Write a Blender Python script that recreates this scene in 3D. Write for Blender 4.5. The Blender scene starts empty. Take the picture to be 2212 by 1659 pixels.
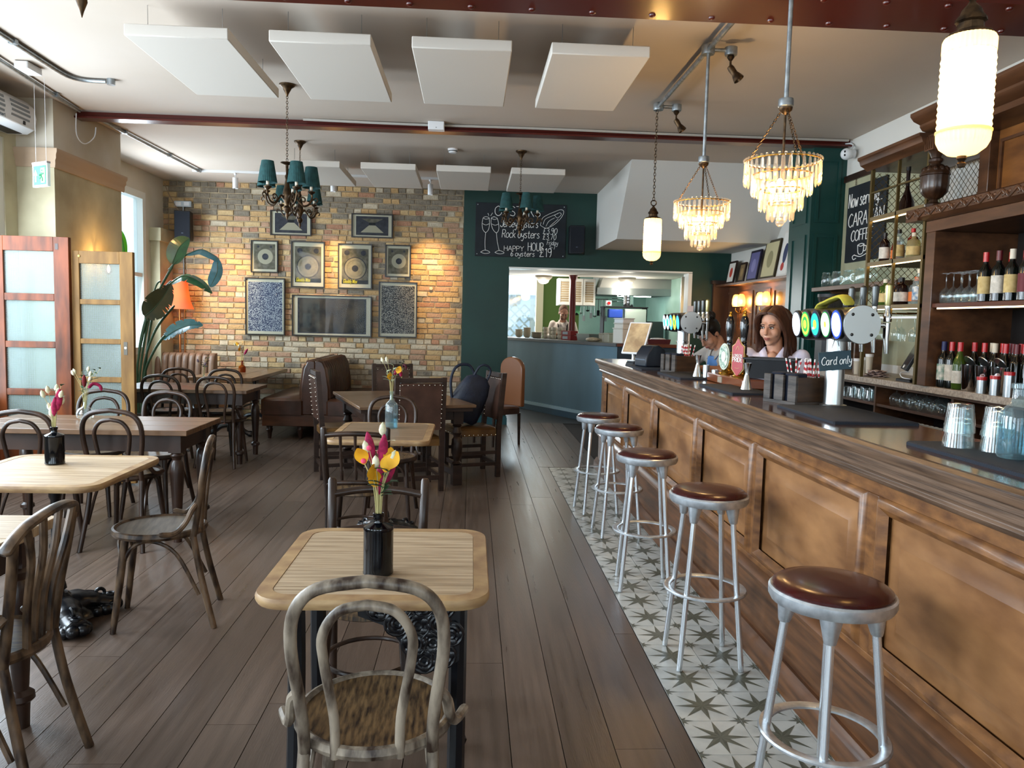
import bpy, math, random
from mathutils import Matrix, Vector
random.seed(11)
sc = bpy.context.scene
COL = sc.collection
PI = math.pi
# ------------------------------------------------------------------ camera
cam = bpy.data.cameras.new('camera')
camo = bpy.data.objects.new('camera', cam); COL.objects.link(camo)
cam.sensor_fit = 'HORIZONTAL'; cam.sensor_width = 36.0; cam.lens = 27.146
cam.clip_start = 0.05; cam.clip_end = 200
def _camrot(yaw, pitch, roll):
    f = Vector((math.sin(yaw)*math.cos(pitch), math.cos(yaw)*math.cos(pitch), -math.sin(pitch)))
    r = Vector((math.cos(yaw), -math.sin(yaw), 0)); d = f.cross(r)
    rr = r*math.cos(roll)+d*math.sin(roll); dd = -r*math.sin(roll)+d*math.cos(roll)
    return Matrix((rr, -dd, -f)).transposed()
camo.matrix_world = Matrix.Translation((0, 0, 1.5)) @ _camrot(math.radians(3.0908), math.radians(4.6725), math.radians(-1.4035)).to_4x4()
sc.camera = camo
# ------------------------------------------------------------------ world, exposure
sc.view_settings.view_transform = 'Standard'; sc.view_settings.look = 'None'
sc.view_settings.gamma = 1.0; sc.view_settings.use_curve_mapping = False
sc.view_settings.exposure = 0.58
w = bpy.data.worlds.new('sky'); sc.world = w; w.use_nodes = True
bg = w.node_tree.nodes['Background']; bg.inputs[0].default_value = (0.72, 0.86, 1.0, 1); bg.inputs[1].default_value = 2.2
cy = sc.cycles
cy.use_denoising = True; cy.max_bounces = 8; cy.diffuse_bounces = 4; cy.glossy_bounces = 3
cy.transmission_bounces = 6; cy.transparent_max_bounces = 24; cy.caustics_reflective = False; cy.caustics_refractive = False
cy.sample_clamp_indirect = 6.0; cy.sample_clamp_direct = 0.0; cy.blur_glossy = 0.6
def area(name, loc, size, target, power, col):
    l = bpy.data.lights.new(name, 'AREA'); l.shape = 'RECTANGLE'; l.size, l.size_y = size; l.energy = power; l.color = col
    o = bpy.data.objects.new(name, l); COL.objects.link(o); o.location = loc
    o.rotation_euler = (Vector(target)-Vector(loc)).to_track_quat('-Z', 'Y').to_euler()
    return o
DAY = (0.80, 0.90, 1.0)
# daylight standing in the windows of the street front (behind the photographer) and of the left wall
for _x in (-2.9, -0.3, 2.3):
    area('daylight_street_window', (_x, -3.78, 1.75), (2.0, 2.3), (_x, 0, 1.6), 38, DAY)
for _y, _p in ((-1.4, 55), (1.2, 95), (3.8, 150)):
    area('daylight_side_window', (-3.93, _y, 1.9), (1.7, 2.1), (0, _y+0.4, 1.2), _p, DAY)
area('daylight_door_fanlight', (-4.05, 6.05, 1.75), (1.2, 2.2), (0, 6.3, 1.0), 85, DAY)
area('daylight_back_window', (-4.36, 9.65, 1.95), (1.3, 1.9), (0, 9.4, 1.2), 95, DAY)
def point(name, loc, power, col, r=.04, parent=None):
    l = bpy.data.lights.new(name, 'POINT'); l.energy = power; l.color = col; l.shadow_soft_size = r
    o = bpy.data.objects.new(name, l); COL.objects.link(o); o.location = loc
    if parent: o.parent = parent
    return o
def spot(name, loc, target, power, col, ang=50, blend=.6, r=.03):
    l = bpy.data.lights.new(name, 'SPOT'); l.energy = power; l.color = col; l.shadow_soft_size = r
    l.spot_size = math.radians(ang); l.spot_blend = blend
    o = bpy.data.objects.new(name, l); COL.objects.link(o); o.location = loc
    o.rotation_euler = (Vector(target)-Vector(loc)).to_track_quat('-Z', 'Y').to_euler()
    return o
WARM = (1.0, 0.66, 0.30)
# ------------------------------------------------------------------ materials
def S(h):
    h = h.lstrip('#'); c = [int(h[i:i+2], 16)/255 for i in (0, 2, 4)]
    return tuple(x/12.92 if x <= .04045 else ((x+.055)/1.055)**2.4 for x in c)+(1.0,)
MATS = {}
def mat(name, col, rough=.5, metal=0., col2=None, vs=6., stretch=(1, 1, 1), detail=4., lo=.35, hi=.65, bump=0., bs=40., bstretch=None,
        coat=0., spec=.36, trans=0., emit=None, es=0., rnd=0., world=False, sheen=0., rot=(0, 0, 0), rough2=None):
    if name in MATS: return MATS[name]
    m = bpy.data.materials.new(name); m.use_nodes = True; MATS[name] = m
    nt = m.node_tree; N = nt.nodes; L = nt.links; b = N['Principled BSDF']
    c = S(col) if isinstance(col, str) else col
    b.inputs['Base Color'].default_value = c; b.inputs['Roughness'].default_value = rough; b.inputs['Metallic'].default_value = metal
    b.inputs['Specular IOR Level'].default_value = spec; b.inputs['Coat Weight'].default_value = coat; b.inputs['Coat Roughness'].default_value = .12
    b.inputs['Transmission Weight'].default_value = trans
    m.diffuse_color = c
    out = None; nz = None
    if col2 or bump or rough2 is not None:
        if world: src = N.new('ShaderNodeNewGeometry').outputs['Position']
        else: src = N.new('ShaderNodeTexCoord').outputs['Object']
        def noise(scale, st, det):
            mp = N.new('ShaderNodeMapping'); mp.inputs['Scale'].default_value = st; mp.inputs['Rotation'].default_value = rot
            L.new(src, mp.inputs['Vector'])
            if rnd and not world:
                oi = N.new('ShaderNodeObjectInfo'); mu = N.new('ShaderNodeMath'); mu.operation = 'MULTIPLY'; mu.inputs[1].default_value = 37.
                L.new(oi.outputs['Random'], mu.inputs[0]); L.new(mu.outputs[0], mp.inputs['Location'])
            n = N.new('ShaderNodeTexNoise'); n.inputs['Scale'].default_value = scale; n.inputs['Detail'].default_value = det
            L.new(mp.outputs[0], n.inputs['Vector']); return n
        if col2 or rough2 is not None:
            nz = noise(vs, stretch, detail)
            r = N.new('ShaderNodeMapRange'); r.inputs[1].default_value = lo; r.inputs[2].default_value = hi
            L.new(nz.outputs[0], r.inputs[0])
            if col2:
                mx = N.new('ShaderNodeMix'); mx.data_type = 'RGBA'
                mx.inputs[6].default_value = c; mx.inputs[7].default_value = S(col2) if isinstance(col2, str) else col2
                L.new(r.outputs[0], mx.inputs[0]); out = mx.outputs[2]
            if rough2 is not None:
                rr = N.new('ShaderNodeMapRange'); rr.inputs[3].default_value = rough; rr.inputs[4].default_value = rough2
                L.new(r.outputs[0], rr.inputs[0]); L.new(rr.outputs[0], b.inputs['Roughness'])
        if bump:
            bn = noise(bs, bstretch or stretch, 3.)
            bp = N.new('ShaderNodeBump'); bp.inputs['Strength'].default_value = bump; bp.inputs['Distance'].default_value = .01
            L.new(bn.outputs[0], bp.inputs['Height']); L.new(bp.outputs[0], b.inputs['Normal'])
    if rnd:
        oi = N.new('ShaderNodeObjectInfo'); r = N.new('ShaderNodeMapRange'); r.inputs[3].default_value = 1-rnd; r.inputs[4].default_value = 1+rnd
        L.new(oi.outputs['Random'], r.inputs[0])
        h = N.new('ShaderNodeHueSaturation'); h.inputs['Color'].default_value = c
        if out: L.new(out, h.inputs['Color'])
        L.new(r.outputs[0], h.inputs['Value']); out = h.outputs[0]
    if out: L.new(out, b.inputs['Base Color'])
    if emit:
        b.inputs['Emission Color'].default_value = S(emit) if isinstance(emit, str) else emit; b.inputs['Emission Strength'].default_value = es
    return m
def glass(name, tint='#ffffff', rough=.02, gloss=1.0, dens=.0):
    """thin-walled glass: tinted transparency with a Fresnel reflection"""
    if name in MATS: return MATS[name]
    m = bpy.data.materials.new(name); m.use_nodes = True; MATS[name] = m
    nt = m.node_tree; N = nt.nodes; L = nt.links; N.remove(N['Principled BSDF'])
    o = N['Material Output']; t = N.new('ShaderNodeBsdfTransparent'); t.inputs[0].default_value = S(tint)
    g = N.new('ShaderNodeBsdfGlossy'); g.inputs['Roughness'].default_value = rough; g.inputs['Color'].default_value = (gloss,)*3+(1,)
    fr = N.new('ShaderNodeFresnel')
    ge = N.new('ShaderNodeNewGeometry'); ma = N.new('ShaderNodeMath'); ma.operation = 'MULTIPLY_ADD'; ma.inputs[1].default_value = -.83333; ma.inputs[2].default_value = 1.5
    L.new(ge.outputs['Backfacing'], ma.inputs[0]); L.new(ma.outputs[0], fr.inputs[0])
    mx = N.new('ShaderNodeMixShader'); L.new(fr.outputs[0], mx.inputs[0]); L.new(t.outputs[0], mx.inputs[1]); L.new(g.outputs[0], mx.inputs[2])
    last = mx
    if dens:
        d = N.new('ShaderNodeBsdfDiffuse'); d.inputs[0].default_value = S(tint)
        m2 = N.new('ShaderNodeMixShader'); m2.inputs[0].default_value = dens
        L.new(mx.outputs[0], m2.inputs[1]); L.new(d.outputs[0], m2.inputs[2]); last = m2
    L.new(last.outputs[0], o.inputs[0]); m.diffuse_color = S(tint)
    return m
def shade_mat(name, col, tr=.5, clear=.2):
    """lampshade: translucent + diffuse + a little clear"""
    if name in MATS: return MATS[name]
    m = bpy.data.materials.new(name); m.use_nodes = True; MATS[name] = m
    nt = m.node_tree; N = nt.nodes; L = nt.links; N.remove(N['Principled BSDF']); o = N['Material Output']
    a = N.new('ShaderNodeBsdfTranslucent'); a.inputs[0].default_value = S(col)
    d = N.new('ShaderNodeBsdfDiffuse'); d.inputs[0].default_value = S(col)
    t = N.new('ShaderNodeBsdfTransparent'); t.inputs[0].default_value = S(col)
    x = N.new('ShaderNodeMixShader'); x.inputs[0].default_value = tr; L.new(d.outputs[0], x.inputs[1]); L.new(a.outputs[0], x.inputs[2])
    y = N.new('ShaderNodeMixShader'); y.inputs[0].default_value = clear; L.new(x.outputs[0], y.inputs[1]); L.new(t.outputs[0], y.inputs[2])
    L.new(y.outputs[0], o.inputs[0]); return m
def glow(name, col, s):
    return mat(name, col, .6, emit=col, es=s)
# ------------------------------------------------------------------ mesh builder
class MB:
    def __init__(s): s.v = []; s.f = []; s.mi = []; s.k = 0; s.T = None
    def add(s, vs, fs):
        o = len(s.v)
        for p in vs:
            p = Vector(p); s.v.append(tuple(s.T @ p) if s.T else tuple(p))
        for f in fs: s.f.append(tuple(i+o for i in f)); s.mi.append(s.k)
        return s
    def box(s, x0, y0, z0, x1, y1, z1):
        v = [(x, y, z) for z in (z0, z1) for y in (y0, y1) for x in (x0, x1)]
        return s.add(v, [(0, 2, 3, 1), (4, 5, 7, 6), (0, 1, 5, 4), (2, 6, 7, 3), (0, 4, 6, 2), (1, 3, 7, 5)])
    def cbox(s, c, d, T=None):
        x, y, z = c; a, b, e = d[0]/2, d[1]/2, d[2]/2
        if T is None: return s.box(x-a, y-b, z-e, x+a, y+b, z+e)
        old = s.T; s.T = (old or Matrix()) @ Matrix.Translation(c) @ T.to_4x4(); s.box(-a, -b, -e, a, b, e); s.T = old; return s
    def bbox(s, x0, y0, z0, x1, y1, z1, r):
        """box with chamfered vertical edges and top rim"""
        p = [(x0+r, y0), (x1-r, y0), (x1, y0+r), (x1, y1-r), (x1-r, y1), (x0+r, y1), (x0, y1-r), (x0, y0+r)]
        return s.loft([[(a, b, z0) for a, b in p], [(a, b, z1-r*.6) for a, b in p],
                       [((a-(x0+x1)/2)*(1-2*r*.6/(x1-x0))+(x0+x1)/2, (b-(y0+y1)/2)*(1-2*r*.6/(y1-y0))+(y0+y1)/2, z1) for a, b in p]])
    def loft(s, rings, cap=True, closed=True):
        n = len(rings[0]); v = [p for r in rings for p in r]; f = []
        for i in range(len(rings)-1):
            for j in range(n if closed else n-1):
                k = (j+1) % n; f.append((i*n+j, i*n+k, (i+1)*n+k, (i+1)*n+j))
        if cap and closed: f.append(tuple(range(n-1, -1, -1))); f.append(tuple((len(rings)-1)*n+j for j in range(n)))
        return s.add(v, f)
    def lathe(s, prof, c=(0, 0, 0), n=16, cap=True, T=None, flute=0, fd=0., sx=1., sy=1.):
        rings = []
        for r, z in prof:
            ring = []
            for j in range(n):
                a = 2*PI*j/n; q = r*(1+(fd*math.cos(flute*a) if flute else 0)); ring.append((sx*q*math.cos(a), sy*q*math.sin(a), z))
            rings.append(ring)
        old = s.T; s.T = (old or Matrix()) @ Matrix.Translation(c) @ (T.to_4x4() if T else Matrix()); s.loft(rings, cap); s.T = old; return s
    def tube(s, pts, r, n=8, closed=False, flat=1.0):
        P = [Vector(p) for p in pts]; R = r if isinstance(r, (list, tuple)) else [r]*len(P); m = len(P)
        rings = []; up = None
        for i in range(m):
            a = P[i-1] if (i or closed) else P[i]; b = P[(i+1) % m] if (i < m-1 or closed) else P[i]
            t = (b-a)
            if t.length < 1e-9: t = Vector((0, 0, 1))
            t.normalize()
            if up is None:
                up = Vector((0, 0, 1)) if abs(t.z) < .9 else Vector((1, 0, 0))
            u = up-t*up.dot(t)
            if u.length < 1e-6: u = t.orthogonal()
            u.normalize(); w_ = t.cross(u); up = u
            rings.append([tuple(P[i]+(u*math.cos(2*PI*j/n)*flat+w_*math.sin(2*PI*j/n))*R[i]) for j in range(n)])
        if closed: rings.append(rings[0])
        return s.loft(rings, cap=not closed)
    def prism(s, poly, ax, a, b):
        n = len(poly)
        def q(p, t): return {'z': (p[0], p[1], t), 'y': (p[0], t, p[1]), 'x': (t, p[0], p[1])}[ax]
        v = [q(p, a) for p in poly]+[q(p, b) for p in poly]
        return s.add(v, [tuple(range(n)), tuple(range(2*n-1, n-1, -1))]+[(i, i+n, (i+1) % n+n, (i+1) % n) for i in range(n)])
    def ball(s, c, r, n=12, m=8, T=None):
        rx, ry, rz = r if isinstance(r, (list, tuple)) else (r, r, r)
        pr = [(max(math.sin(PI*i/m), 1e-4), -math.cos(PI*i/m)) for i in range(m+1)]
        old = s.T; s.T = (old or Matrix()) @ Matrix.Translation(c) @ (T.to_4x4() if T else Matrix()) @ Matrix.Diagonal((rx, ry, rz, 1)); s.lathe(pr, n=n); s.T = old; return s
    def torus(s, c, R, r, n=24, m=8, T=None, flat=1.):
        old = s.T; s.T = (old or Matrix()) @ Matrix.Translation(c) @ (T.to_4x4() if T else Matrix())
        s.tube([(R*math.cos(2*PI*i/n), R*math.sin(2*PI*i/n), 0) for i in range(n)], r, m, True, flat); s.T = old; return s
    def build(s, name, m, parent=None, at=None, rz=0., bevel=0., ang=38):
        me = bpy.data.meshes.new(name); me.from_pydata(s.v, [], s.f); 
        for k in (m if isinstance(m, (list, tuple)) else [m]): me.materials.append(k)
        if len(me.materials) > 1: me.polygons.foreach_set('material_index', s.mi)
        import bmesh
        b = bmesh.new(); b.from_mesh(me); bmesh.ops.recalc_face_normals(b, faces=b.faces); b.to_mesh(me); b.free()
        me.polygons.foreach_set('use_smooth', [True]*len(me.polygons)); me.set_sharp_from_angle(angle=math.radians(ang)); me.update()
        o = bpy.data.objects.new(name, me); COL.objects.link(o)
        if parent: o.parent = parent
        if at: o.location = at
        if rz: o.rotation_euler[2] = rz
        if bevel:
            d = o.modifiers.new('bevel', 'BEVEL'); d.width = bevel; d.segments = 2; d.limit_method = 'ANGLE'; d.angle_limit = .6
        return o
def tag(o, label, cat, group=None):
    o['label'] = label; o['category'] = cat
    if group: o['group'] = group
    return o
def struct(o, label=None): 
    o['kind'] = 'structure'
    if label: o['label'] = label
    return o
def thing(name, label, cat, loc=(0, 0, 0), rz=0., group=None):
    o = bpy.data.objects.new(name, None); COL.objects.link(o); o.empty_display_size = .1
    o.location = loc; o.rotation_euler[2] = rz; return tag(o, label, cat, group)
def dup(root, loc=None, rz=None, label=None, group=None, scale=None):
    def cp(o, par):
        c = o.copy(); COL.objects.link(c)
        if par: c.parent = par
        for ch in list(o.children): cp(ch, c)
        return c
    r = cp(root, None)
    if loc is not None: r.location = loc
    if rz is not None: r.rotation_euler[2] = rz
    if label: r['label'] = label
    if group: r['group'] = group
    if scale: r.scale = scale if isinstance(scale, tuple) else (scale,)*3
    return r
def piece(src, name, parent, loc=(0, 0, 0), rot=None):
    """another part sharing src's mesh"""
    c = src.copy(); c.name = name; COL.objects.link(c); c.parent = parent; c.location = loc
    if rot: c.rotation_euler = rot
    return c
def RX(a): return Matrix.Rotation(a, 3, 'X')
def RY(a): return Matrix.Rotation(a, 3, 'Y')
def RZ(a): return Matrix.Rotation(a, 3, 'Z')
def arc(c, r, a0, a1, n=8, ry=None):
    ry = r if ry is None else ry
    return [(c[0]+r*math.cos(math.radians(a0+(a1-a0)*i/n)), c[1]+ry*math.sin(math.radians(a0+(a1-a0)*i/n))) for i in range(n+1)]
def spline(pts, k=5):
    """Catmull-Rom through 3D points"""
    P = [Vector(p) for p in pts]; out = []
    for i in range(len(P)-1):
        p0 = P[max(i-1, 0)]; p1 = P[i]; p2 = P[i+1]; p3 = P[min(i+2, len(P)-1)]
        for j in range(k):
            t = j/k; out.append(tuple(.5*((2*p1)+(p2-p0)*t+(2*p0-5*p1+4*p2-p3)*t*t+(3*p1-p0-3*p2+p3)*t**3)))
    out.append(tuple(P[-1])); return out
# ------------------------------------------------------------------ palette
PLANK = mat('floor_boards', '#65554a', .40, col2='#463a31', vs=3.0, stretch=(10, .5, 1), detail=6, lo=.22, hi=.82, bump=.08, bs=16, bstretch=(14, 1, 1), rnd=.17, world=True, rough2=.24)
TILEW = mat('tile_white', '#c4c8c4', .35, col2='#a5aaa8', vs=9, lo=.4, hi=.8, rnd=.06)
TILED = mat('tile_star_dark', '#4a4c42', .4, col2='#5d6053', vs=20); TILED2 = mat('tile_star_light', '#63665a', .4)
GROUT = mat('grout', '#2d2b29', .9)
CEIL = mat('ceiling_paint', '#c3b7ab', .9, col2='#bdb0a2', vs=.8)
CREAM = mat('cream_plaster', '#cfc6b6', .85, col2='#c2b49a', vs=2.0)
PLASTER = mat('mottled_plaster', '#cac3a4', .85, col2='#a0957a', vs=1.8, detail=9, lo=.3, hi=.7, bump=.1, bs=8)
WHITEP = mat('white_paint', '#dcdad2', .5)
GREENW = mat('dark_green_paint', '#0b2e27', .5, col2='#0e352d', vs=2)
GREENB = mat('green_gloss_paint', '#153c37', .35)
BLUEG = mat('blue_grey_panel', '#5f7b8a', .4, col2='#526a76', vs=2.5, stretch=(1, 1, .4), lo=.3, hi=.8)
REDP = mat('red_oxide_gloss', '#4a140b', .3, coat=.25)
MORT = mat('mortar', '#ab9a7e', .95, col2='#85755f', vs=5, bump=.5, bs=30)
STEEL = mat('brushed_steel', '#b9bcbc', .3, metal=1.); CHROME = mat('chrome', '#d5d8da', .12, metal=1.); ALU = mat('cast_aluminium', '#d3d9de', .34, metal=.8, col2='#b4bcc2', vs=30, bump=.05)
GALV = mat('galvanised', '#a7adb0', .4, metal=.9, col2='#878d90', vs=25)
BLACK = mat('black_plastic', '#0d0f13', .45); BLACKM = mat('matt_black', '#101216', .8); IRON = mat('black_cast_iron', '#06090f', .33, coat=.2)
BRASS = mat('brass', '#b98d3c', .22, metal=1.); BRONZE = mat('aged_bronze', '#5b4630', .42, metal=.85, col2='#2e241b', vs=30)
WHITEPL = mat('white_plastic', '#d9dadb', .4); RUBBER = mat('rubber_mat', '#131b26', .75, bump=.3, bs=300)
OAK = mat('oak_panel', '#83572f', .4, col2='#57351b', vs=4, stretch=(3, 3, 8), detail=9, lo=.32, hi=.68, bump=.04, bs=30, coat=.15)
OAKH = mat('oak_panel_lying', '#70482a', .4, col2='#452a17', vs=4, stretch=(5, .7, 9), detail=9, lo=.32, hi=.68, coat=.15)
OAKP = mat('oak_field', '#9a6d44', .4, col2='#6a4425', vs=2.2, stretch=(1.2, 1.6, 4.0), detail=10, lo=.3, hi=.7, rot=(.5, 0, 0), rnd=.10, coat=.15)
COUNTER = mat('counter_oak', '#5f3c24', .16, col2='#38220f', vs=4, stretch=(8, .5, 4), detail=8, lo=.3, hi=.68, coat=.5)
EDGEOAK = mat('counter_edge_oak', '#6e5542', .38, col2='#3f2e22', vs=5, stretch=(6, .6, 16), detail=9, lo=.32, hi=.66, bump=.12, bs=10, bstretch=(6, 1, 30))
DARKW = mat('dark_wood', '#3a241a', .4, col2='#24150f', vs=3, stretch=(1, 1, 5), coat=.2)
MIDW = mat('brown_wood', '#6b4226', .4, col2='#4b2b17', vs=3, stretch=(1, 1, 5), detail=6, coat=.2)
# ------------------------------------------------------------------ floor: boards and tiles
fl = MB().box(-4.3, -4, -.06, 3.75, 11.35, -.013).build('floor', mat('subfloor', '#1b1613', .9)); struct(fl, 'dark timber floor of long boards')
pl = MB().box(0, 0, -.012, 1, 1, 0).build('plank', PLANK, fl); first = True
def plank(x0, x1, y0, y1):
    global first
    o = pl if first else piece(pl, 'plank', fl); first = False
    o.location = (x0+.0016, y0+.0012, 0); o.scale = (x1-x0-.0032, y1-y0-.0024, 1)
x = .351; cols = []
while x > -4.3: cols.append((max(x-.1847, -4.3), x)); x -= .1847
cols += [(.351, .5357), (.5357, .7204)]
rl = random.Random(5)
for a, b in cols:
    y = -4.0-rl.uniform(0, 2)
    while y < 11.35:
        l = rl.uniform(2.4, 4.2); plank(a, b, max(y, -4), min(y+l, 11.35)); y += l
for y0, y1 in ((-4, -.2), (-.2, 3.6), (3.6, 7.86)): plank(.7204, .822, y0, y1)
for i in range(4): plank(.7204+i*.165, .7204+(i+1)*.165, 7.87, 11.35)
tf = MB().box(.8225, -1.0, -.012, 1.40, 7.86, -.0025).build('tile_bed', GROUT, fl)
T0 = .2305; h = T0/2-.0014
t = MB(); t.box(-h, -h, -.01, h, h, 0)
def star(mb, cx, cy, L, D, r, z, quarter=None):
    pts = []
    for i in range(16):
        a = 2*PI*i/16; q = (L if i % 4 == 0 else D if i % 2 == 0 else r)
        pts.append((cx+q*math.cos(a), cy+q*math.sin(a)))
    for i in range(16):
        p, q = pts[i], pts[(i+1) % 16]
        if quarter and not all(quarter[0]*(w_[0]-cx) >= -1e-6 and quarter[1]*(w_[1]-cy) >= -1e-6 for w_ in (p, q)): continue
        mb.k = 1+(i % 2); mb.add([(cx, cy, z), (p[0], p[1], z), (q[0], q[1], z)], [(0, 1, 2)])
star(t, 0, 0, h*.98, h*1.02, h*.30, .0006)
for sx in (-1, 1):
    for sy in (-1, 1): star(t, sx*h, sy*h, h*.42, h*.28, h*.13, .0006, (-sx, -sy))
tile = t.build('floor_tile', [TILEW, TILED, TILED2], fl)
t = MB(); t.box(-h, -h, -.01, -h+.075, h, 0)
for sy in (-1, 1): star(t, -h, sy*h, h*.42, h*.28, h*.13, .0006, (1, -sy))
cut = t.build('floor_tile', [TILEW, TILED, TILED2], fl)
n = 0
for r in range(30):
    yc = 7.853-(r+.5)*T0
    for c in range(3):
        src = cut if c == 2 else tile
        o = src if (r == 0 and c in (0, 2)) else piece(src, 'floor_tile', fl)
        o.location = (.825+(c+.5)*T0, yc, 0)
        if c < 2: o.rotation_euler[2] = rl.choice((0, PI/2, PI))
# ------------------------------------------------------------------ ceiling and beams
ce = MB().box(-4.4, -4.2, 3.33, 3.9, 11.5, 3.45).build('ceiling', CEIL); struct(ce)
b = MB(); b.box(-4.0, 3.74, 3.085, 3.66, 4.13, 3.105).box(-4.0, 3.92, 3.105, 3.66, 3.95, 3.33).box(-4.0, 3.74, 3.31, 3.66, 4.13, 3.33)
bm = b.build('trim_1', REDP); struct(bm, 'deep riveted iron beam in dark red gloss paint')
rv = MB().lathe([(.018, 0), (.016, -.007), (.009, -.011), (.001, -.012)], n=10).build('rivet', REDP, bm)
for i in range(23):
    for j, yy in enumerate((3.79, 4.07)):
        p = (-3.6+i*.31+j*.155, yy, 3.085)
        if i == 0 and j == 0: rv.location = p
        else: piece(rv, 'rivet', bm, p)
b = MB().box(-3.68, 7.46, 3.262, 3.66, 7.60, 3.278).box(-3.68, 7.515, 3.27, 3.66, 7.545, 3.33)
struct(b.build('trim_2', REDP), 'thin dark red iron beam crossing the ceiling')
# ------------------------------------------------------------------ back brick wall
wb = MB().box(-4.45, 11.112, 0, -.14, 11.35, 3.33).build('wall_back', MORT); struct(wb, 'old bare brick wall')
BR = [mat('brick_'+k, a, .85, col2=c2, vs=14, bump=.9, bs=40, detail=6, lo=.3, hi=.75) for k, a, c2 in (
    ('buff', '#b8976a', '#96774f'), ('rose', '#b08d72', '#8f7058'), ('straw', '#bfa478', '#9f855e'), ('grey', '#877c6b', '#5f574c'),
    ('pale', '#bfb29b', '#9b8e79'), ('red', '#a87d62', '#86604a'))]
rb = random.Random(3); meshes = {}
def brick_mesh(L, key):
    if key in meshes: return meshes[key]
    m_ = MB(); r = random.Random(hash(key[:2]) % 999+key[1]); hz = .0325; e = .006
    def jit(): return r.uniform(-.004, .004)
    o_ = [(-L/2+jit(), -hz+jit()), (L/2+jit(), -hz+jit()), (L/2+jit(), hz+jit()), (-L/2+jit(), hz+jit())]
    back = [(a, .03, c) for a, c in o_]; front = [(a*(1-.02), -.004+jit()*.8, c*.86) for a, c in o_]; mid = [(a, .003, c) for a, c in o_]
    m_.loft([back, mid, front]); meshes[key] = m_; return m_
bricks = []
row = 0; z = .038
while z < 3.31:
    x = -4.33 - (.0 if row % 2 else .112)
    hdr = row % 4 == 3
    while x < -.15:
        L = (.102 if hdr or rb.random() < .18 else .215)+rb.uniform(-.012, .008)
        x1 = min(x+L, -.148)
        if x1-x > .05: bricks.append(((x+x1)/2, z+rb.uniform(-.002, .002), x1-x))
        x = x1+.011
    z += .0755; row += 1
FRAMES = [(-2.546, 2.784, .567, .346), (-1.421, 2.78, .576, .334), (-2.909, 2.311, .375, .449), (-2.309, 2.218, .469, .642), (-1.654, 2.21, .476, .631),
          (-1.054, 2.299, .362, .454), (-2.901, 1.615, .549, .80), (-1.973, 1.506, 1.114, .577), (-1.048, 1.617, .543, .783)]
def hidden(b_):
    return any(abs(b_[0]-f[0]) < f[2]/2 and abs(b_[1]-f[1]) < f[3]/2 for f in FRAMES) or b_[1] < .85
vis = sorted([b_ for b_ in bricks if not hidden(b_)], key=lambda b_: -b_[2]*10+abs(b_[0]+1.6))[:300]
vs_ = set(vis); cache = {}; rest = MB()
for b_ in bricks:
    zz = b_[1]
    wts = [5, 3, 4, 1.2, 1.5, 1.5] if zz > 1.2 and zz < 2.85 else ([1.5, .8, 1.2, 8, 1.2, .3] if zz >= 2.85 else [1.5, 2.2, 2, 1.2, 5, .7])  # low rows paler: brick's own tone plus some daylight put into the colour
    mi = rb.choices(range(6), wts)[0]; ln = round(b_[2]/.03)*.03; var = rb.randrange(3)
    key = (ln, var)
    mm = brick_mesh(ln, key)
    loc = (b_[0], 11.106+rb.uniform(-.004, .004), zz); rot = rb.uniform(-.012, .012); sx = b_[2]/ln
    if b_ in vs_:
        ck = (key, mi)
        if ck not in cache:
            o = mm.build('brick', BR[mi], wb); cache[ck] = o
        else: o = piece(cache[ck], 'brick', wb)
        o.location = loc; o.rotation_euler[1] = rot; o.scale[0] = sx
    else:
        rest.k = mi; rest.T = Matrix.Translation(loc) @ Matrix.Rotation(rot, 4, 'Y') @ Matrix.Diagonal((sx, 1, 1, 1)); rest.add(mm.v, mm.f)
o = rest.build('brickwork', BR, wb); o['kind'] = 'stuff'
# ------------------------------------------------------------------ green kitchen wall with hatch
g = MB().box(-.14, 11.1, 0, .52, 11.35, 3.33).box(.52, 11.1, 2.265, 3.165, 11.35, 3.33).box(3.165, 11.1, 0, 3.9, 11.35, 3.33)
struct(g.build('wall_kitchen', GREENW), 'dark green wall around the kitchen hatch')
struct(MB().box(.515, 11.094, 2.245, 3.17, 11.36, 2.268).box(3.115, 11.094, 1.0, 3.17, 11.36, 2.25).build('trim_3', WHITEP), 'white lining of the kitchen hatch')
struct(MB().box(-.15, 11.075, 0, .535, 11.1, .10).box(-.145, 11.085, .10, .53, 11.1, .125).build('baseboard_back', mat('blue_green_gloss', '#27525a', .3)))
# white boxed duct under the ceiling
d = MB(); X0, X1 = 1.75, 3.75
d.add([(X0, 8.72, 3.33), (X0, 9.48, 2.53), (X0, 11.1, 2.545), (X0, 11.1, 3.33), (X1, 8.72, 3.33), (X1, 9.48, 2.53), (X1, 11.1, 2.545), (X1, 11.1, 3.33)],
      [(0, 1, 2, 3), (4, 7, 6, 5), (0, 4, 5, 1), (1, 5, 6, 2)])
struct(d.build('trim_4', mat('duct_white', '#c9c6bf', .8)), 'white boxed-in duct with a sloping front above the bar end')
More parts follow.
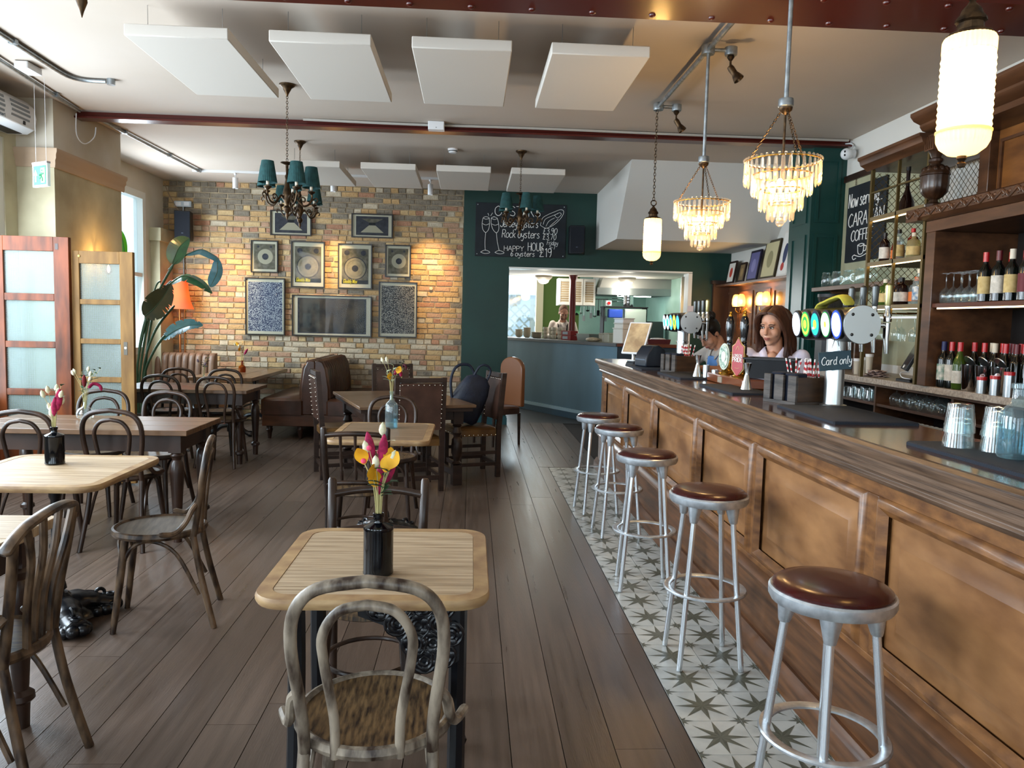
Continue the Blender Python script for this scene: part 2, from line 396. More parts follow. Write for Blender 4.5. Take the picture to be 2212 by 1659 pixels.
# ------------------------------------------------------------------ left side: wall, windows, pillar
lw = MB().box(-4.15, -4, 0, -4.0, 7.1, .75).box(-4.15, -4, 2.95, -4.0, 7.1, 3.33)
for a, b_ in ((-4, -2.3), (-.5, .3), (2.1, 2.9), (4.7, 5.25), (6.92, 7.1)): lw.box(-4.15, a, .75, -4.0, b_, 2.95)
struct(lw.build('wall_left', PLASTER))
GL = glass('window_glass', '#eef6f8')
def window_x(name, xw, y0, y1, z0, z1, mull=(), rails=(), fw=.07, dp=.10):
    f = MB().box(xw-dp, y0, z0, xw+.02, y0+fw, z1).box(xw-dp, y1-fw, z0, xw+.02, y1, z1).box(xw-dp, y0+fw, z0, xw+.02, y1-fw, z0+fw).box(xw-dp, y0+fw, z1-fw, xw+.02, y1-fw, z1)
    for m_ in mull: f.box(xw-dp*.8, m_-.02, z0+fw, xw, m_+.02, z1-fw)
    for r in rails: f.box(xw-dp*.8-.001, y0+fw, r-.025, xw+.001, y1-fw, r+.025)
    o = f.build(name, WHITEP); struct(o)
    MB().box(xw-.06, y0+fw, z0+fw, xw-.054, y1-fw, z1-fw).build('pane', GL, o); return o
for i, (a, b_) in enumerate(((-2.3, -.5), (.3, 2.1), (2.9, 4.7))): window_x('window_%d' % (i+1), -4.03, a, b_, .75, 2.95, (), (2.1,))
dr = window_x('door_1', -4.03, 5.25, 6.92, .0, 2.95, (6.08,), (2.32, .45), fw=.11); dr['label'] = 'white glazed street door with fanlight'
lb = MB().box(-4.45, 8.4, 0, -4.3, 11.11, .95).box(-4.45, 8.4, 3.05, -4.3, 11.11, 3.33).box(-4.45, 8.4, .95, -4.3, 8.9, 3.05).box(-4.45, 10.52, .95, -4.3, 11.11, 3.05)
struct(lb.build('wall_left_recess', CREAM))
window_x('window_4', -4.32, 8.9, 10.52, .95, 3.05, (), (1.98,), fw=.09)
struct(MB().box(-4.34, 10.66, 0, -4.18, 11.1, 2.52).box(-4.35, 10.62, 2.45, -4.15, 11.11, 2.62).build('trim_5', PLASTER), 'plaster pilaster beside the back window')
pi_ = MB().box(-4.15, 7.1, 0, -3.68, 8.4, 2.75)
struct(pi_.build('wall_pillar', PLASTER), 'mottled plaster pier between the windows')
struct(MB().box(-4.15, 7.1, 2.9, -3.68, 8.4, 3.33).build('wall_pillar_head', CREAM))
tr = MB()
prof = [(0, 2.74), (.012, 2.74), (.02, 2.77), (.02, 2.80), (.035, 2.82), (.035, 2.85), (.05, 2.87), (.05, 2.90), (0, 2.90)]
tr.loft([[(-4.15, 7.1-a, b_) for a, b_ in prof], [(-3.68+a, 7.1-a, b_) for a, b_ in prof], [(-3.68+a, 8.44, b_) for a, b_ in prof]])
struct(tr.build('trim_6', mat('picture_rail', '#b49a80', .6)), 'moulded picture rail round the plaster pier')
# ------------------------------------------------------------------ right and rear walls
struct(MB().box(3.65, -4, 0, 3.8, 7.6, 3.33).box(3.73, 7.6, 0, 3.9, 11.1, 3.33).build('wall_right', mat('pale_wall', '#cfccc4', .8)))
rw = MB().box(-4.15, -4.15, 0, 3.8, -4.0, .6).box(-4.15, -4.15, 2.9, 3.8, -4.0, 3.33)
for a, b_ in ((-4.15, -3.9), (-1.9, -1.3), (.7, 1.3), (3.3, 3.8)): rw.box(a, -4.15, .6, b_, -4.0, 2.9)
struct(rw.build('wall_street', CREAM))
for i, xc in enumerate((-2.9, -.3, 2.3)):
    f = MB(); a, b_ = xc-1, xc+1
    f.box(a, -4.1, .6, a+.07, -4.0, 2.9).box(b_-.07, -4.1, .6, b_, -4.0, 2.9).box(a+.07, -4.1, .6, b_-.07, -4.0, .67).box(a+.07, -4.1, 2.83, b_-.07, -4.0, 2.9).box(a+.07, -4.08, 2.2, b_-.07, -4.02, 2.25)
    o = struct(f.build('window_%d' % (5+i), WHITEP)); MB().box(a+.07, -4.06, .67, b_-.07, -4.055, 2.83).build('pane', GL, o)
# green panelled cupboard column beside the alcove
gc = MB().box(3.31, 7.55, 0, 3.66, 8.06, 3.33)
gco = gc.build('wall_column', GREENB); struct(gco, 'dark green panelled column beside the alcove')
def panel_frame(mb, T, w_, h_, d=.012, e=.03):
    old = mb.T; mb.T = T
    mb.box(-w_/2, -d, -h_/2, -w_/2+e, 0, h_/2).box(w_/2-e, -d, -h_/2, w_/2, 0, h_/2).box(-w_/2+e, -d, h_/2-e, w_/2-e, 0, h_/2).box(-w_/2+e, -d, -h_/2, w_/2-e, 0, -h_/2+e); mb.T = old
pf = MB()
for zc, hh in ((2.85, .62), (1.85, 1.15), (.65, 1.0)):
    panel_frame(pf, Matrix.Translation((3.47, 7.55, zc)), .24, hh); panel_frame(pf, Matrix.Translation((3.31, 7.8, zc)) @ Matrix.Rotation(-PI/2, 4, 'Z'), .34, hh)
pf.build('panel_moulding', GREENB, gco)
# ------------------------------------------------------------------ stroke lettering (chalk and print)
def _g(s): return [[tuple(float(c)/100 for c in p.split(',')) for p in l.split()] for l in s.split('|')]
GLY = {k: _g(v) for k, v in {
 'A': '0,0 35,100|35,100 70,0|12,36 58,36', 'C': '66,84 42,100 12,78 2,46 14,14 42,0 66,14', 'D': '0,0 0,100|0,100 40,94 62,50 40,6 0,0',
 'E': '0,0 0,100|0,100 52,100|0,52 44,52|0,0 52,0', 'F': '0,0 0,100|0,100 52,100|0,52 42,52', 'G': '66,84 42,100 12,80 2,46 14,12 42,0 64,20|64,20 64,44|64,44 42,44',
 'H': '0,0 0,100|60,0 60,100|0,52 60,52', 'J': '50,100 50,30 36,2 10,4 0,22', 'L': '0,100 0,0|0,0 48,0', 'N': '0,0 0,100|0,100 60,0|60,0 60,100',
 'O': '38,100 8,80 0,50 8,18 38,0 68,18 76,50 68,80 38,100', 'P': '0,0 0,100|0,100 40,98 54,76 40,52 0,48', 'R': '0,0 0,100|0,100 40,98 54,76 40,54 0,50|22,50 58,0',
 'S': '58,86 32,100 6,82 12,58 44,46 60,24 40,2 4,12', 'T': '0,100 66,100|33,100 33,0', 'U': '0,100 2,24 30,0 58,24 60,100', 'V': '0,100 34,0|34,0 68,100',
 'W': '0,100 20,0|20,0 42,80|42,80 62,0|62,0 84,100', 'Y': '0,100 32,50|66,100 32,50|32,50 32,0', 'Z': '0,100 60,100|60,100 0,0|0,0 60,0', 'I': '0,0 0,100', 'K': '0,0 0,100|54,100 0,44|16,56 58,0',
 'B': '0,0 0,100|0,100 38,98 50,76 36,54 0,52|0,52 44,48 56,26 40,2 0,0', 'M': '0,0 4,100|4,100 38,30|38,30 72,100|72,100 76,0', 'X': '0,100 60,0|60,100 0,0',
 'a': '46,46 26,62 4,46 2,20 18,0 38,10 46,40|46,60 46,12 58,0', 'c': '46,50 26,62 4,42 4,16 24,0 48,12', 'd': '46,44 26,62 4,44 2,18 20,0 42,14|48,100 46,20 56,0',
 'e': '4,32 46,36 40,58 20,60 2,38 6,10 28,0 50,14', 'f': '52,92 36,100 24,80 20,20 8,-30|4,52 42,54', 'g': '44,44 24,62 4,44 4,18 20,2 42,18|46,60 44,-10 26,-36 2,-22',
 'i': '6,60 6,10 16,0|6,80 8,86', 'k': '0,100 0,0|42,58 4,24|14,32 46,0', 'l': '4,100 2,20 14,0', 'n': '0,60 2,0|2,36 22,62 40,50 42,12 54,0',
 'o': '26,62 6,48 0,28 10,6 28,0 46,14 50,36 42,56 26,62', 'r': '0,60 2,0|2,36 18,60 40,58', 's': '40,54 20,62 4,48 24,34 42,18 26,0 2,8', 't': '22,90 20,18 32,0 46,8|2,62 42,62',
 'u': '0,60 4,12 24,0 42,22|44,60 44,14 56,0', 'v': '0,60 22,0|22,0 46,62', 'w': '0,60 14,0|14,0 32,48|32,48 48,0|48,0 66,62', 'x': '0,60 44,0|44,60 0,0', 'y': '0,60 6,24 24,16 42,34|44,60 42,0 26,-36 2,-26',
 '0': '28,100 6,80 2,40 16,2 38,8 52,46 46,86 28,100', '1': '4,80 20,100|20,100 20,0', '3': '4,90 30,100 46,80 22,56|22,56 50,42 44,8 20,0 2,14', '5': '46,100 8,100|8,100 4,58|4,58 36,60 46,32 28,2 2,8',
 '6': '44,94 16,74 2,34 14,2 38,6 46,32 26,48 4,28', '7': '0,100 50,100|50,100 18,0', '9': '46,72 30,52 6,60 8,90 32,100 46,78 42,30 28,0', '£': '52,84 36,100 20,84 22,40 2,2|2,2 54,4|2,48 42,50',
 '.': '2,0 6,4', '-': '0,40 28,40', "'": '0,100 0,84'}.items()}
def lettering(mb, txt, x, y, hgt, r, T, slant=0., sp=.16, k=4, sx=1., flat=.35):
    """write txt on the local xz plane of T, from (x,y), returns end x"""
    old = mb.T; mb.T = T
    for ch in txt:
        if ch == ' ': x += hgt*.34*sx; continue
        gl = GLY[ch]; wd = max(p[0] for l in gl for p in l)
        for l in gl:
            pts = [(x+(p[0]*sx+p[1]*slant)*hgt, 0, y+p[1]*hgt) for p in l]
            if len(pts) > 2: pts = spline(pts, k)
            mb.tube(pts, r, 5, flat=1.)
        x += (wd*sx+sp)*hgt
    mb.T = old; return x
def stroke(mb, pts, r, T, k=4):
    old = mb.T; mb.T = T; P = [(p[0], 0, p[1]) for p in pts]
    mb.tube(spline(P, k) if len(P) > 2 else P, r, 5); mb.T = old
CHALK = mat('chalk', '#e9e7e2', .9)
SLATE = mat('chalkboard', '#11151a', .7, col2='#1a2026', vs=4)
# ------------------------------------------------------------------ the bar
ZB = 1.135
bar = thing('bar_counter', 'long oak bar front with raised fielded panels behind the row of stools', 'bar', (0, 0, 0))
MB().box(1.375, -1.5, 0, 1.40, 7.86, 1.0).box(1.40, 7.81, 0, 1.73, 7.86, 1.09).box(1.71, -1.5, .1, 1.73, 7.81, 1.09).build('body', OAK, bar)
edges = [(6.67, 7.66), (5.60, 6.61), (4.49, 5.54), (3.56, 4.45), (2.505, 3.51), (1.45, 2.435), (.42, 1.38), (-.6, .35)]
fr = MB(); fr.box(1.35, -1.5, .955, 1.376, 7.86, 1.06).box(1.35, -1.5, .34, 1.376, 7.86, .415)
ys = [7.86]+[v for e in edges for v in (e[1], e[0])]+[-1.5]
for i in range(0, len(ys), 2): fr.box(1.35, ys[i+1], .415, 1.376, ys[i], .955)
fr.build('rail_and_stile_frame', OAK, bar, bevel=.003)
for (a, b_) in edges:
    m_ = MB(); yc = (a+b_)/2; w_ = b_-a
    # mitred bolection moulding
    pr = [(.0, .0), (.012, -.014), (.03, -.018), (.042, -.008), (.055, .004)]
    def ring(ins, x): return [(1.352+x, a+ins, .415+ins), (1.352+x, b_-ins, .415+ins), (1.352+x, b_-ins, .955-ins), (1.352+x, a+ins, .955-ins)]
    p = MB(); p.loft([ring(.05, .018), ring(.10, .018), ring(.135, .004)], cap=False); i0 = ring(.135, .004); p.add(i0, [(0, 1, 2, 3)])
    po = p.build('panel', OAKP, bar)
    m_.loft([ring(i, x) for i, x in pr], cap=False); m_.build('panel_moulding', OAK, po)
sk = MB(); sk.box(1.335, -1.5, .03, 1.36, 7.86, .345)
sk.prism([(1.335, .345), (1.318, .345), (1.312, .365), (1.322, .38), (1.35, .392)], 'y', -1.5, 7.86)
sk.build('skirting_board', OAKH, bar)
MB().prism([(1.36, 0), (1.295, 0), (1.295, .075), (1.305, .09), (1.312, .10), (1.32, .115), (1.36, .115)], 'y', -1.5, 7.875).build('plinth', OAKH, bar)
mo = MB()
for x0, z0, z1 in ((1.300, 1.068, 1.090), (1.312, 1.042, 1.068)): mo.box(x0, -1.5, z0, 1.376, 7.87, z1)
mo.prism([(1.376, 1.042), (1.322, 1.042), (1.324, 1.030), (1.318, 1.020), (1.326, 1.006), (1.345, .998), (1.376, .995)], 'y', -1.5, 7.875)
mo.build('cornice_moulding', EDGEOAK, bar, bevel=.002)
wt = thing('bar_worktop', 'polished dark oak bar counter top carrying taps and mats', 'counter', (0, 0, 0))
MB().box(1.305, -1.5, 1.093, 1.735, 7.90, ZB).build('top_board', COUNTER, wt)
MB().prism([(1.305, 1.0905), (1.285, 1.0905), (1.277, 1.105), (1.279, 1.125), (1.29, 1.1348), (1.309, 1.1348), (1.309, 1.0905)], 'y', -1.5, 7.91).build('front_nosing', EDGEOAK, wt)
MB().box(1.725, -1.5, 1.088, 1.742, 7.905, 1.1349).build('rear_edge', OAKH, wt)
# ------------------------------------------------------------------ bar stools
OXB = mat('oxblood_leather', '#400f0d', .26, col2='#320b0a', vs=12, coat=.2)
def make_stool():
    t = thing('bar_stool', '', 'stool', (0, 0, 0), 0, 'bar stools along the bar')
    MB().lathe([(.001, .748), (.15, .748), (.163, .755), (.163, .768), (.15, .778), (.12, .783), (.06, .786), (.001, .787)], n=40).build('seat_cushion', OXB, t)
    MB().lathe([(.001, .715), (.14, .715), (.166, .722), (.173, .735), (.173, .755), (.168, .761), (.160, .76), (.158, .745), (.001, .744)], n=40).build('seat_ring', ALU, t)
    for i in range(4):
        a = PI/4+i*PI/2; ca, sa = math.cos(a), math.sin(a)
        l = MB().tube([(.113*ca, .113*sa, .735), (.192*ca, .192*sa, .004)], .0125, 12).build('leg', mat('stool_leg_aluminium', '#dfe5ea', .24, metal=.85), t)
        s_ = MB(); s_.loft([[(ca*(.113+d)+r*math.cos(q)-0, sa*(.113+d)+r*math.sin(q), z) for q in [2*PI*j/12 for j in range(12)]] for r, z, d in ((.034, .722, .0), (.029, .70, .003), (.019, .655, .009), (.016, .645, .010))])
        s_.build('leg_socket', ALU, l)
    rg = MB(); n = 48
    R0, R1, zz = .150, .183, .325
    rings = [[(R*math.cos(2*PI*j/n), R*math.sin(2*PI*j/n), z) for j in range(n)] for R, z in ((R0, zz), (R0, zz+.006), (R0+.006, zz+.010), (R1-.004, zz+.010), (R1, zz+.005), (R1, zz), (R0, zz))]
    rg.loft(rings, cap=False); rg.build('foot_ring', ALU, t)
    return t
st = make_stool()
SL = ['bar stool nearest the camera, oxblood seat on aluminium legs', 'second nearest oxblood bar stool, legs standing on star tiles', 'middle one of the five oxblood bar stools',
      'second farthest oxblood bar stool along the panelled bar', 'farthest oxblood bar stool, beside the end of the bar']
for i, (x, y, r) in enumerate(((1.043, 2.10, .35), (1.068, 3.33, -.02), (1.012, 4.30, -.12), (1.06, 5.39, .1), (1.02, 6.05, .15))):
    o = st if i == 0 else dup(st); o.location = (x, y, 0); o.rotation_euler[2] = r; o['label'] = SL[i]
# ------------------------------------------------------------------ bar mats
for (x0, x1, y0, y1, rz, lb) in ((1.40, 1.72, 1.55, 2.39, 0, 'black rubber bar mat under the water bottles and tumblers'), (1.40, 1.735, 2.86, 3.46, -.03, 'large black rubber bar mat in front of the steel tap column'),
        (1.39, 1.62, 4.03, 4.62, 0, 'black rubber bar mat under the nearer jigger'), (1.40, 1.62, 5.10, 5.73, 0, 'black rubber bar mat under the farther jigger'), (1.35, 1.62, 6.05, 6.70, 0, 'black rubber bar mat under the receipt printer')):
    m_ = MB(); a, b_ = (x1-x0)/2, (y1-y0)/2; m_.bbox(-a, -b_, 0, a, b_, .013, .006)
    tag(m_.build('bar_mat', RUBBER, at=((x0+x1)/2, (y0+y1)/2, ZB), rz=rz), lb, 'mat', 'black bar mats')
# ------------------------------------------------------------------ jiggers and cups
jg = MB().lathe([(.0305, 0), (.0315, .002), (.011, .085), (.010, .09), (.0235, .150), (.0225, .150), (.009, .092), (.0005, .091)], n=24)
j1 = jg.build('jigger', CHROME, at=(1.541, 4.227, ZB+.013)); tag(j1, 'steel double-cone jigger on the mat nearer the napkin box', 'jigger', 'jiggers on the bar')
j2 = dup(j1, (1.556, 5.222, ZB+.013), 0, 'steel double-cone jigger on the farther bar mat')
for x, y, h_, lb in ((1.60, 5.17, .085, 'small steel cup next to the farther jigger'), (1.625, 5.06, .06, 'short steel cup at the edge of the farther bar mat')):
    tag(MB().lathe([(.001, 0), (.021, 0), (.022, h_), (.020, h_), (.019, .004), (.001, .004)], n=20).build('steel_cup', STEEL, at=(x, y, ZB+.0135)), lb, 'cup')
# ------------------------------------------------------------------ napkin and straw boxes
BOXW = mat('grey_stained_pine', '#554d47', .6, col2='#2f2a27', vs=5, stretch=(1, 1, 7), detail=8, lo=.35, hi=.62, bump=.2, bs=20)
BOXW2 = mat('brown_stained_pine', '#4a3423', .55, col2='#2e1f14', vs=5, stretch=(1, 1, 7), detail=8)
STRAW = [mat('straw_red', '#b3242a', .6), mat('straw_white', '#e6ded8', .6)]
def straw_mesh():
    m_ = MB(); n = 6; N = 14; L = .2; r = .0036
    for i in range(N):
        z0, z1 = L*i/N, L*(i+1)/N; m_.k = i % 2
        m_.lathe([(r, z0), (r, z1)], n=n, cap=False)
    return m_
smesh = None
def napkin_box(loc, rz, lb):
    global smesh
    t = thing('napkin_box', lb, 'box', loc, rz, 'napkin and straw boxes')
    # local: slotted face along -x side (y from 0 to .23), plank end face along y=0 (x from 0 to .2)
    w_, d, h_ = .215, .225, .13
    MB().box(0, 0, 0, w_, d, .015).build('base', BOXW, t)
    for i, (a, b_) in enumerate(((0, .055), (.088, .15), (.178, d))): MB().box(0, a, .015, .014, b_, h_+.008).build('slat', BOXW, t, bevel=.002)
    MB().box(.0141, .0, .015, w_, .014, h_).build('end_board', BOXW2, t, bevel=.002); MB().box(.0141, d-.014, .015, w_, d, h_).build('end_board', BOXW2, t, bevel=.002)
    MB().box(w_-.014, .0142, .015, w_, d-.0142, h_).build('back_board', BOXW2, t); MB().box(.100, .0142, .015, .11, d-.0142, h_).build('divider', BOXW2, t)
    for a, b_ in ((.022, .105), (.12, .205)): MB().bbox(.02, a, .016, .092, b_, .148, .008).build('napkin_stack', mat('navy_napkin', '#0c1424', .9), t)
    r = random.Random(int(loc[1]*10))
    for i in range(16):
        if smesh is None: o = straw_mesh().build('straw', STRAW, t); smesh = o
        else: o = piece(smesh, 'straw', t)
        o.location = (r.uniform(.122, .19), r.uniform(.03, .19), .018); o.rotation_euler = (r.uniform(-.22, .22), r.uniform(-.25, .1), r.uniform(0, 3))
    return t
napkin_box((1.522, 3.530, ZB+.0005), .32, 'dark wooden napkin box with red striped straws beside the card sign')
napkin_box((1.535, 5.74, ZB+.0005), .25, 'farther wooden napkin box of striped straws before the bending woman')
# ------------------------------------------------------------------ hand pumps
blk = MB().box(-.075, -.34, 0, .075, .34, .055).build('pump_block', mat('red_brown_wood', '#6a3518', .3, coat=.5), at=(1.655, 4.745, ZB+.0005), bevel=.006)
tag(blk, 'red-brown wooden block under the two hand pumps', 'base'); MB().box(-.08, .02, .008, -.0755, .10, .045).build('name_plate', mat('pale_plate', '#8a7f70', .5), blk)
def hand_pump(loc, lb, clip):
    t = thing('hand_pump', lb, 'beer pump', loc, 0, 'hand pumps on the bar')
    MB().lathe([(.001, 0), (.062, 0), (.064, .008), (.05, .016), (.044, .026), (.04, .034), (.046, .06), (.044, .085), (.028, .105), (.024, .118), (.03, .124), (.03, .134), (.02, .138), (.019, .145)], n=28).build('brass_base', BRASS, t)
    MB().lathe([(.014, .14), (.022, .147), (.020, .19), (.017, .205), (.02, .212), (.017, .22), (.021, .25), (.027, .30), (.026, .335), (.02, .36), (.014, .372), (.001, .374)], n=24).build('handle', mat('black_lacquer', '#0a0b10', .12, coat=.8), t)
    MB().lathe([(.013, .372), (.011, .384), (.007, .386), (.011, .392), (.009, .40), (.001, .404)], n=16).build('finial', BRASS, t)
    if clip == 'red':
        out = [(-.037, .05), (-.037, .19), (-.02, .205), (-.0, .245), (.02, .205), (.037, .19), (.037, .05), (0, .0)]
        T = Matrix.Translation((-.045, -.03, .0)) @ Matrix.Rotation(-.75, 4, 'Z')
        c = MB(); c.T = T; c.prism([(x*1.06, z-.0) for x, z in out], 'y', 0.004, .012); b_ = c.build('pump_clip', mat('clip_gold', '#c9a75b', .3), t)
        c = MB(); c.T = T; c.prism([(x*.93, .12+(z-.12)*.95) for x, z in out], 'y', -.001, .004); c.build('clip_face', mat('clip_red', '#a3141c', .3, coat=.5), b_)
        q = MB(); Tq = T @ Matrix.Translation((0, -.0025, 0)); lettering(q, 'LONDON', -.03, .125, .017, .0012, Tq, sp=.13, sx=.72); lettering(q, 'PRIDE', -.031, .095, .026, .0022, Tq, sp=.17, sx=.75)
        q.build('lettering', CHALK, b_)
        q = MB(); stroke(q, [(-.012, .165), (0, .19), (.012, .165)], .0015, Tq); stroke(q, [(-.015, .06), (0, .055), (.015, .06)], .001, Tq); q.build('crest', mat('clip_line', '#d9b98a', .4), b_)
    else:
        T = Matrix.Translation((-.045, -.03, .0)) @ Matrix.Rotation(-.95, 4, 'Z')
        out = [(x, .115+z) for x, z in arc((0, 0), .04, 0, 360, 20, .085)][:-1]
        c = MB(); c.T = T; c.prism(out, 'y', .004, .012); b_ = c.build('pump_clip', mat('clip_cream', '#b9c2b0', .4), t)
        c = MB(); c.T = T; c.prism([(x*.82, .115+(z-.115)*.86) for x, z in out], 'y', -.001, .004); c.build('clip_face', mat('clip_green', '#4d7a66', .4, col2='#cfd5c4', vs=45), b_)
        c = MB(); c.T = T; c.prism([(x*.4, .115+(z-.115)*.42) for x, z in out], 'y', -.003, -.001); c.build('emblem', mat('clip_cream2', '#d7d9c8', .4), b_)
hand_pump((1.655, 4.88, ZB+.056), 'black-handled hand pump with oval green and cream clip', 'green')
hand_pump((1.655, 4.62, ZB+.056), 'black-handled hand pump with red shield clip', 'red')
# ------------------------------------------------------------------ beer fonts
LENS = {'white': glow('lens_white', '#cfe6ff', 1.6), 'pale': glow('lens_pale', '#e8f0e0', 1.1), 'green': glow('lens_green', '#1f8a3c', .9), 'yellow': glow('lens_yellow', '#d8d23a', 1.0), 'teal': glow('lens_teal', '#159a8a', 1.0),
        'blue': glow('lens_blue', '#1f3fe0', 1.0), 'navy': glow('lens_navy', '#12203f', .3), 'aqua': glow('lens_aqua', '#38b6d8', 1.1)}
def beer_font(loc, lb, order):
    t = thing('beer_font', lb, 'beer tap', loc, 0, 'tap columns on the bar')
    MB().lathe([(.001, 0), (.058, 0), (.06, .012), (.044, .016), (.043, .03), (.043, .36), (.001, .36)], n=28).build('column', STEEL, t)
    MB().lathe([(.046, .222), (.048, .224), (.048, .236), (.046, .238)], n=28).build('clamp_band', CHROME, t)
    T = RX(PI/2)
    br = MB().lathe([(.001, -.31), (.072, -.31), (.078, -.303), (.078, .21), (.072, .215), (.001, .215)], c=(0, 0, .385), n=32, T=T).build('barrel', mat('gunmetal', '#5c5148', .3, metal=1., coat=.3), t)
    cp = MB().lathe([(.001, 0), (.083, 0), (.085, -.004), (.085, -.01), (.08, -.012), (.001, -.012)], c=(0, -.228, .385), n=36, T=T).build('end_cap', STEEL, t)
    for i in range(4):
        a = PI/4+i*PI/2; MB().ball((.062*math.cos(a), -.2295, .385+.062*math.sin(a)), (.007, .004, .007), 10, 6).build('cap_screw', mat('dark_screw', '#3a3a3a', .3, metal=1.), cp)
    for i, cols in enumerate(order):
        yy = .245-i*.105; TT = Matrix.Translation((-.072, yy, .385)) @ Matrix.Rotation(-PI/2-.10, 4, 'Y') @ Matrix.Rotation(-.0, 4, 'X')
        l = MB(); l.T = TT; l.lathe([(.001, 0), (.058, 0), (.058, .016), (.052, .018), (.001, .018)], n=28, sx=1.15, sy=.9); lo = l.build('lens', [BLACK], t)
        for k, (cname, rr) in enumerate(cols):
            q = MB(); q.T = TT; q.lathe([(.001, .0185+k*.0008), (rr, .0185+k*.0008), (rr, .0195+k*.0008), (.001, .0195+k*.0008)], n=28, sx=1.15, sy=.9); q.build('badge', LENS[cname], lo)
        if i == 2:
            q = MB(); lettering(q, 'BIRRA', -.021, -.026, .011, .001, Matrix.Translation((-.0945, yy, .385)) @ Matrix.Rotation(-PI/2, 4, 'Z'), sx=.7); q.build('lettering', CHALK, lo)
    for i in range(4):
        yy = .16-i*.11; tp = MB(); tp.tube([(.07, yy, .385), (.125, yy, .385), (.14, yy, .375)], .011, 12); tp.tube([(.14, yy, .395), (.14, yy, .33), (.145, yy, .26)], [.015, .012, .009], 12)
        to = tp.build('tap', CHROME, t); MB().lathe([(.015, .40), (.018, .43), (.012, .44), (.011, .47)], c=(.14, yy, 0), n=16).build('tap_collar', CHROME, to)
        MB().lathe([(.010, .465), (.013, .48), (.0155, .54), (.015, .56), (.008, .568), (.001, .57)], c=(.14, yy, 0), n=16).build('tap_handle', mat('smoked_handle', '#4b4d4c', .25, metal=.6) if i < 3 else mat('brass_handle', '#a39a6a', .25, metal=.7), to)
    return t
L1 = [[('white', .05)], [('green', .052), ('yellow', .044), ('green', .032), ('yellow', .018)], [('navy', .052), ('teal', .045), ('yellow', .018)], [('green', .05), ('pale', .046), ('yellow', .012)], [('blue', .054), ('white', .046)]]
L2 = [[('white', .05), ('aqua', .03)], [('pale', .05), ('teal', .03)], [('aqua', .052), ('yellow', .03)], [('yellow', .05), ('green', .02)], [('navy', .054), ('aqua', .046)]]
beer_font((1.69, 3.50, ZB+.0005), 'steel beer tap column with lit badges and card sign', L1)
beer_font((1.69, 6.12, ZB+.0005), 'farther steel beer tap column with lit badges near the till', L2)
# card only sign hung on the near column
sg = thing('card_sign', 'small slate sign chalked Card only hung on the tap column', 'sign', (1.655, 3.432, 1.355), -.12)
s_ = MB(); s_.T = Matrix.Rotation(-.10, 4, 'Y'); s_.box(-.072, -.004, -.043, .072, .004, .043); s_.build('board', mat('slate_sign', '#2c4048', .7), sg, bevel=.002)
q = MB(); lettering(q, 'Card only', -.062, -.017, .036, .0017, Matrix.Rotation(-.10, 4, 'Y') @ Matrix.Translation((0, -.0055, 0)), slant=.12, sx=.72, sp=.1); q.build('lettering', CHALK, sg)
MB().tube([(-.02, 0, .045), (-.005, .0, .10), (.0, .02, .15)], .002, 6).tube([(.02, 0, .045), (.005, .0, .10), (.0, .02, .15)], .002, 6).build('hanging_wire', CHROME, sg)
# ------------------------------------------------------------------ till tablet and receipt printer
tl = thing('till_tablet', 'tilted white-edged till tablet on a stand at the far bar end', 'tablet', (1.47, 6.86, ZB+.0005), .45)
MB().bbox(-.06, -.06, 0, .06, .06, .02, .008).bbox(-.052, -.052, .02, .052, .052, .034, .006).build('base', BLACK, tl); MB().bbox(-.058, -.058, .034, .058, .058, .042, .006).build('base_band', WHITEPL, tl)
MB().tube([(0, .02, .04), (0, .035, .12), (0, .0, .2)], .016, 10).build('stand_arm', CHROME, tl)
Tt = Matrix.Translation((0, -.02, .235)) @ Matrix.Rotation(.42, 4, 'Z') @ Matrix.Rotation(.5, 4, 'Y') @ Matrix.Rotation(.0, 4, 'X')
a = MB(); a.T = Tt; a.box(-.014, -.11, -.16, .004, .11, .16); so = a.build('tablet_body', WHITEPL, tl, bevel=.006)
a = MB(); a.T = Tt; a.box(-.0155, -.095, -.145, -.0145, .095, .145); a.build('screen', mat('till_screen', '#8b7357', .12, col2='#cdb48a', vs=7, emit='#7a6a55', es=.25), so)
MB().tube(spline([(.0, .03, .05), (.07, .0, .06), (.08, -.04, .1), (.04, -.05, .16)]), .004, 6).build('cable', WHITEPL, tl)
pr = thing('receipt_printer', 'black rounded receipt printer on the far bar mat', 'printer', (1.50, 6.38, ZB+.0135), .3)
P_ = [(-.10, 0), (.10, 0), (.10, .10), (.075, .15), (.02, .178), (-.04, .172), (-.085, .11), (-.10, .06)]
MB().prism(P_, 'y', -.095, .095).build('case', mat('printer_black', '#0f1722', .4), pr, bevel=.01)
MB().prism([(-.102, .055), (-.102, .062), (-.03, .10), (-.02, .095)], 'y', -.08, .08).build('lid_edge', mat('printer_grey', '#5a6470', .4), pr)
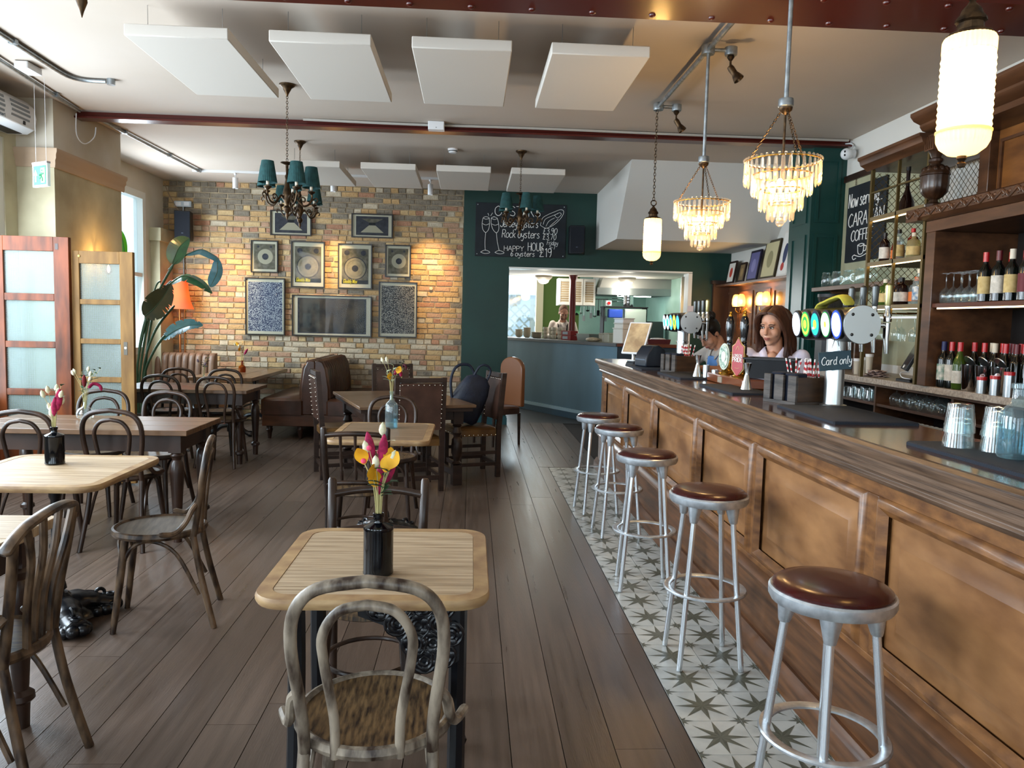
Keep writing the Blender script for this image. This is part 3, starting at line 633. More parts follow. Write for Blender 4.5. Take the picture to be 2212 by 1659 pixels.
# ------------------------------------------------------------------ tumblers and water bottles by the camera
GC = glass('clear_glass', '#f2f8f8', .01, 1.4, .02); GCB = glass('bottle_glass', '#dcedf1', .02, 1.3, .06)
WATER = glass('water', '#d9eff4', .0, .6, .0)
def tumbler(mb, z, n=20):
    mb.lathe([(.044, z), (.043, z+.01), (.036, z+.078), (.034, z+.088), (.001, z+.089)], n=n, cap=False, flute=10, fd=.02)
    mb.lathe([(.041, z), (.040, z+.01), (.033, z+.074), (.001, z+.075)], n=n, cap=False)
def tumbler_stack(x, y, lb):
    for i, (z, l2) in enumerate(((0.0, ', lower one'), (.045, ', upper one'))):
        m_ = MB(); tumbler(m_, 0); tag(m_.build('tumbler', GC, at=(x, y, ZB+.0135+z)), lb+l2, 'glass', 'upturned tumblers on the near mat')
tumbler_stack(1.50, 2.275, 'upturned tumbler in the outer stack beside the water bottle'); tumbler_stack(1.565, 2.195, 'upturned tumbler in the inner stack touching the water bottle')
def water_bottle(x, y, lb):
    t = thing('water_bottle', lb, 'bottle', (x, y, ZB+.0135), 0, 'clear water bottles on the bar')
    MB().lathe([(.001, 0), (.045, 0), (.049, .008), (.049, .115), (.044, .135), (.024, .152), (.0195, .16), (.0185, .195), (.0225, .197), (.0225, .21), (.0185, .212)], n=32, cap=False).build('bottle', GCB, t)
    MB().lathe([(.001, .004), (.044, .004), (.0455, .01), (.0455, .10), (.001, .10)], n=28, cap=False).build('water', WATER, t)
    em = MB(); r = random.Random(4)
    for i in range(26):
        a0 = r.uniform(0, 2*PI); z0 = r.uniform(.02, .1)
        em.tube([(.0495*math.cos(a0+.25*math.sin(u*3)*u), .0495*math.sin(a0+.25*math.sin(u*3)*u), z0+u*.03) for u in [k/5 for k in range(6)]], .0011, 5)
    em.build('embossed_leaves', GCB, t)
water_bottle(1.545, 2.085, 'clear embossed water bottle next to the upturned tumblers'); water_bottle(1.535, 1.955, 'clear embossed water bottle cut by the right picture edge')
# ------------------------------------------------------------------ bentwood chairs
WORN = mat('worn_bentwood', '#8e8272', .42, col2='#2c1f17', vs=16, stretch=(1.6, 1.6, .5), detail=8, lo=.36, hi=.66, rnd=.08)
BENT = mat('dark_bentwood', '#3b2a20', .32, col2='#1e140e', vs=8, stretch=(1.5, 1.5, .4), detail=6, spec=.3, coat=.08, rnd=.12)
BENT2 = mat('brown_bentwood', '#6a543f', .36, col2='#20150f', vs=16, stretch=(1.5, 1.5, .5), detail=8, lo=.36, hi=.64, spec=.3, rnd=.1)
SEATW = mat('worn_seat', '#6b5336', .42, col2='#241810', vs=16, stretch=(6, .9, 1), detail=8, lo=.36, hi=.68, rnd=.08)
SEATG = mat('grey_seat', '#6b6152', .45, col2='#4b4034', vs=8, stretch=(.8, 5, 1), detail=6, rnd=.06)
def mir(p): return [(-x, y, z) for x, y, z in reversed(p)]
def bentwood(name, m, ms, rods=False):
    t = thing(name, '', 'chair', (0, 0, 0), 0, 'bentwood cafe chairs')
    MB().lathe([(.001, .452), (.19, .452), (.19, .462), (.15, .458), (.06, .455), (.001, .4545)], n=36, sy=1.03).build('seat', ms, t)
    MB().lathe([(.182, .435), (.206, .437), (.212, .45), (.208, .466), (.198, .470), (.187, .463), (.182, .452)], n=36, sy=1.03, cap=False).build('seat_rim', m, t)
    hp = spline([(.156, -.165, .43), (.156, -.178, .50), (.163, -.19, .58), (.18, -.21, .72), (.168, -.225, .815), (.115, -.234, .87), (0, -.238, .89)], 5)
    r1 = .0155
    if not rods:
        MB().tube(hp+mir(hp)[1:], r1, 10).build('back_hoop', m, t)
        ip = spline([(.078, -.192, .437), (.08, -.197, .54), (.102, -.21, .68), (.104, -.222, .755), (.066, -.231, .815), (0, -.234, .832)], 5)
        MB().tube(ip+mir(ip)[1:], .0125, 10).build('inner_hoop', m, t)
    else:
        hp2 = spline([(.156, -.165, .43), (.160, -.185, .58), (.178, -.21, .74), (.19, -.222, .835)], 5)
        for q in (hp2, mir(hp2)): MB().tube(q, r1, 10).build('back_post', m, t)
        tp = spline([(-.215, -.205, .80), (-.15, -.232, .86), (0, -.25, .885), (.15, -.232, .86), (.215, -.205, .80)], 6)
        MB().tube(tp, [.014]+[.024]*(len(tp)-2)+[.014], 10, flat=.6).build('top_rail', m, t)
        for x in (-.09, -.03, .03, .09): MB().tube(spline([(x*.75, -.19, .44), (x*.85, -.20, .60), (x*1.2, -.23, .75), (x*1.7, -.24, .87)], 5), .0125, 8).build('back_rod', m, t)
    for s_ in (-1, 1):
        MB().tube(spline([(s_*.156, -.165, .45), (s_*.165, -.20, .25), (s_*.192, -.258, 0)], 5), r1, 10).build('leg', m, t)
        MB().tube(spline([(s_*.132, .132, .445), (s_*.148, .158, .22), (s_*.168, .185, 0)], 5), [.018]*6+[.016]*3+[.0135]*2, 10).build('leg', m, t)
        MB().tube(spline([(s_*.14, .15, .30), (s_*.147, .105, .395), (s_*.15, .02, .425), (s_*.155, -.09, .36), (s_*.17, -.19, .16)], 5), .0095, 8).build('brace', m, t)
        MB().tube(spline([(s_*.164, -.186, .60), (s_*.186, -.165, .575), (s_*.196, -.135, .515), (s_*.212, -.09, .474), (s_*.238, -.03, .478)], 5), [.007]+[.013]*19+[.009], 8).build('scroll_bracket', m, t)
    MB().tube(spline([(-.14, .145, .31), (-.095, .165, .405), (0, .172, .428), (.095, .165, .405), (.14, .145, .31)], 5), .0095, 8).build('brace', m, t)
    return t
cw = bentwood('bentwood_chair', WORN, SEATW); cw.location = (-.235, 2.0, 0); cw.rotation_euler[2] = .02
cw['label'] = 'pale worn bentwood chair in front, back hoop against the nearest table'
ce_ = bentwood('bentwood_chair', BENT2, SEATG); ce_.location = (-1.50, 3.79, 0); ce_.rotation_euler[2] = 1.80; ce_['label'] = 'worn brown bentwood chair turned side-on, empty seat showing, in mid-floor'
cd = bentwood('bentwood_chair', BENT, SEATW)
CH = [(-2.213, 5.085, 0, 'dark bentwood chair behind the pale table, before the long table'), (-2.70, 4.965, .05, 'dark bentwood chair cut by the left picture edge at the long table'),
      (-2.80, 5.86, PI+.1, 'dark bentwood chair against the glazed screen on the far side'), (-2.33, 5.80, PI-.05, 'dark bentwood chair right of the round clear vase, far side of the long table'),
      (-3.02, 7.88, .03, 'dark bentwood chair at the second farmhouse table, partly behind the screen'), (-2.455, 7.80, -.04, 'dark bentwood chair at the right end of the second farmhouse table'),
      (-3.20, 8.40, PI, 'dark bentwood chair before the fluted corner bench'), (-2.69, 8.42, PI+.05, 'dark bentwood chair below the amber bottle, far side of its table'),
      (-.60, 5.80, PI, 'dark bentwood chair behind the small table with the clear bottle')]
for i, (x, y, r, lb) in enumerate(CH):
    o = cd if i == 0 else dup(cd); o.location = (x, y, 0); o.rotation_euler[2] = r; o['label'] = lb
cf = bentwood('bentwood_chair', BENT2, SEATW, rods=True); cf.location = (-1.535, 2.42, 0); cf.rotation_euler[2] = PI/2+.06; cf['label'] = 'brown bentwood rod-back chair cut by the lower left corner'
# ------------------------------------------------------------------ spindle-back chairs
def spindle_chair(lb, loc, rz, spindles):
    t = thing('spindle_back_chair', lb, 'chair', loc, rz); m = BENT
    MB().lathe([(.001, .445), (.185, .445), (.197, .452), (.195, .466), (.18, .470), (.14, .464), (.001, .461)], n=32, sy=1.02).build('seat', SEATW, t)
    for s_ in (-1, 1):
        MB().tube([(s_*.165, -.16, .0), (s_*.165, -.165, .42), (s_*.178, -.20, .66), (s_*.183, -.235, .855), (s_*.183, -.236, .865)], [.016, .019, .019, .0175, .012], 10).build('back_post', m, t)
        MB().tube([(s_*.13, .13, .45), (s_*.15, .155, .2), (s_*.16, .17, 0)], [.019, .018, .014], 10).build('leg', m, t)
    zs = (.815, .52) if spindles else (.80, .65)
    for z in zs:
        y = -.165-.07*(z-.42)/.44
        MB().tube(spline([(-.178, y, z), (-.09, y-.022, z+.012), (0, y-.03, z+.016), (.09, y-.022, z+.012), (.178, y, z)], 4), .015, 10).build('back_rail', m, t)
    if spindles:
        for x in (-.085, 0, .085): MB().tube([(x*.95, -.19, .52), (x*.96, -.205, .60), (x*.96, -.207, .61), (x*.97, -.23, .70), (x*.98, -.232, .715), (x, -.25, .825)], [.008, .012, .007, .011, .007, .010], 8).build('spindle', m, t)
    MB().torus((0, 0, .24), .165, .009, 28, 8).build('ring_stretcher', m, t)
    return t
spindle_chair('glossy dark chair with two curved back rails behind the front table', (-.355, 2.815, 0), PI, False)
spindle_chair('dark spindle-back chair, three spindles, before the small middle table', (-.665, 4.70, 0), .03, True)
# ------------------------------------------------------------------ studded leather chairs
LEA = mat('brown_leather', '#4c342a', .32, col2='#38251d', vs=7, bump=.05, bs=60, coat=.25); LEA2 = mat('tan_leather_seat', '#6a4a22', .38, col2='#4d3418', vs=7); STUD = mat('bright_stud', '#d9d2c2', .2, metal=1.)
FRAMEW = mat('dark_oak_frame', '#33231b', .42, col2='#21150f', vs=5, stretch=(1, 1, 4))
def leather_chair(name='studded_leather_chair'):
    t = thing(name, '', 'chair', (0, 0, 0), 0, 'studded leather dining chairs')
    for s_ in (-1, 1):
        p = MB(); p.loft([[(s_*.205+a*.02, y+b_*.022, z) for a, b_ in ((-1, -1), (1, -1), (1, 1), (-1, 1))] for y, z in ((-.20, 0), (-.20, .45), (-.245, .98), (-.247, 1.0))]); p.build('back_post', FRAMEW, t)
        l = MB(); l.box(s_*.20-.02, .17, 0, s_*.20+.02, .21, .42); l.build('leg', FRAMEW, t)
        for z in (.13, .24): MB().box(s_*.205-.011, -.18, z-.016, s_*.205+.011, .17, z+.016).build('stretcher', FRAMEW, t)
    for y in (-.195, .185): MB().box(-.185, y-.011, .10, .185, y+.011, .14).build('stretcher', FRAMEW, t)
    MB().box(-.185, -.262, .955, .185, -.22, .995).build('top_rail', FRAMEW, t)
    TB = Matrix.Translation((0, -.235, .745)) @ Matrix.Rotation(.085, 4, 'X')
    b_ = MB(); b_.T = TB; b_.bbox(-.195, -.018, -.20, .195, .022, .205, .012); bo = b_.build('backrest', LEA, t)
    MB().bbox(-.215, -.20, .40, .215, .215, .475, .03).build('seat_cushion', LEA2, t)
    sm = None
    def stud(p, par):
        nonlocal sm
        if sm is None: sm = MB().ball((0, 0, 0), (.0065, .0065, .0065), 8, 6).build('stud', STUD, par); sm.location = p
        else: piece(sm, 'stud', par, p)
    for i in range(10):
        for s_ in (-1, 1):
            for yy in (-.02, .024): stud(TB @ Vector((s_*.185, yy, -.18+i*.041)), bo)
    for i in range(8):
        stud(TB @ Vector((-.165+i*.047, .024, .193)), bo); stud(TB @ Vector((-.165+i*.047, -.02, .193)), bo)
    for i in range(9):
        stud((-.19+i*.0475, .216, .412), bo); stud((-.216, -.17+i*.045, .412), bo); stud((.216, -.17+i*.045, .412), bo)
    return t
lc = leather_chair()
for i, (x, y, r, lb) in enumerate(((-.50, 6.82, .33, 'studded leather chair with its plain back turned to the camera'), (-1.22, 7.35, -1.24, 'studded leather chair at the left side of the draw-leaf table'),
        (.02, 7.47, 1.91, 'studded leather chair at the right of the table, holding the backpack'), (-.78, 8.30, PI+.33, 'studded leather chair on the far side of the draw-leaf table'))):
    o = lc if i == 0 else dup(lc); o.location = (x, y, 0); o.rotation_euler[2] = r; o['label'] = lb
ac = thing('arched_leather_chair', 'tan leather chair with an arched back against the green wall', 'chair', (.33, 9.35, 0), 2.2)
out = [(-.21, .46), (.21, .46), (.21, .92)]+[(x, z) for x, z in arc((0, .92), .21, 0, 180, 10, .14)][1:-1]+[(-.21, .92)]
MB().prism(out, 'y', -.26, -.20).build('backrest', mat('tan_leather', '#74482a', .35, coat=.2), ac, bevel=.012); MB().bbox(-.22, -.2, .38, .22, .22, .47, .03).build('seat_cushion', LEA, ac)
for sx in (-1, 1):
    for sy in (-1, 1): MB().tube([(sx*.19, sy*.19, .39), (sx*.19, sy*.2, 0)], [.02, .015], 8).build('leg', FRAMEW, ac)
# ------------------------------------------------------------------ backpack
bp = thing('backpack', 'black backpack slumped on the right-hand leather chair', 'backpack', (-.10, 7.46, .53), 0); bp.rotation_euler = (0, .42, .25)
NAVY = mat('black_nylon', '#090d18', .6, col2='#10182a', vs=8, bump=.2, bs=120)
b_ = MB(); rings = []
for z, w_, d, dy in ((0, .13, .09, 0), (.04, .16, .115, .0), (.18, .165, .115, .0), (.32, .15, .10, -.02), (.42, .12, .075, -.04), (.47, .06, .035, -.055)):
    rings.append([(w_*math.copysign(abs(math.cos(a))**.6, math.cos(a)), dy+d*math.copysign(abs(math.sin(a))**.6, math.sin(a)), z) for a in [2*PI*j/20 for j in range(20)]])
b_.loft(rings); b_.build('bag_body', NAVY, bp)
MB().tube(spline([(-.07, -.07, .43), (-.06, -.09, .55), (0, -.10, .585), (.06, -.09, .55), (.07, -.07, .43)], 5), .011, 8).build('grab_handle', NAVY, bp)
MB().bbox(-.11, .09, .05, .11, .15, .26, .02).build('front_pocket', NAVY, bp); MB().box(-.05, .1505, .21, .03, .153, .216).build('reflective_strip', mat('reflective', '#c9ccd2', .3), bp)
MB().tube(spline([(-.15, -.02, .14), (-.25, -.03, .32), (-.25, -.03, .46), (-.14, -.02, .52), (-.04, -.02, .45)], 6), .014, 8).build('strap', NAVY, bp)
# ------------------------------------------------------------------ tables
TOPW = mat('pale_scrubbed_top', '#b8a386', .5, col2='#8b755a', vs=6, stretch=(.6, 14, 1), detail=10, lo=.40, hi=.70, bump=.12, bs=8, bstretch=(1, 30, 1), rnd=.05)
TOPE = mat('table_edge', '#a88b62', .5, col2='#87694a', vs=6, stretch=(2, 2, 6))
TOPD = mat('brown_table_top', '#6d5138', .38, col2='#452f1e', vs=6, stretch=(.6, 12, 1), detail=9, lo=.36, hi=.68, rnd=.1, coat=.1)
LEGW = mat('turned_leg_wood', '#372319', .4, col2='#25170f', vs=5, coat=.2)
def rrect(x0, y0, x1, y1, r, n=6):
    p = []
    for cx, cy_, a in ((x1-r, y1-r, 0), (x0+r, y1-r, 90), (x0+r, y0+r, 180), (x1-r, y0+r, 270)): p += arc((cx, cy_), r, a, a+90, n)
    return p
def lipped_top(t, x0, x1, y0, y1, mt, me, r=.09, z=.75, th=.03, e=.045):
    o = rrect(x0, y0, x1, y1, r); i = rrect(x0+e, y0+e, x1-e, y1-e, max(r-e*.8, .02)); cx, cy_ = (x0+x1)/2, (y0+y1)/2
    def sc_(P, k, zz): return [(cx+(x-cx)*k, cy_+(y-cy_)*k, zz) for x, y in P]
    m_ = MB(); m_.loft([sc_(o, .985, z-th), sc_(o, 1., z-th*.65), sc_(o, 1., z-th*.3), sc_(o, .99, z-.001), [(a, b_, z) for a, b_ in i], [(a, b_, z-th) for a, b_ in i]], cap=False); m_.build('edge_band', me, t)
    n = 5; w_ = (y1-y0-2*e-.004)/1; m2 = MB(); m2.prism([(cx+(a-cx)*.996, cy_+(b_-cy_)*.996) for a, b_ in i], 'z', z-th, z-.0012); m2.build('top_panel', mt, t)
def iron_base(t, cx, cy_, kind):
    if kind == 'trestle':      # two pierced cast-iron side frames with rose panels
        for s_ in (-1, 1):
            x = cx+s_*.235; f = MB()
            for sy in (-1, 1): f.tube(spline([(x, cy_+sy*.17, .715), (x, cy_+sy*.16, .45), (x, cy_+sy*.19, .12), (x, cy_+sy*.25, .02)], 5), [.026]*15+[.034], 8)
            f.build('side_frame', IRON, t)
        out = [(cx-.06, .715), (cx+.24, .715), (cx+.24, .52), (cx+.20, .49), (cx+.13, .485), (cx+.09, .55), (cx+.03, .62), (cx-.05, .65)]
        pb = MB(); pb.prism(out, 'y', cy_-.215, cy_-.195); po = pb.build('pierced_panel', IRON, t)
        out2 = [(2*cx-x, z) for x, z in out]
        r = random.Random(2); rm = None
        rose = MB()
        for k in range(3): rose.torus((0, 0, 0), .034-.011*k, .0055, 14, 6, T=RX(PI/2+.1*k))
        for k in range(5): a = 2*PI*k/5; rose.ball((.026*math.cos(a), .0, .026*math.sin(a)), (.014, .006, .014), 8, 6)
        for k, (dx, z) in enumerate(((.01, .675), (.07, .68), (.13, .682), (.19, .68), (.06, .63), (.12, .625), (.18, .63), (.215, .60), (.11, .57), (.165, .575), (.14, .52), (.195, .535))):
            if rm is None: rm = rose.build('rose_casting', IRON, po); rm.location = (cx+dx, cy_-.219, z)
            else: piece(rm, 'rose_casting', po, (cx+dx, cy_-.219, z), (0, k*.9, 0))
        MB().box(cx-.235, cy_-.012, .60, cx+.235, cy_+.012, .63).build('cross_bar', IRON, t); MB().box(cx-.20, cy_-.20, .70, cx+.20, cy_+.20, .719).build('top_plate', IRON, t)
    else:
        MB().lathe([(.028, .08), (.03, .16), (.042, .17), (.036, .20), (.024, .22), (.022, .36), (.03, .37), (.03, .385), (.021, .40), (.02, .60), (.028, .62), (.026, .70)], c=(cx, cy_, 0), n=20).build('pillar', IRON, t)
        MB().lathe([(.17, .70), (.17, .719), (.001, .719)], c=(cx, cy_, 0), n=16).build('top_plate', IRON, t)
        MB().lathe([(.001, .03), (.16, .03), (.15, .055), (.12, .075), (.09, .10), (.06, .135), (.045, .15)], c=(cx, cy_, 0), n=48, flute=12, fd=.05).build('base_boss', IRON, t)
        for k in range(4):
            a = PI/4+k*PI/2; f = MB(); f.T = Matrix.Translation((cx, cy_, 0)) @ Matrix.Rotation(a, 4, 'Z')
            f.tube(spline([(.03, 0, .085), (.12, 0, .085), (.17, 0, .07), (.22, 0, .05), (.255, 0, .045)], 4), [.075]*4+[.06]*4+[.05]*8+[.04], 12, flat=.75)
            for d, rr in ((.26, .032), (.23, .038), (.19, .034)): f.ball((d, .022, .035), (rr, rr, rr*.95), 10, 7); f.ball((d, -.022, .035), (rr, rr, rr*.95), 10, 7); f.ball((d-.03, .05, .028), (.03, .026, .028), 10, 7); f.ball((d-.03, -.05, .028), (.03, .026, .028), 10, 7); f.torus((d-.02, 0, .085), .018, .008, 12, 6)
            f.torus((.19, 0, .1), .022, .009, 14, 6, T=RX(PI/2)); f.build('scrolled_foot', IRON, t)
def cafe_table(lb, x0, x1, y0, y1, kind, mt=TOPW, me=TOPE, r=.09):
    t = thing('cafe_table', lb, 'table', ((x0+x1)/2, (y0+y1)/2, 0)); cx, cy_ = (x0+x1)/2, (y0+y1)/2
    lipped_top(t, x0-cx, x1-cx, y0-cy_, y1-cy_, mt, me, r); iron_base(t, 0, 0, kind); return t
cafe_table('pale cafe table nearest the camera with black bottle vase, ornate iron base', -.578, .065, 2.015, 2.735, 'trestle')
cafe_table('pale cafe table at left with black bottle vase, scrolled iron foot', -2.32, -1.595, 3.33, 4.10, 'pillar')
cafe_table('small cafe table in mid-room carrying a clear bottle', -.885, -.245, 4.70, 5.56, 'pillar', mat('mid_top', '#8b745b', .45, col2='#6f5a44', vs=4, stretch=(.7, 9, 1), detail=7), TOPE, .07)
def turned_leg(mb, x, y, z1=.64, bulb=1.):
    b_ = bulb
    mb.box(x-.04, y-.04, z1-.12, x+.04, y+.04, z1)
    mb.lathe([(.03, z1-.12), (.042*b_, z1-.14), (.03, z1-.155), (.028, z1-.17), (.04*b_, z1-.19), (.045*b_, z1-.26), (.036, z1-.40), (.028, .16), (.026, .14), (.044, .125), (.046, .105), (.03, .09), (.028, .06), (.026, .0)], c=(x, y, 0), n=18)
def farm_table(lb, x0, x1, y0, y1, th=.035, mt=TOPD, cut=.0, planks=3, rz=0.):
    cx, cy_ = (x0+x1)/2, (y0+y1)/2; t = thing('farmhouse_table', lb, 'table', (cx, cy_, 0), rz); a, b_ = (x1-x0)/2, (y1-y0)/2
    for i in range(planks):
        y = -b_+2*b_*i/planks; MB().box(-a, y+.0006, .75-th, a, y+2*b_/planks-.0006, .75).build('top_plank', mt, t, bevel=.004)
    for s_ in (-1, 1):
        MB().box(-a+.07, s_*(b_-.09)-.012, .60, a-.07, s_*(b_-.09)+.012, .75-th).build('apron', LEGW, t); MB().box(s_*(a-.09)-.012, -b_+.09, .60, s_*(a-.09)+.012, b_-.09, .75-th).build('apron', LEGW, t)
        for s2 in (-1, 1):
            m_ = MB(); turned_leg(m_, s_*(a-.10), s2*(b_-.10), .75-th); m_.build('leg', LEGW, t)
    return t
farm_table('long brown farmhouse table at left with round clear vase', -3.22, -1.80, 4.98, 5.66)
farm_table('second brown farmhouse table farther back, sprig vase on it', -3.52, -2.20, 7.70, 8.47)
farm_table('pale-topped table cut by the left edge, dark turned leg', -2.55, -1.49, 1.95, 2.86, mt=TOPW)
# wall table with cast-iron trestle
t = thing('wall_table', 'thick-topped wooden table against the brick wall, amber bottle on it', 'table', (-2.95, 10.15, 0))
for i in range(3): MB().box(-.38+i*.25+.001, -.88, .705, -.38+(i+1)*.25-.001, .88, .75).build('top_plank', mat('warm_top', '#7d5d3f', .35, col2='#5e432b', vs=4, stretch=(8, .6, 1), coat=.3), t, bevel=.005)
for yy in (-.55, .55):
    f = MB(); f.lathe([(.03, .06), (.035, .12), (.045, .14), (.03, .18), (.02, .24), (.019, .5), (.03, .52), (.022, .56), (.03, .70)], c=(0, yy, 0), n=14); f.box(-.25, yy-.03, .69, .25, yy+.03, .705)
    for s_ in (-1, 1): f.tube(spline([(0, yy, .14), (s_*.1, yy, .12), (s_*.2, yy, .05), (s_*.27, yy, .025)], 4), [.03]*10+[.04]*3, 8)
    f.build('iron_trestle', IRON, t)
MB().tube([(0, -.55, .3), (0, .55, .3)], .012, 8).build('stretcher', IRON, t)
# draw-leaf dining table
t = thing('draw_leaf_table', 'heavy oak draw-leaf dining table ringed by studded leather chairs', 'table', (-.66, 7.32, 0), .33)
for i in range(3): MB().box(-.52, -.70+i*.4667+.001, .722, .52, -.70+(i+1)*.4667-.001, .75).build('top_plank', mat('draw_leaf_top', '#735942', .38, col2='#56402d', vs=4, stretch=(.6, 8, 1), coat=.2), t, bevel=.004)
MB().box(-.50, -.66, .688, .50, .66, .7215).build('under_leaf', FRAMEW, t); MB().box(-.43, -.55, .60, .43, .55, .688).build('apron', FRAMEW, t)
for sx in (-1, 1):
    for sy in (-1, 1):
        m_ = MB(); x, y = sx*.40, sy*.52; m_.box(x-.045, y-.045, .56, x+.045, y+.045, .69)
        m_.lathe([(.03, .56), (.045, .545), (.03, .53), (.035, .51), (.048, .48), (.034, .46), (.028, .44), (.045, .42), (.052, .36), (.05, .30), (.03, .24), (.025, .22), (.046, .20), (.03, .185)], c=(x, y, 0), n=18, flute=8, fd=.04); m_.box(x-.042, y-.042, 0, x+.042, y+.042, .185); m_.build('leg', FRAMEW, t)
for sx in (-1, 1): MB().box(sx*.40-.018, -.48, .07, sx*.40+.018, .48, .12).build('stretcher', FRAMEW, t)
MB().box(-.385, -.02, .07, .385, .02, .12).build('stretcher', FRAMEW, t)
# ------------------------------------------------------------------ banquettes
LEAB = mat('banquette_leather', '#4a2c1e', .34, col2='#38200f', vs=6, bump=.05, bs=50, coat=.25); LEAT = mat('taupe_leather', '#7d5f4a', .42, col2='#684c3a', vs=6)
def flute_back(t, T, w_, h_, n, m, d=.075, name='fluted_back'):
    """upright back of n rolled flutes with a rounded top, face towards local -y"""
    for i in range(n):
        x0 = -w_/2+w_*i/n; rw = w_/n/2; cs = []
        for k in range(9):
            a = PI*k/8; cs.append((x0+rw-rw*math.cos(a)*.97, -d-.03*math.sin(a)))
        rings = []
        for (dy, z) in ((0, 0), (.01, h_*.5), (.03, h_-.12), (.045, h_-.05), (.075, h_-.012), (.115, h_)):
            rings.append([(x, min(y+dy, .06), z-(0.0)) for x, y in cs]+[(cs[-1][0], .06, z), (cs[0][0], .06, z)])
        b2 = MB(); b2.T = T; b2.loft(rings); b2.build(name, m, t)
bk = thing('double_banquette', 'dark brown leather back-to-back bench in the centre by the brick wall', 'bench', (-1.88, 10.22, 0))
for s_ in (-1, 1):
    MB().bbox(s_*.38-.27, -.82, .30, s_*.38+.27, .82, .50, .05).build('seat_cushion', LEAB, bk)
    side = [(0, .30), (.17, .30), (.165, .62), (.13, .86), (.09, .945), (.04, .965), (0, .955)]
    MB().prism([(s_*x, z) for x, z in side], 'y', -.80, .80).build('backrest', LEAB, bk, bevel=.012)
    n = 13
    for i in range(n):
        y = -.76+i*1.52/(n-1); MB().tube([(s_*.165, y, .50), (s_*.158, y, .63), (s_*.124, y, .865), (s_*.085, y, .94), (s_*.04, y, .96)], [.028, .034, .034, .03, .018], 8).build('back_flute', LEAB, bk)
MB().box(-.63, -.80, .16, .63, .80, .30).build('plinth_box', mat('bench_plinth', '#5a361f', .35, col2='#40250f', vs=3, stretch=(1, 1, 4), coat=.3), bk, bevel=.006)
for sx in (-.56, -.19, .19, .56):
    for sy in (-.72, .72): MB().lathe([(.02, 0), (.024, .02), (.03, .07), (.042, .11), (.034, .125), (.04, .16)], c=(sx, sy, 0), n=14).build('foot', DARKW, bk)
b2 = thing('corner_banquette', 'taupe leather corner bench with fluted back below the window', 'bench', (-3.87, 10.42, 0))
MB().bbox(-.40, -.52, .30, .40, .16, .48, .04).build('seat_cushion', LEAT, b2); MB().box(-.40, -.48, .0, .40, .40, .30).build('plinth_box', DARKW, b2)
flute_back(b2, Matrix.Translation((0, .30, .46)), .80, .50, 9, LEAT)
# ------------------------------------------------------------------ vases with dried flowers
MAG = mat('magenta_plume', '#7a1238', .9, col2='#a3224d', vs=60); CRM = mat('cream_bunnytail', '#d9d3b8', .9, col2='#b9b795', vs=60); YEL = mat('yellow_leaf', '#e0a81c', .6, col2='#c98a12', vs=20); GRN = mat('dried_green', '#3d5a3a', .7, col2='#2a4230', vs=20)
PNK = mat('pink_bloom', '#d9486a', .8); STEM = mat('straw_stem', '#a89f6d', .8); DKL = mat('dark_dried_leaf', '#2b2a25', .7); SIL = mat('silver_leaf', '#9fae94', .8)
BLKG = mat('black_glass', '#04060a', .07, spec=.4); AMB = glass('amber_glass', '#b35a0c', .02, 1., .25)
def leaf(mb, p, d, up, L, w_, bend=.2, n=6):
    d = Vector(d).normalized(); s_ = d.cross(Vector(up)); s_ = s_.normalized() if s_.length > 1e-4 else d.orthogonal().normalized(); nn = s_.cross(d)
    rings = []
    for i in range(n+1):
        t_ = i/n; c = Vector(p)+d*L*t_+nn*(-bend*L*t_*t_); ww = w_*math.sin(PI*min(max(t_, .03), .985))**.7; th = .0012
        rings.append([tuple(c-s_*ww+nn*ww*.15), tuple(c-nn*th), tuple(c+s_*ww+nn*ww*.15), tuple(c+nn*th)])
    mb.loft(rings)
def bouquet(t, z0, spec, seed, spread=.05, neck=.008):
    r = random.Random(seed)
    for kind, cnt, hmin, hmax, m in spec:
        for i in range(cnt):
            a = r.uniform(0, 2*PI); h_ = r.uniform(hmin, hmax); sp = spread*r.uniform(.35, 1.)*h_/.16
            p0 = (neck*math.cos(a)*.6, neck*math.sin(a)*.6, z0-.06); p1 = (sp*.35*math.cos(a), sp*.35*math.sin(a), z0+h_*.5); p2 = (sp*math.cos(a), sp*math.sin(a), z0+h_)
            s_ = MB(); s_.tube(spline([p0, p1, p2], 4), .0012, 5); so = s_.build('stem', STEM, t)
            d = Vector(p2)-Vector(p1); d.normalize(); h2 = MB(); Tq = d.to_track_quat('Z', 'Y').to_matrix()
            if kind == 'bunny': h2.lathe([(.001, -.012), (.008, -.006), (.0115, .004), (.009, .018), (.001, .028)], c=p2, n=10, T=Tq); nm = 'seed_head'
            elif kind == 'plume': h2.lathe([(.001, -.05), (.010, -.035), (.0155, -.005), (.013, .02), (.006, .04), (.001, .048)], c=p2, n=10, T=Tq); nm = 'plume'
            elif kind == 'arc':
                e = Vector(p2); h2.tube(spline([p2, tuple(e+Vector((.03*math.cos(a), .03*math.sin(a), .03))), tuple(e+Vector((.07*math.cos(a), .07*math.sin(a), .015))), tuple(e+Vector((.08*math.cos(a), .08*math.sin(a), -.02)))], 4), [.004]+[.011]*10+[.008, .002], 8); nm = 'plume'
            elif kind == 'round': leaf(h2, p2, d, (math.sin(a), -math.cos(a), .2), .052, .021, .25); nm = 'leaf'
            elif kind == 'leaf':
                for k in range(3):
                    q = Vector(p1).lerp(Vector(p2), .35+.32*k); aa = a+k*2.1; leaf(h2, q, (math.cos(aa), math.sin(aa), .6), (0, 0, 1), .045, .011, .3)
                nm = 'leaves'
            else: h2.ball(p2, .008, 8, 6); nm = 'bud'
            h2.build(nm, m, so)
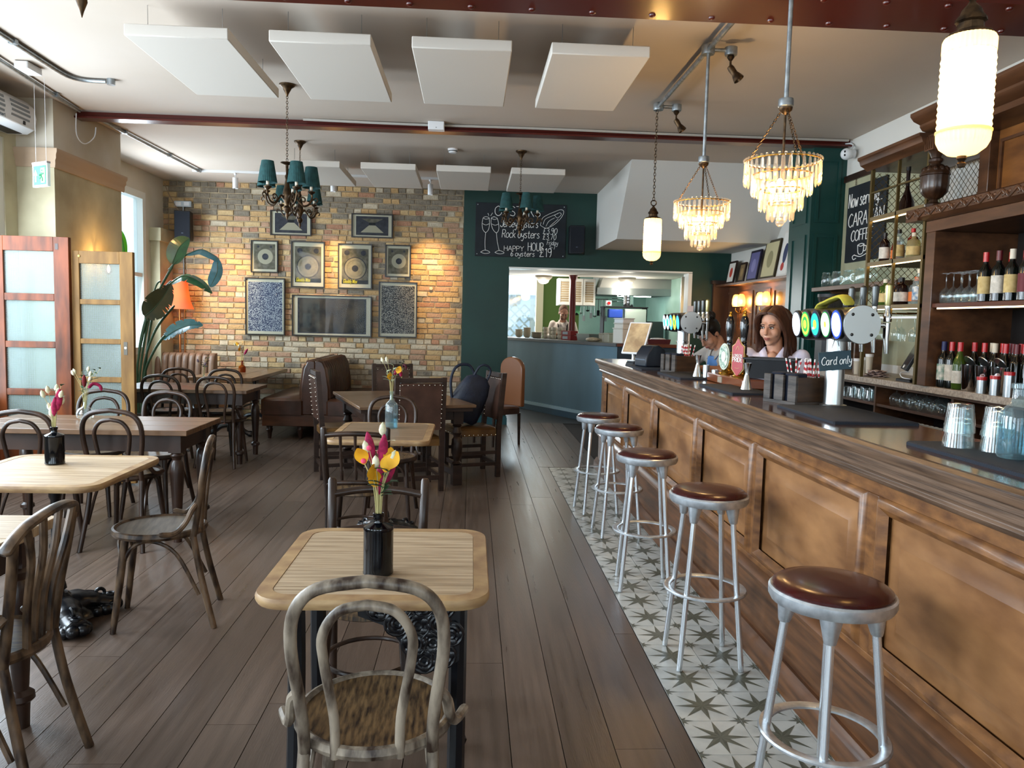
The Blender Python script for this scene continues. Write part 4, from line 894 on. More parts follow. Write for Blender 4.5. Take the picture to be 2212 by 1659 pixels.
def black_bottle(loc, lb, spec, seed):
    t = thing('bottle_vase', lb, 'vase', loc)
    MB().lathe([(.001, 0), (.041, 0), (.0445, .004), (.0445, .008), (.0435, .012), (.0435, .132), (.0445, .136), (.043, .142), (.024, .150), (.015, .154), (.0135, .160), (.0135, .168), (.0165, .170), (.0165, .180), (.014, .182), (.012, .18), (.0115, .15)], n=36, cap=False).build('bottle', BLKG, t)
    bouquet(t, .18, spec, seed); return t
black_bottle((-.26, 2.235, .7503), 'black bottle of bright magenta and yellow dried flowers on the front table', [('bunny', 4, .14, .24, CRM), ('plume', 4, .10, .2, MAG), ('round', 6, .06, .19, YEL), ('leaf', 4, .07, .14, GRN), ('leaf', 1, .2, .22, CRM), ('bud', 4, .15, .21, PNK)], 8)
black_bottle((-2.02, 3.84, .7503), 'black bottle of magenta and cream dried flowers on the left table', [('bunny', 9, .06, .19, CRM), ('plume', 3, .09, .15, MAG), ('leaf', 1, .18, .2, GRN), ('bud', 2, .1, .17, PNK)], 5)
def clear_vase(loc, lb, prof, spec, seed, m=GC, z0=.13, spread=.05, name='glass_vase', water=None):
    t = thing(name, lb, 'vase', loc); MB().lathe(prof, n=28, cap=False).build('vessel', m, t)
    if water: MB().lathe(water, n=24, cap=False).build('water', WATER, t)
    bouquet(t, z0, spec, seed, spread); return t
RV = [(.001, .001), (.03, .0), (.052, .012), (.058, .04), (.045, .07), (.02, .085), (.012, .095), (.011, .12), (.0145, .123), (.0145, .132)]
clear_vase((-2.66, 5.46, .7503), 'round clear vase of white blooms and a red plume, long table', RV, [('bunny', 6, .14, .22, CRM), ('arc', 1, .07, .09, MAG), ('leaf', 6, .08, .22, GRN), ('plume', 1, .13, .15, mat('deep_red_plume', '#5b0f14', .9))], 12, spread=.075)
clear_vase((-2.70, 7.95, .7503), 'round clear vase of dark leafy sprigs, second farmhouse table', RV, [('leaf', 7, .10, .22, DKL), ('bunny', 2, .1, .15, mat('mauve_bud', '#8a7480', .9))], 4, spread=.07)
clear_vase((-2.97, 10.2, .7503), 'amber bottle of yellow dried flowers on the wall table', [(.001, .001), (.04, 0), (.045, .01), (.045, .07), (.03, .085), (.015, .092), (.013, .14), (.016, .142), (.016, .15)], [('round', 6, .10, .22, YEL), ('leaf', 2, .12, .24, mat('russet_leaf', '#7d3b17', .8)), ('plume', 1, .1, .12, MAG), ('bunny', 2, .18, .25, CRM)], 6, AMB, .15, .08, 'amber_bottle')
clear_vase((-.535, 5.28, .7503), 'tall clear bottle half full of water, sprigs and red plume', [(.001, .001), (.04, 0), (.043, .006), (.043, .15), (.036, .17), (.015, .19), (.0125, .2), (.0125, .24), (.0155, .242), (.0155, .252)], [('arc', 1, .10, .12, MAG), ('leaf', 5, .10, .26, SIL), ('round', 2, .08, .14, YEL), ('bunny', 2, .2, .26, CRM)], 21, GCB, .25, .05, 'clear_bottle', [(.001, .004), (.039, .004), (.040, .085), (.001, .085)])
clear_vase((-.70, 7.85, .7503), 'small dark vase with a burgundy sprig on the draw-leaf table', [(.001, 0), (.03, 0), (.036, .03), (.02, .07), (.012, .085), (.012, .14), (.015, .145)], [('leaf', 4, .1, .18, DKL), ('arc', 1, .1, .12, mat('burgundy', '#43101a', .9))], 3, BLKG, .145, .05)
# ------------------------------------------------------------------ acoustic panels
APW = mat('acoustic_white', '#c3bcb2', .9)
ap = MB().box(-.298, -.60, 0, .298, .60, .068).build('acoustic_panel', APW, bevel=.006)
NM = ['leftmost', 'second from left', 'third from left', 'rightmost']
k = 0
for row, (z, yc, xs) in enumerate(((3.10, 5.35, (-1.755, -.925, -.09, .743)), (3.11, 9.22, (-1.76, -.94, -.12, .70)))):
    for i, x in enumerate(xs):
        o = ap if k == 0 else dup(ap); k += 1; o.location = (x, yc, z); tag(o, '%s white ceiling panel of the %s row' % (NM[i], ('front', 'back')[row]), 'ceiling panel', 'hanging acoustic panels')
        for sx in (-1, 1):
            for sy in (-1, 1): MB().tube([(sx*.22, sy*.45, .066), (sx*.22, sy*.45, 3.329-z)], .002, 5).build('hanger', STEEL, o)
# ------------------------------------------------------------------ chains and chandeliers
def chain(mb, p0, p1, link=.028, r=.0022, w_=.0075):
    p0, p1 = Vector(p0), Vector(p1); d = p1-p0; L = d.length; n = max(int(L/(link*.72)), 1); Tq = d.to_track_quat('Z', 'Y').to_matrix().to_4x4()
    for i in range(n):
        c = p0+d*((i+.5)/n); old = mb.T
        mb.T = (old or Matrix()) @ Matrix.Translation(c) @ Tq @ Matrix.Rotation(PI/2*(i % 2), 4, 'Z')
        mb.tube([(w_*math.cos(a), 0, link/2*math.sin(a)) for a in [2*PI*j/8 for j in range(8)]], r, 4, True); mb.T = old
TEALS = mat('teal_pleated_silk', '#173a3a', .8, col2='#1f4848', vs=30)
CANDLE = mat('candle_tube', '#d8cdb8', .6)
def chandelier(loc, drop, lb, rz=0., shades=True):
    t = thing('brass_chandelier', lb, 'chandelier', loc, rz, 'shaded brass chandeliers'); B = -drop
    MB().lathe([(.001, 0), (.062, 0), (.06, -.012), (.035, -.03), (.03, -.042), (.012, -.075), (.006, -.095), (.001, -.096)], n=20).build('ceiling_rose', BRONZE, t)
    c = MB(); chain(c, (0, 0, -.09), (0, 0, B+.06)); c.build('chain', BRONZE, t)
    MB().lathe([(.004, .06), (.05, .05), (.052, .046), (.012, .03), (.009, -.04), (.018, -.06), (.012, -.09), (.022, -.14), (.034, -.19), (.04, -.23), (.02, -.27), (.014, -.29), (.03, -.31), (.024, -.335), (.012, -.35), (.014, -.37), (.005, -.395), (.001, -.41)], c=(0, 0, B), n=18).build('baluster', BRONZE, t)
    for i in range(5):
        a = 2*PI*i/5; T = Matrix.Translation((0, 0, B)) @ Matrix.Rotation(a, 4, 'Z')
        m_ = MB(); m_.T = T
        m_.tube(spline([(.02, 0, -.25), (.055, 0, -.215), (.09, 0, -.25), (.13, 0, -.285), (.175, 0, -.265), (.195, 0, -.21), (.19, 0, -.185)], 4), .008, 8)
        m_.tube(spline([(.09, 0, -.25), (.115, 0, -.215), (.14, 0, -.225), (.135, 0, -.25), (.118, 0, -.245)], 4), .006, 6)
        m_.tube(spline([(.19, 0, -.24), (.225, 0, -.215), (.24, 0, -.235), (.225, 0, -.25)], 4), .006, 6)
        ao = m_.build('arm', BRONZE, t)
        q = MB(); q.T = T; q.lathe([(.008, -.19), (.03, -.172), (.032, -.165), (.012, -.16), (.012, -.15)], c=(.19, 0, 0), n=14); q.build('drip_cup', BRONZE, ao)
        q = MB(); q.T = T; q.lathe([(.012, -.163), (.012, -.10), (.001, -.10)], c=(.19, 0, 0), n=12); q.build('candle_tube', CANDLE, ao)
        if shades:
            q = MB(); q.T = T; q.lathe([(.072, -.135), (.046, .03)], c=(.19, 0, 0), n=60, cap=False, flute=30, fd=.02); q.lathe([(.069, -.135), (.044, .03)], c=(.19, 0, 0), n=24, cap=False); q.build('lamp_shade', TEALS, ao)
    return t
chandelier((-1.503, 6.40, 3.33), .66, 'nearer brass chandelier with teal pleated shades on a long chain', .3)
chandelier((-1.843, 8.42, 3.33), .50, 'farther brass chandelier with teal shades before the framed prints', .75)
chandelier((.50, 8.50, 3.33), .50, 'brass chandelier with teal shades in front of the oyster chalkboard', .0)
chandelier((-1.03, 2.14, 3.33), .66, 'brass chandelier arms cut by the top picture edge', .15)
# ------------------------------------------------------------------ galvanised pipe with spotlights, crystal lights and glass pendants
pp = thing('lamp_pipe_run', 'galvanised pipe run under the ceiling above the bar', 'pipe', (1.485, 0, 3.27))
MB().tube([(0, 4.13, 0), (0, 6.40, 0)], .0165, 12).build('pipe', GALV, pp)
for y in (5.06, 6.39):
    q = MB(); q.lathe([(.001, -.03), (.04, -.03), (.042, -.02), (.042, .02), (.04, .028), (.001, .028)], c=(0, y, 0), n=20); q.tube([(0, y, 0), (.13, y, 0)], .013, 10); q.lathe([(.001, -.03), (.038, -.03), (.04, -.02), (.04, .02), (.001, .024)], c=(.15, y, 0), n=20); q.build('junction_box', GALV, pp)
def spotlight(y, lb, tilt):
    t = thing('spotlight', lb, 'spotlight', (1.635, y, 3.24), 0, 'bronze spotlights on the pipe run')
    MB().lathe([(.02, 0), (.024, -.012), (.012, -.03), (.007, -.034), (.007, -.075)], n=14).build('stem', BRONZE, t)
    h_ = MB(); h_.T = Matrix.Translation((0, 0, -.075)) @ Matrix.Rotation(tilt, 4, 'X') @ Matrix.Rotation(-.55, 4, 'Y'); h_.lathe([(.001, .01), (.018, .008), (.022, -.01), (.02, -.05), (.028, -.07), (.036, -.10), (.033, -.10), (.02, -.06)], n=18); h_.build('lamp_head', BRONZE, t)
    return t
spotlight(5.06, 'bronze spotlight nearer the red beam', -.3); spotlight(6.39, 'bronze spotlight at the far end of the pipe', -.2)
CRYS = glass('crystal', '#fff7ea', .04, 1.5, .10); BULB = glow('warm_bulb', '#ffd9a0', 30.)
def crystal_light(y, ztop, lb, seed):
    x = 1.488; t = thing('crystal_chandelier', lb, 'chandelier', (x, y, 2.0), 0, 'tiered crystal chandeliers above the bar')
    MB().tube([(0, 0, .56), (0, 0, ztop-2.0)], .011, 12).build('down_pipe', GALV, t)
    MB().lathe([(.012, .60), (.034, .595), (.036, .585), (.036, .56), (.03, .553), (.012, .55)], n=20).build('pipe_collar', GALV, t)
    MB().lathe([(.033, .553), (.03, .54), (.012, .525), (.006, .52), (.006, .20), (.001, .2)], n=16).build('centre_stem', BRONZE, t)
    for i in range(3):
        a = 2*PI*i/3+.5; c = MB(); chain(c, (.02*math.cos(a), .02*math.sin(a), .54), (.168*math.cos(a), .168*math.sin(a), .305), .02, .0016, .005); c.build('chain', BRONZE, t)
    tiers = ((.176, .30, .115, 34), (.138, .235, .10, 28), (.10, .165, .10, 20), (.06, .10, .085, 12))
    pm = None
    for R_, zt, L, n in tiers:
        ro = MB().torus((0, 0, zt), R_, .004, 40, 6).build('tier_ring', BRASS, t)
        for i in range(n):
            a = 2*PI*(i+.5)/n; sc_ = L/.1
            if pm is None:
                q = MB(); q.lathe([(.002, 0), (.0075, -.012), (.0095, -.05), (.0105, -.082), (.006, -.094), (.0005, -.1)], n=6, sy=.6); pm = q.build('crystal_drop', CRYS, ro); o = pm
            else: o = piece(pm, 'crystal_drop', ro)
            o.location = (R_*math.cos(a), R_*math.sin(a), zt); o.rotation_euler = (0, 0, a+PI/2); o.scale = (1.1, 1, sc_)
    bd = MB()
    for i in range(40): a = 2*PI*i/40; bd.ball((.178*math.cos(a), .178*math.sin(a), .305), .008, 6, 4)
    b2 = bd.build('bead_trim', CRYS, t); b2['kind'] = 'stuff'
    MB().ball((0, 0, .01), .021, 16, 10).build('crystal_ball', CRYS, t)
    for i in range(3):
        a = 2*PI*i/3; MB().ball((.055*math.cos(a), .055*math.sin(a), .185), (.016, .016, .026), 12, 8).build('bulb', BULB, t)
    point('crystal_lamp_light', (0, 0, .215), 13, WARM, .06, t); return t
crystal_light(3.74, 3.325, 'larger-looking crystal chandelier on a pipe, nearer the camera', 1); crystal_light(5.06, 3.245, 'farther crystal chandelier hanging from the pipe junction', 2)
PSH = shade_mat('cut_glass_shade', '#ffeec4', .5, .3)
def glass_pendant(x, y, zt, lb):
    t = thing('glass_pendant', lb, 'pendant lamp', (x, y, 2.02), 0, 'ribbed glass pendants above the bar')
    MB().lathe([(.001, -.032), (.01, -.03), (.014, -.02), (.008, -.014), (.014, -.006), (.013, .004)], n=14).build('finial', BRONZE, t)
    MB().lathe([(.014, .002), (.04, .008), (.062, .026), (.071, .045), (.073, .07)], n=72, cap=False, flute=36, fd=.02).build('lower_bowl', PSH, t)
    MB().torus((0, 0, .073), .073, .004, 40, 6).build('rim_band', PSH, t)
    pr = [(.070, .075)]+[(.0705+(.0022 if i % 2 else -.001), .08+i*.0095) for i in range(23)]+[(.07, .30)]
    MB().lathe(pr, n=48, cap=False, flute=24, fd=.02).build('shade_cylinder', PSH, t)
    MB().lathe([(.071, .30), (.071, .335), (.066, .345), (.058, .348)], n=72, cap=False, flute=36, fd=.02).build('shade_collar', PSH, t)
    MB().lathe([(.062, .345), (.06, .355), (.036, .365), (.034, .385), (.042, .39), (.04, .40), (.03, .412), (.026, .425), (.012, .44), (.006, .452)], n=24, flute=12, fd=.03).build('cap', BRONZE, t)
    q = MB(); q.torus((0, 0, .475), .022, .005, 18, 6, T=RX(PI/2)); q.build('cap_ring', BRONZE, t)
    c = MB(); chain(c, (0, 0, .495), (0, 0, zt-2.02), .034, .0026, .009); c.build('chain', BRONZE, t)
    MB().lathe([(.001, .11), (.016, .12), (.026, .15), (.026, .23), (.016, .26), (.012, .28), (.001, .285)], n=16).build('bulb', glow('pendant_bulb', '#ffdca0', 48.), t)
    point('pendant_light', (0, 0, .20), 12, WARM, .05, t); return t
glass_pendant(1.45, 2.28, 3.329, 'large glowing ribbed glass pendant at the right top'); glass_pendant(1.476, 6.39, 3.238, 'small-looking glowing glass pendant at the far end of the pipe')
# ------------------------------------------------------------------ ceiling fittings
tr_ = thing('spotlight_track', 'white lighting track along the ceiling before the brick wall', 'track', (0, 0, 0)); MB().box(-3.6, 10.235, 3.30, .1, 10.265, 3.329).build('rail', WHITEPL, tr_)
for i, (x, tgt) in enumerate(((-3.06, (-3.45, 11.1, 1.75)), (-1.82, (-1.99, 11.1, 2.05)), (-.57, (-.60, 11.1, 2.12)))):
    t = thing('cylinder_spotlight', ('left', 'middle', 'right')[i]+' white cylinder spotlight before the brick wall', 'spotlight', (x, 10.25, 3.30), 0, 'white cylinder spotlights')
    MB().lathe([(.02, .0), (.02, -.02), (.006, -.025), (.006, -.06)], n=12).build('bracket', WHITEPL, t)
    MB().lathe([(.001, -.06), (.033, -.06), (.034, -.065), (.034, -.195), (.030, -.195), (.028, -.16), (.001, -.16)], n=20).build('can', WHITEPL, t)
    spot('wall_spot_light', (x, 10.25, 3.09), tgt, 170, WARM, 44, .9)
    # warm wall lamp pool lower down comes from these cans
t = thing('smoke_detector', 'round white smoke detector on the ceiling', 'smoke detector', (-.24, 8.52, 3.33)); MB().lathe([(.001, 0), (.055, 0), (.055, -.012), (.048, -.02), (.048, -.032), (.036, -.045), (.001, -.046)], n=24).build('case', WHITEPL, t); MB().lathe([(.0485, -.022), (.049, -.022), (.049, -.030), (.0485, -.030)], n=24, cap=False).build('vent_slots', BLACK, t)
t = thing('beam_sensor', 'white box sensor fixed beside the thin red beam', 'sensor', (-.365, 7.40, 3.282)); MB().bbox(-.075, -.045, -.03, .075, .045, .047, .006).build('case', WHITEPL, t); MB().ball((0, -.046, -.012), .004, 6, 4).build('indicator', BLACK, t)
def conduit(lb, pts, r=.014, clips=(), m=GALV):
    t = thing('conduit_pipe', lb, 'pipe', (0, 0, 0)); MB().tube(pts, r, 10).build('pipe', m, t)
    for c in clips: MB().cbox(c, (.05, .035, .034)).build('saddle_clip', m, t)
    return t
t = conduit('galvanised conduit bending across the ceiling at far left', [(-3.06, 3.4, 3.31), (-3.14, 5.2, 3.31)]+spline([(-3.17, 6.0, 3.31), (-3.17, 6.32, 3.31), (-3.10, 6.43, 3.31), (-2.93, 6.45, 3.31)], 5), .017, ((-3.155, 5.6, 3.312),)); MB().lathe([(.001, -.025), (.03, -.025), (.032, .02), (.001, .02)], c=(-2.89, 6.45, 3.31), n=16).build('end_box', GALV, t)
conduit('galvanised conduit along the wall top running to the red beam', [(-3.30, 4.0, 3.305), (-3.60, 7.40, 3.305)], .014, ((-3.44, 5.6, 3.31), (-3.55, 6.9, 3.31)))
conduit('galvanised conduit from the red beam to the brick wall', [(-3.56, 7.66, 3.305), (-3.50, 10.25, 3.305)], .014, ((-3.55, 8.2, 3.31), (-3.52, 9.3, 3.31), (-3.5, 10.2, 3.31)))
tag(MB().tube(spline([(-3.62, 7.38, 3.28), (-3.64, 7.42, 3.10), (-3.62, 7.52, 3.04), (-3.58, 7.62, 3.12), (-3.57, 7.64, 3.22)], 6), .005, 6).build('looped_cable', WHITEPL), 'pale cable looping below the end of the red beam', 'cable')
tag(MB().bbox(-.05, -.10, -.02, .05, .10, .03, .006).build('junction_box', WHITEPL, at=(-3.36, 6.15, 3.295)), 'white junction box beside the ceiling conduit', 'junction box')
tag(MB().tube(spline([(-1.6, 7.44, 3.318), (-.6, 7.45, 3.312), (.6, 7.44, 3.316), (2.0, 7.45, 3.312), (3.6, 7.45, 3.316)], 6), .012, 6).build('beam_cable', mat('grey_cable', '#a8a49c', .6)), 'pale cable running along the thin red beam', 'cable')
# ------------------------------------------------------------------ air curtain, exit sign
t = thing('air_curtain_heater', 'white air curtain heater over the street door', 'heater', (-3.985, 6.42, 2.98)); P_ = [(0, 0), (.17, .0), (.235, .04), (.25, .13), (.23, .22), (.17, .27), (0, .27)]
MB().prism(P_, 'y', -.75, .53).build('case', WHITEPL, t, bevel=.01); MB().box(.03, -.70, -.004, .15, .48, .003).build('outlet_slot', BLACK, t)
for yy in (-.05, .30):
    for j in range(4): MB().cbox((.250-.012*abs(j-1.2)*.6, yy, .09+j*.037), (.006, .26, .018), RY(-.12*(j-1))).build('grille_slot', mat('grille_grey', '#7f8488', .5), t)
MB().box(.238, .34, .045, .2385+.005, .37, .075).build('switch', BLACK, t)
q = MB(); lettering(q, 'Consort', 0, 0, .03, .002, Matrix.Translation((.2405, -.02, .045)) @ Matrix.Rotation(PI/2, 4, 'Z') @ Matrix.Rotation(.0, 4, 'X'), sx=.8); q.build('lettering', mat('grey_print', '#5c6266', .6), t)
t = thing('exit_sign', 'green hanging exit sign with arrow and running man', 'sign', (-3.47, 6.50, 2.57), -.55)
MB().box(-.10, -.012, -.09, .10, .012, .09).build('panel', mat('exit_white', '#cfe0da', .5), t); MB().box(-.10, -.016, .09, .10, .016, .105).build('top_rail', mat('sign_rail', '#8f8a88', .4), t)
MB().box(-.083, -.0145, -.075, .083, -.0125, .075).build('green_field', glow('exit_green', '#067040', .12), t)
MB().prism([(-.062, -.05), (-.042, -.05), (-.042, .0), (-.026, .0), (-.052, .045), (-.078, .0), (-.062, .0)], 'y', -.0165, -.0147).build('arrow', glow('exit_mark', '#e6fff4', .5), t)
mm = MB(); mm.box(.02, -.0165, -.06, .07, -.0147, .055); mm.build('doorway_mark', MATS['exit_mark'], t)
rm = MB(); rm.ball((.035, -.018, .035), (.009, .002, .009), 10, 6); MBt = rm.build('man_head', MATS['exit_green'], t)
rm = MB()
for a in ([(.034, .018), (.028, -.01)], [(.028, -.01), (.044, -.03), (.042, -.052)], [(.028, -.01), (.012, -.026), (-.004, -.024)], [(.033, .014), (.05, .004), (.058, .014)], [(.032, .014), (.012, .008), (.006, -.006)]): rm.tube([(x, -.018, z) for x, z in a], .0055, 6)
rm.build('running_figure', MATS['exit_green'], t)
for x in (-.07, .07): MB().tube([(x, 0, .105), (x, 0, .752)], .0015, 5).build('hanging_wire', WHITEPL, t)
# ------------------------------------------------------------------ glazed screens
WG = glass('wired_glass', '#dfe9e4', .15, .3, .14)
def screen(lb, x0, x1, y, z1, zs, stile, top, m, zb=.02):
    t = thing('glazed_screen', lb, 'screen', ((x0+x1)/2, y, 0)); a = (x1-x0)/2
    MB().box(-a, -.022, zb, -a+stile[0], .022, z1).build('stile', m, t, bevel=.003); MB().box(a-stile[1], -.022, zb, a, .022, z1).build('stile', m, t, bevel=.003)
    MB().box(-a+stile[0], -.022, zs[0][1], a-stile[1], .022, z1).build('top_rail', m, t, bevel=.003)
    for i, (b0, b1) in enumerate(zs):
        lo = zs[i+1][1] if i+1 < len(zs) else zb
        MB().box(-a+stile[0], -.02, lo, a-stile[1], .02, b0).build('glazing_bar' if i+1 < len(zs) else 'bottom_rail', m, t, bevel=.004)
        po = MB().box(-a+stile[0], -.003, b0, a-stile[1], .003, b1).build('pane', WG, t)
        wires = MB(); nx, nz = 22, int((b1-b0)/.018)
        for k_ in range(1, nx): x = -a+stile[0]+(2*a-stile[0]-stile[1])*k_/nx; wires.box(x-.0005, -.0037, b0, x+.0005, -.0032, b1)
        for k_ in range(1, nz): z = b0+(b1-b0)*k_/nz; wires.box(-a+stile[0], -.0037, z-.0005, a-stile[1], -.0032, z+.0005)
        wo = wires.build('wire_mesh', mat('wire', '#7d8684', .5), po); wo['kind'] = 'stuff'
    return t
RW = mat('red_brown_door', '#74391a', .4, col2='#43200e', vs=4, stretch=(3, 1, .6), detail=8, spec=.2, coat=.1); TW = mat('golden_door', '#8a6636', .5, col2='#5f4220', vs=4, stretch=(3, 1, .6), detail=9, lo=.3, hi=.7, spec=.2)
s1 = screen('taller red-brown glazed screen at far left', -3.99, -3.372, 6.72, 2.105, [(1.632, 1.985), (1.231, 1.571), (.831, 1.177), (.42, .775)], (.085, .125), .12, RW)
MB().box(.20, -.024, 2.00, .225, -.0222, 2.05).build('hinge_recess', DARKW, s1)
s2 = screen('shorter golden wood glazed screen beside the plant', -3.365, -2.868, 6.76, 2.0, [(1.595, 1.895), (1.262, 1.552), (.938, 1.219), (.60, .891)], (.055, .11), .105, TW)
q = MB(); q.box(.165, -.0245, 1.13, .195, -.0222, 1.24); lp = q.build('lock_plate', mat('worn_iron', '#4a453d', .4, metal=.6), s2); MB().lathe([(.001, 0), (.011, 0), (.011, .002), (.001, .002)], c=(.18, -.0246, 1.19), n=14, T=RX(PI/2)).build('knob_hole', mat('hole_light', '#b9b5a9', .6), lp)
MB().lathe([(.001, 0), (.009, 0), (.009, .006), (.001, .008)], c=(-.19, -.0222, 1.955), n=12, T=RX(PI/2)).build('brass_boss', BRASS, s2)
# wall lamp on the plaster pier
t = thing('wall_lamp', 'bare-bulb wall lamp glowing on the plaster pier behind the screen', 'wall lamp', (-3.68, 7.80, 2.02))
MB().lathe([(.001, 0), (.05, 0), (.05, .012), (.02, .02), (.001, .02)], n=20, T=RY(PI/2)).build('back_plate', BRONZE, t); MB().tube(spline([(.015, 0, 0), (.09, 0, .03), (.13, 0, .0), (.13, 0, -.03)], 5), .007, 8).build('arm', BRONZE, t)
MB().lathe([(.014, -.02), (.018, -.03), (.018, -.055), (.012, -.06)], c=(.13, 0, 0), n=14).build('lamp_holder', BRASS, t)
MB().lathe([(.011, -.055), (.02, -.085), (.033, -.125), (.03, -.155), (.001, -.17)], c=(.13, 0, 0), n=20, cap=False).build('bulb_glass', glass('bulb_glass', '#ffe9bd', .0, 1.), t)
MB().lathe([(.003, -.075), (.011, -.095), (.013, -.125), (.003, -.145)], c=(.13, 0, 0), n=8).build('filament', glow('filament', '#ffb45a', 60.), t)
point('wall_lamp_light', (.14, 0, -.03), 16, (1., .55, .18), .02, t)
# ------------------------------------------------------------------ bird-of-paradise plant
PLG = mat('strelitzia_leaf', '#1f4a33', .35, col2='#2d6a3c', vs=6, coat=.3); PLB = mat('strelitzia_leaf_blue', '#2c5a62', .3, col2='#4d8a9c', vs=5, coat=.4); PLD = mat('dry_leaf', '#3b3a22', .5, col2='#26301c', vs=8); PST = mat('petiole', '#2b4630', .4, col2='#3c5a44', vs=5); PLL = mat('lime_leaf', '#4fa01c', .4)
pt = thing('bird_of_paradise_plant', 'tall potted bird-of-paradise plant by the back window', 'plant', (-3.80, 9.02, 0))
MB().lathe([(.001, .0), (.15, 0), (.17, .02), (.2, .34), (.205, .36), (.19, .36), (.18, .33), (.001, .33)], n=28).build('pot', mat('grey_pot', '#5c5a56', .7), pt)
def blade(name, pts, wd, m, up=(0, -1, .3), torn=0, fold=.35, seed=1):
    P = [Vector(p) for p in spline(pts, 8)]; n = len(P); r = random.Random(seed); L_ = []; R_ = []; C_ = []
    for i, p in enumerate(P):
        t_ = i/(n-1); d = (P[min(i+1, n-1)]-P[max(i-1, 0)]).normalized(); s_ = d.cross(Vector(up)); s_.normalize(); nn = s_.cross(d)
        w_ = wd*math.sin(PI*min(max(t_, .02), .985)**.8)**.75
        C_.append(p); L_.append(p-s_*w_+nn*w_*fold); R_.append(p+s_*w_+nn*w_*fold)
    m_ = MB(); th = Vector((0, .0025, .001))
    for i in range(n-1):
        for S_ in (L_, R_):
            a, b2, c, d2 = C_[i], C_[i+1], S_[i+1], S_[i]
            if torn and r.random() < torn: c = b2.lerp(c, r.uniform(.45, .8))
            m_.add([a, b2, c, d2, a+th, b2+th, c+th, d2+th], [(0, 1, 2, 3), (7, 6, 5, 4), (0, 4, 5, 1), (1, 5, 6, 2), (2, 6, 7, 3), (3, 7, 4, 0)])
    o = m_.build(name, m, pt); MB().tube([tuple(p) for p in P], [.007*(1-.8*i/(n-1)) for i in range(n)], 6).build('midrib', PST, o); return o
def petiole(pts, r=.014): MB().tube(spline(pts, 6), [r*1.3]+[r]*(6*(len(pts)-1)-1)+[r*.6], 8).build('petiole', PST, pt)
B0 = (0, 0, .3)
petiole([B0, (.03, 0, .85), (.17, 0, 1.55), (.42, 0, 2.06)]); blade('leaf', [(.40, 0, 2.05), (.48, 0, 2.24), (.60, -.02, 2.34)], .11, PLG, (0, -1, 0), 0, .2, 2); petiole([(.36, 0, 1.98), (.44, 0, 2.07), (.58, 0, 2.17)], .01)
blade('leaf', [(.56, 0, 2.16), (.72, 0, 2.22), (.86, 0, 2.16), (.93, 0, 2.08)], .075, PLB, (0, -.4, 1), 0, -.5, 3); blade('leaf', [(.90, 0, 2.12), (.90, 0, 1.98), (.85, 0, 1.86), (.82, 0, 1.80)], .07, PLB, (0, -1, 0), 0, .3, 4)
petiole([(.05, .05, .3), (.08, .05, 1.0), (.2, .03, 1.6), (.38, .02, 1.86)]); blade('leaf', [(.36, 0, 1.82), (.52, 0, 1.92), (.70, 0, 1.86), (.84, 0, 1.73)], .085, PLG, (0, -.6, 1), .15, -.3, 5)
petiole([(-.03, 0, .3), (.0, 0, .9), (.12, -.02, 1.45)]); blade('leaf', [(.10, -.03, 1.45), (.22, -.05, 1.55), (.32, -.05, 1.68), (.40, -.04, 1.82)], .14, PLD, (.4, -1, .2), .35, .25, 6)
petiole([(.04, -.04, .3), (.10, -.05, .8), (.22, -.06, 1.08), (.34, -.08, 1.24)]); blade('leaf', [(.32, -.08, 1.20), (.46, -.08, 1.30), (.62, -.08, 1.36), (.76, -.08, 1.36)], .10, PLB, (0, -1, .8), .3, .2, 7)
petiole([(.02, .04, .3), (.06, .04, .9), (.2, .02, 1.3), (.42, 0, 1.58)]); petiole([(-.02, .03, .3), (.02, .0, 1.1), (.2, .0, 1.75), (.27, 0, 1.85)], .01)
petiole([(-.04, 0, .3), (-.10, 0, 1.2), (-.13, 0, 2.1)], .01); blade('leaf', [(-.125, 0, 2.08), (-.13, -.01, 2.22), (-.15, -.01, 2.34), (-.18, 0, 2.42)], .05, PLL, (0, -1, 0), 0, .4, 8)
# ------------------------------------------------------------------ wall speakers, socket, floor lamp
def speaker(loc, lb, rz):
    t = thing('wall_speaker', lb, 'speaker', loc, rz, 'black wall speakers')
    MB().prism([(-.12, .0), (-.10, -.19), (.10, -.19), (.12, .0), (.09, .02), (-.09, .02)], 'z', -.195, .195).build('cabinet', BLACK, t, bevel=.008); MB().box(-.095, -.1965, -.18, .095, -.1915, .18).build('grille', mat('grille_cloth', '#15181f', .9), t); MB().box(-.03, .02, -.05, .03, .10, .05).build('bracket', BLACKM, t)
    MB().box(-.012, -.198, -.11, .012, -.1966, -.10).build('badge', mat('badge_grey', '#4a5260', .4), t); return t
speaker((-3.98, 10.98, 2.68), 'black wall speaker at the left end of the brick wall', .25); speaker((1.46, 11.0, 2.65), 'black wall speaker beside the oyster chalkboard', -.1)
t = thing('wall_socket_box', 'grey double socket box high on the brick wall', 'socket', (-4.02, 11.095, 3.0)); MB().bbox(-.115, -.045, -.04, .115, .0, .04, .006).build('box', mat('socket_metal', '#aeb6bb', .4), t)
for x in (-.055, .055): MB().box(x-.035, -.047, -.025, x+.035, -.0452, .025).build('face_plate', WHITEPL, t)
MB().tube([(0, -.02, -.04), (0, -.02, -2.95)], .01, 8).build('conduit', GALV, t)
tag(MB().tube(spline([(-4.26, 11.06, 3.27), (-4.2, 11.05, 3.12), (-4.08, 11.05, 2.92), (-4.0, 11.05, 2.86)], 5), .006, 6).build('speaker_cable', mat('brown_cable', '#8d7862', .6)), 'thin cable running down the wall corner to the speaker', 'cable')
t = thing('floor_lamp', 'copper floor lamp with orange and white flared shade', 'lamp', (-4.0, 10.86, 0))
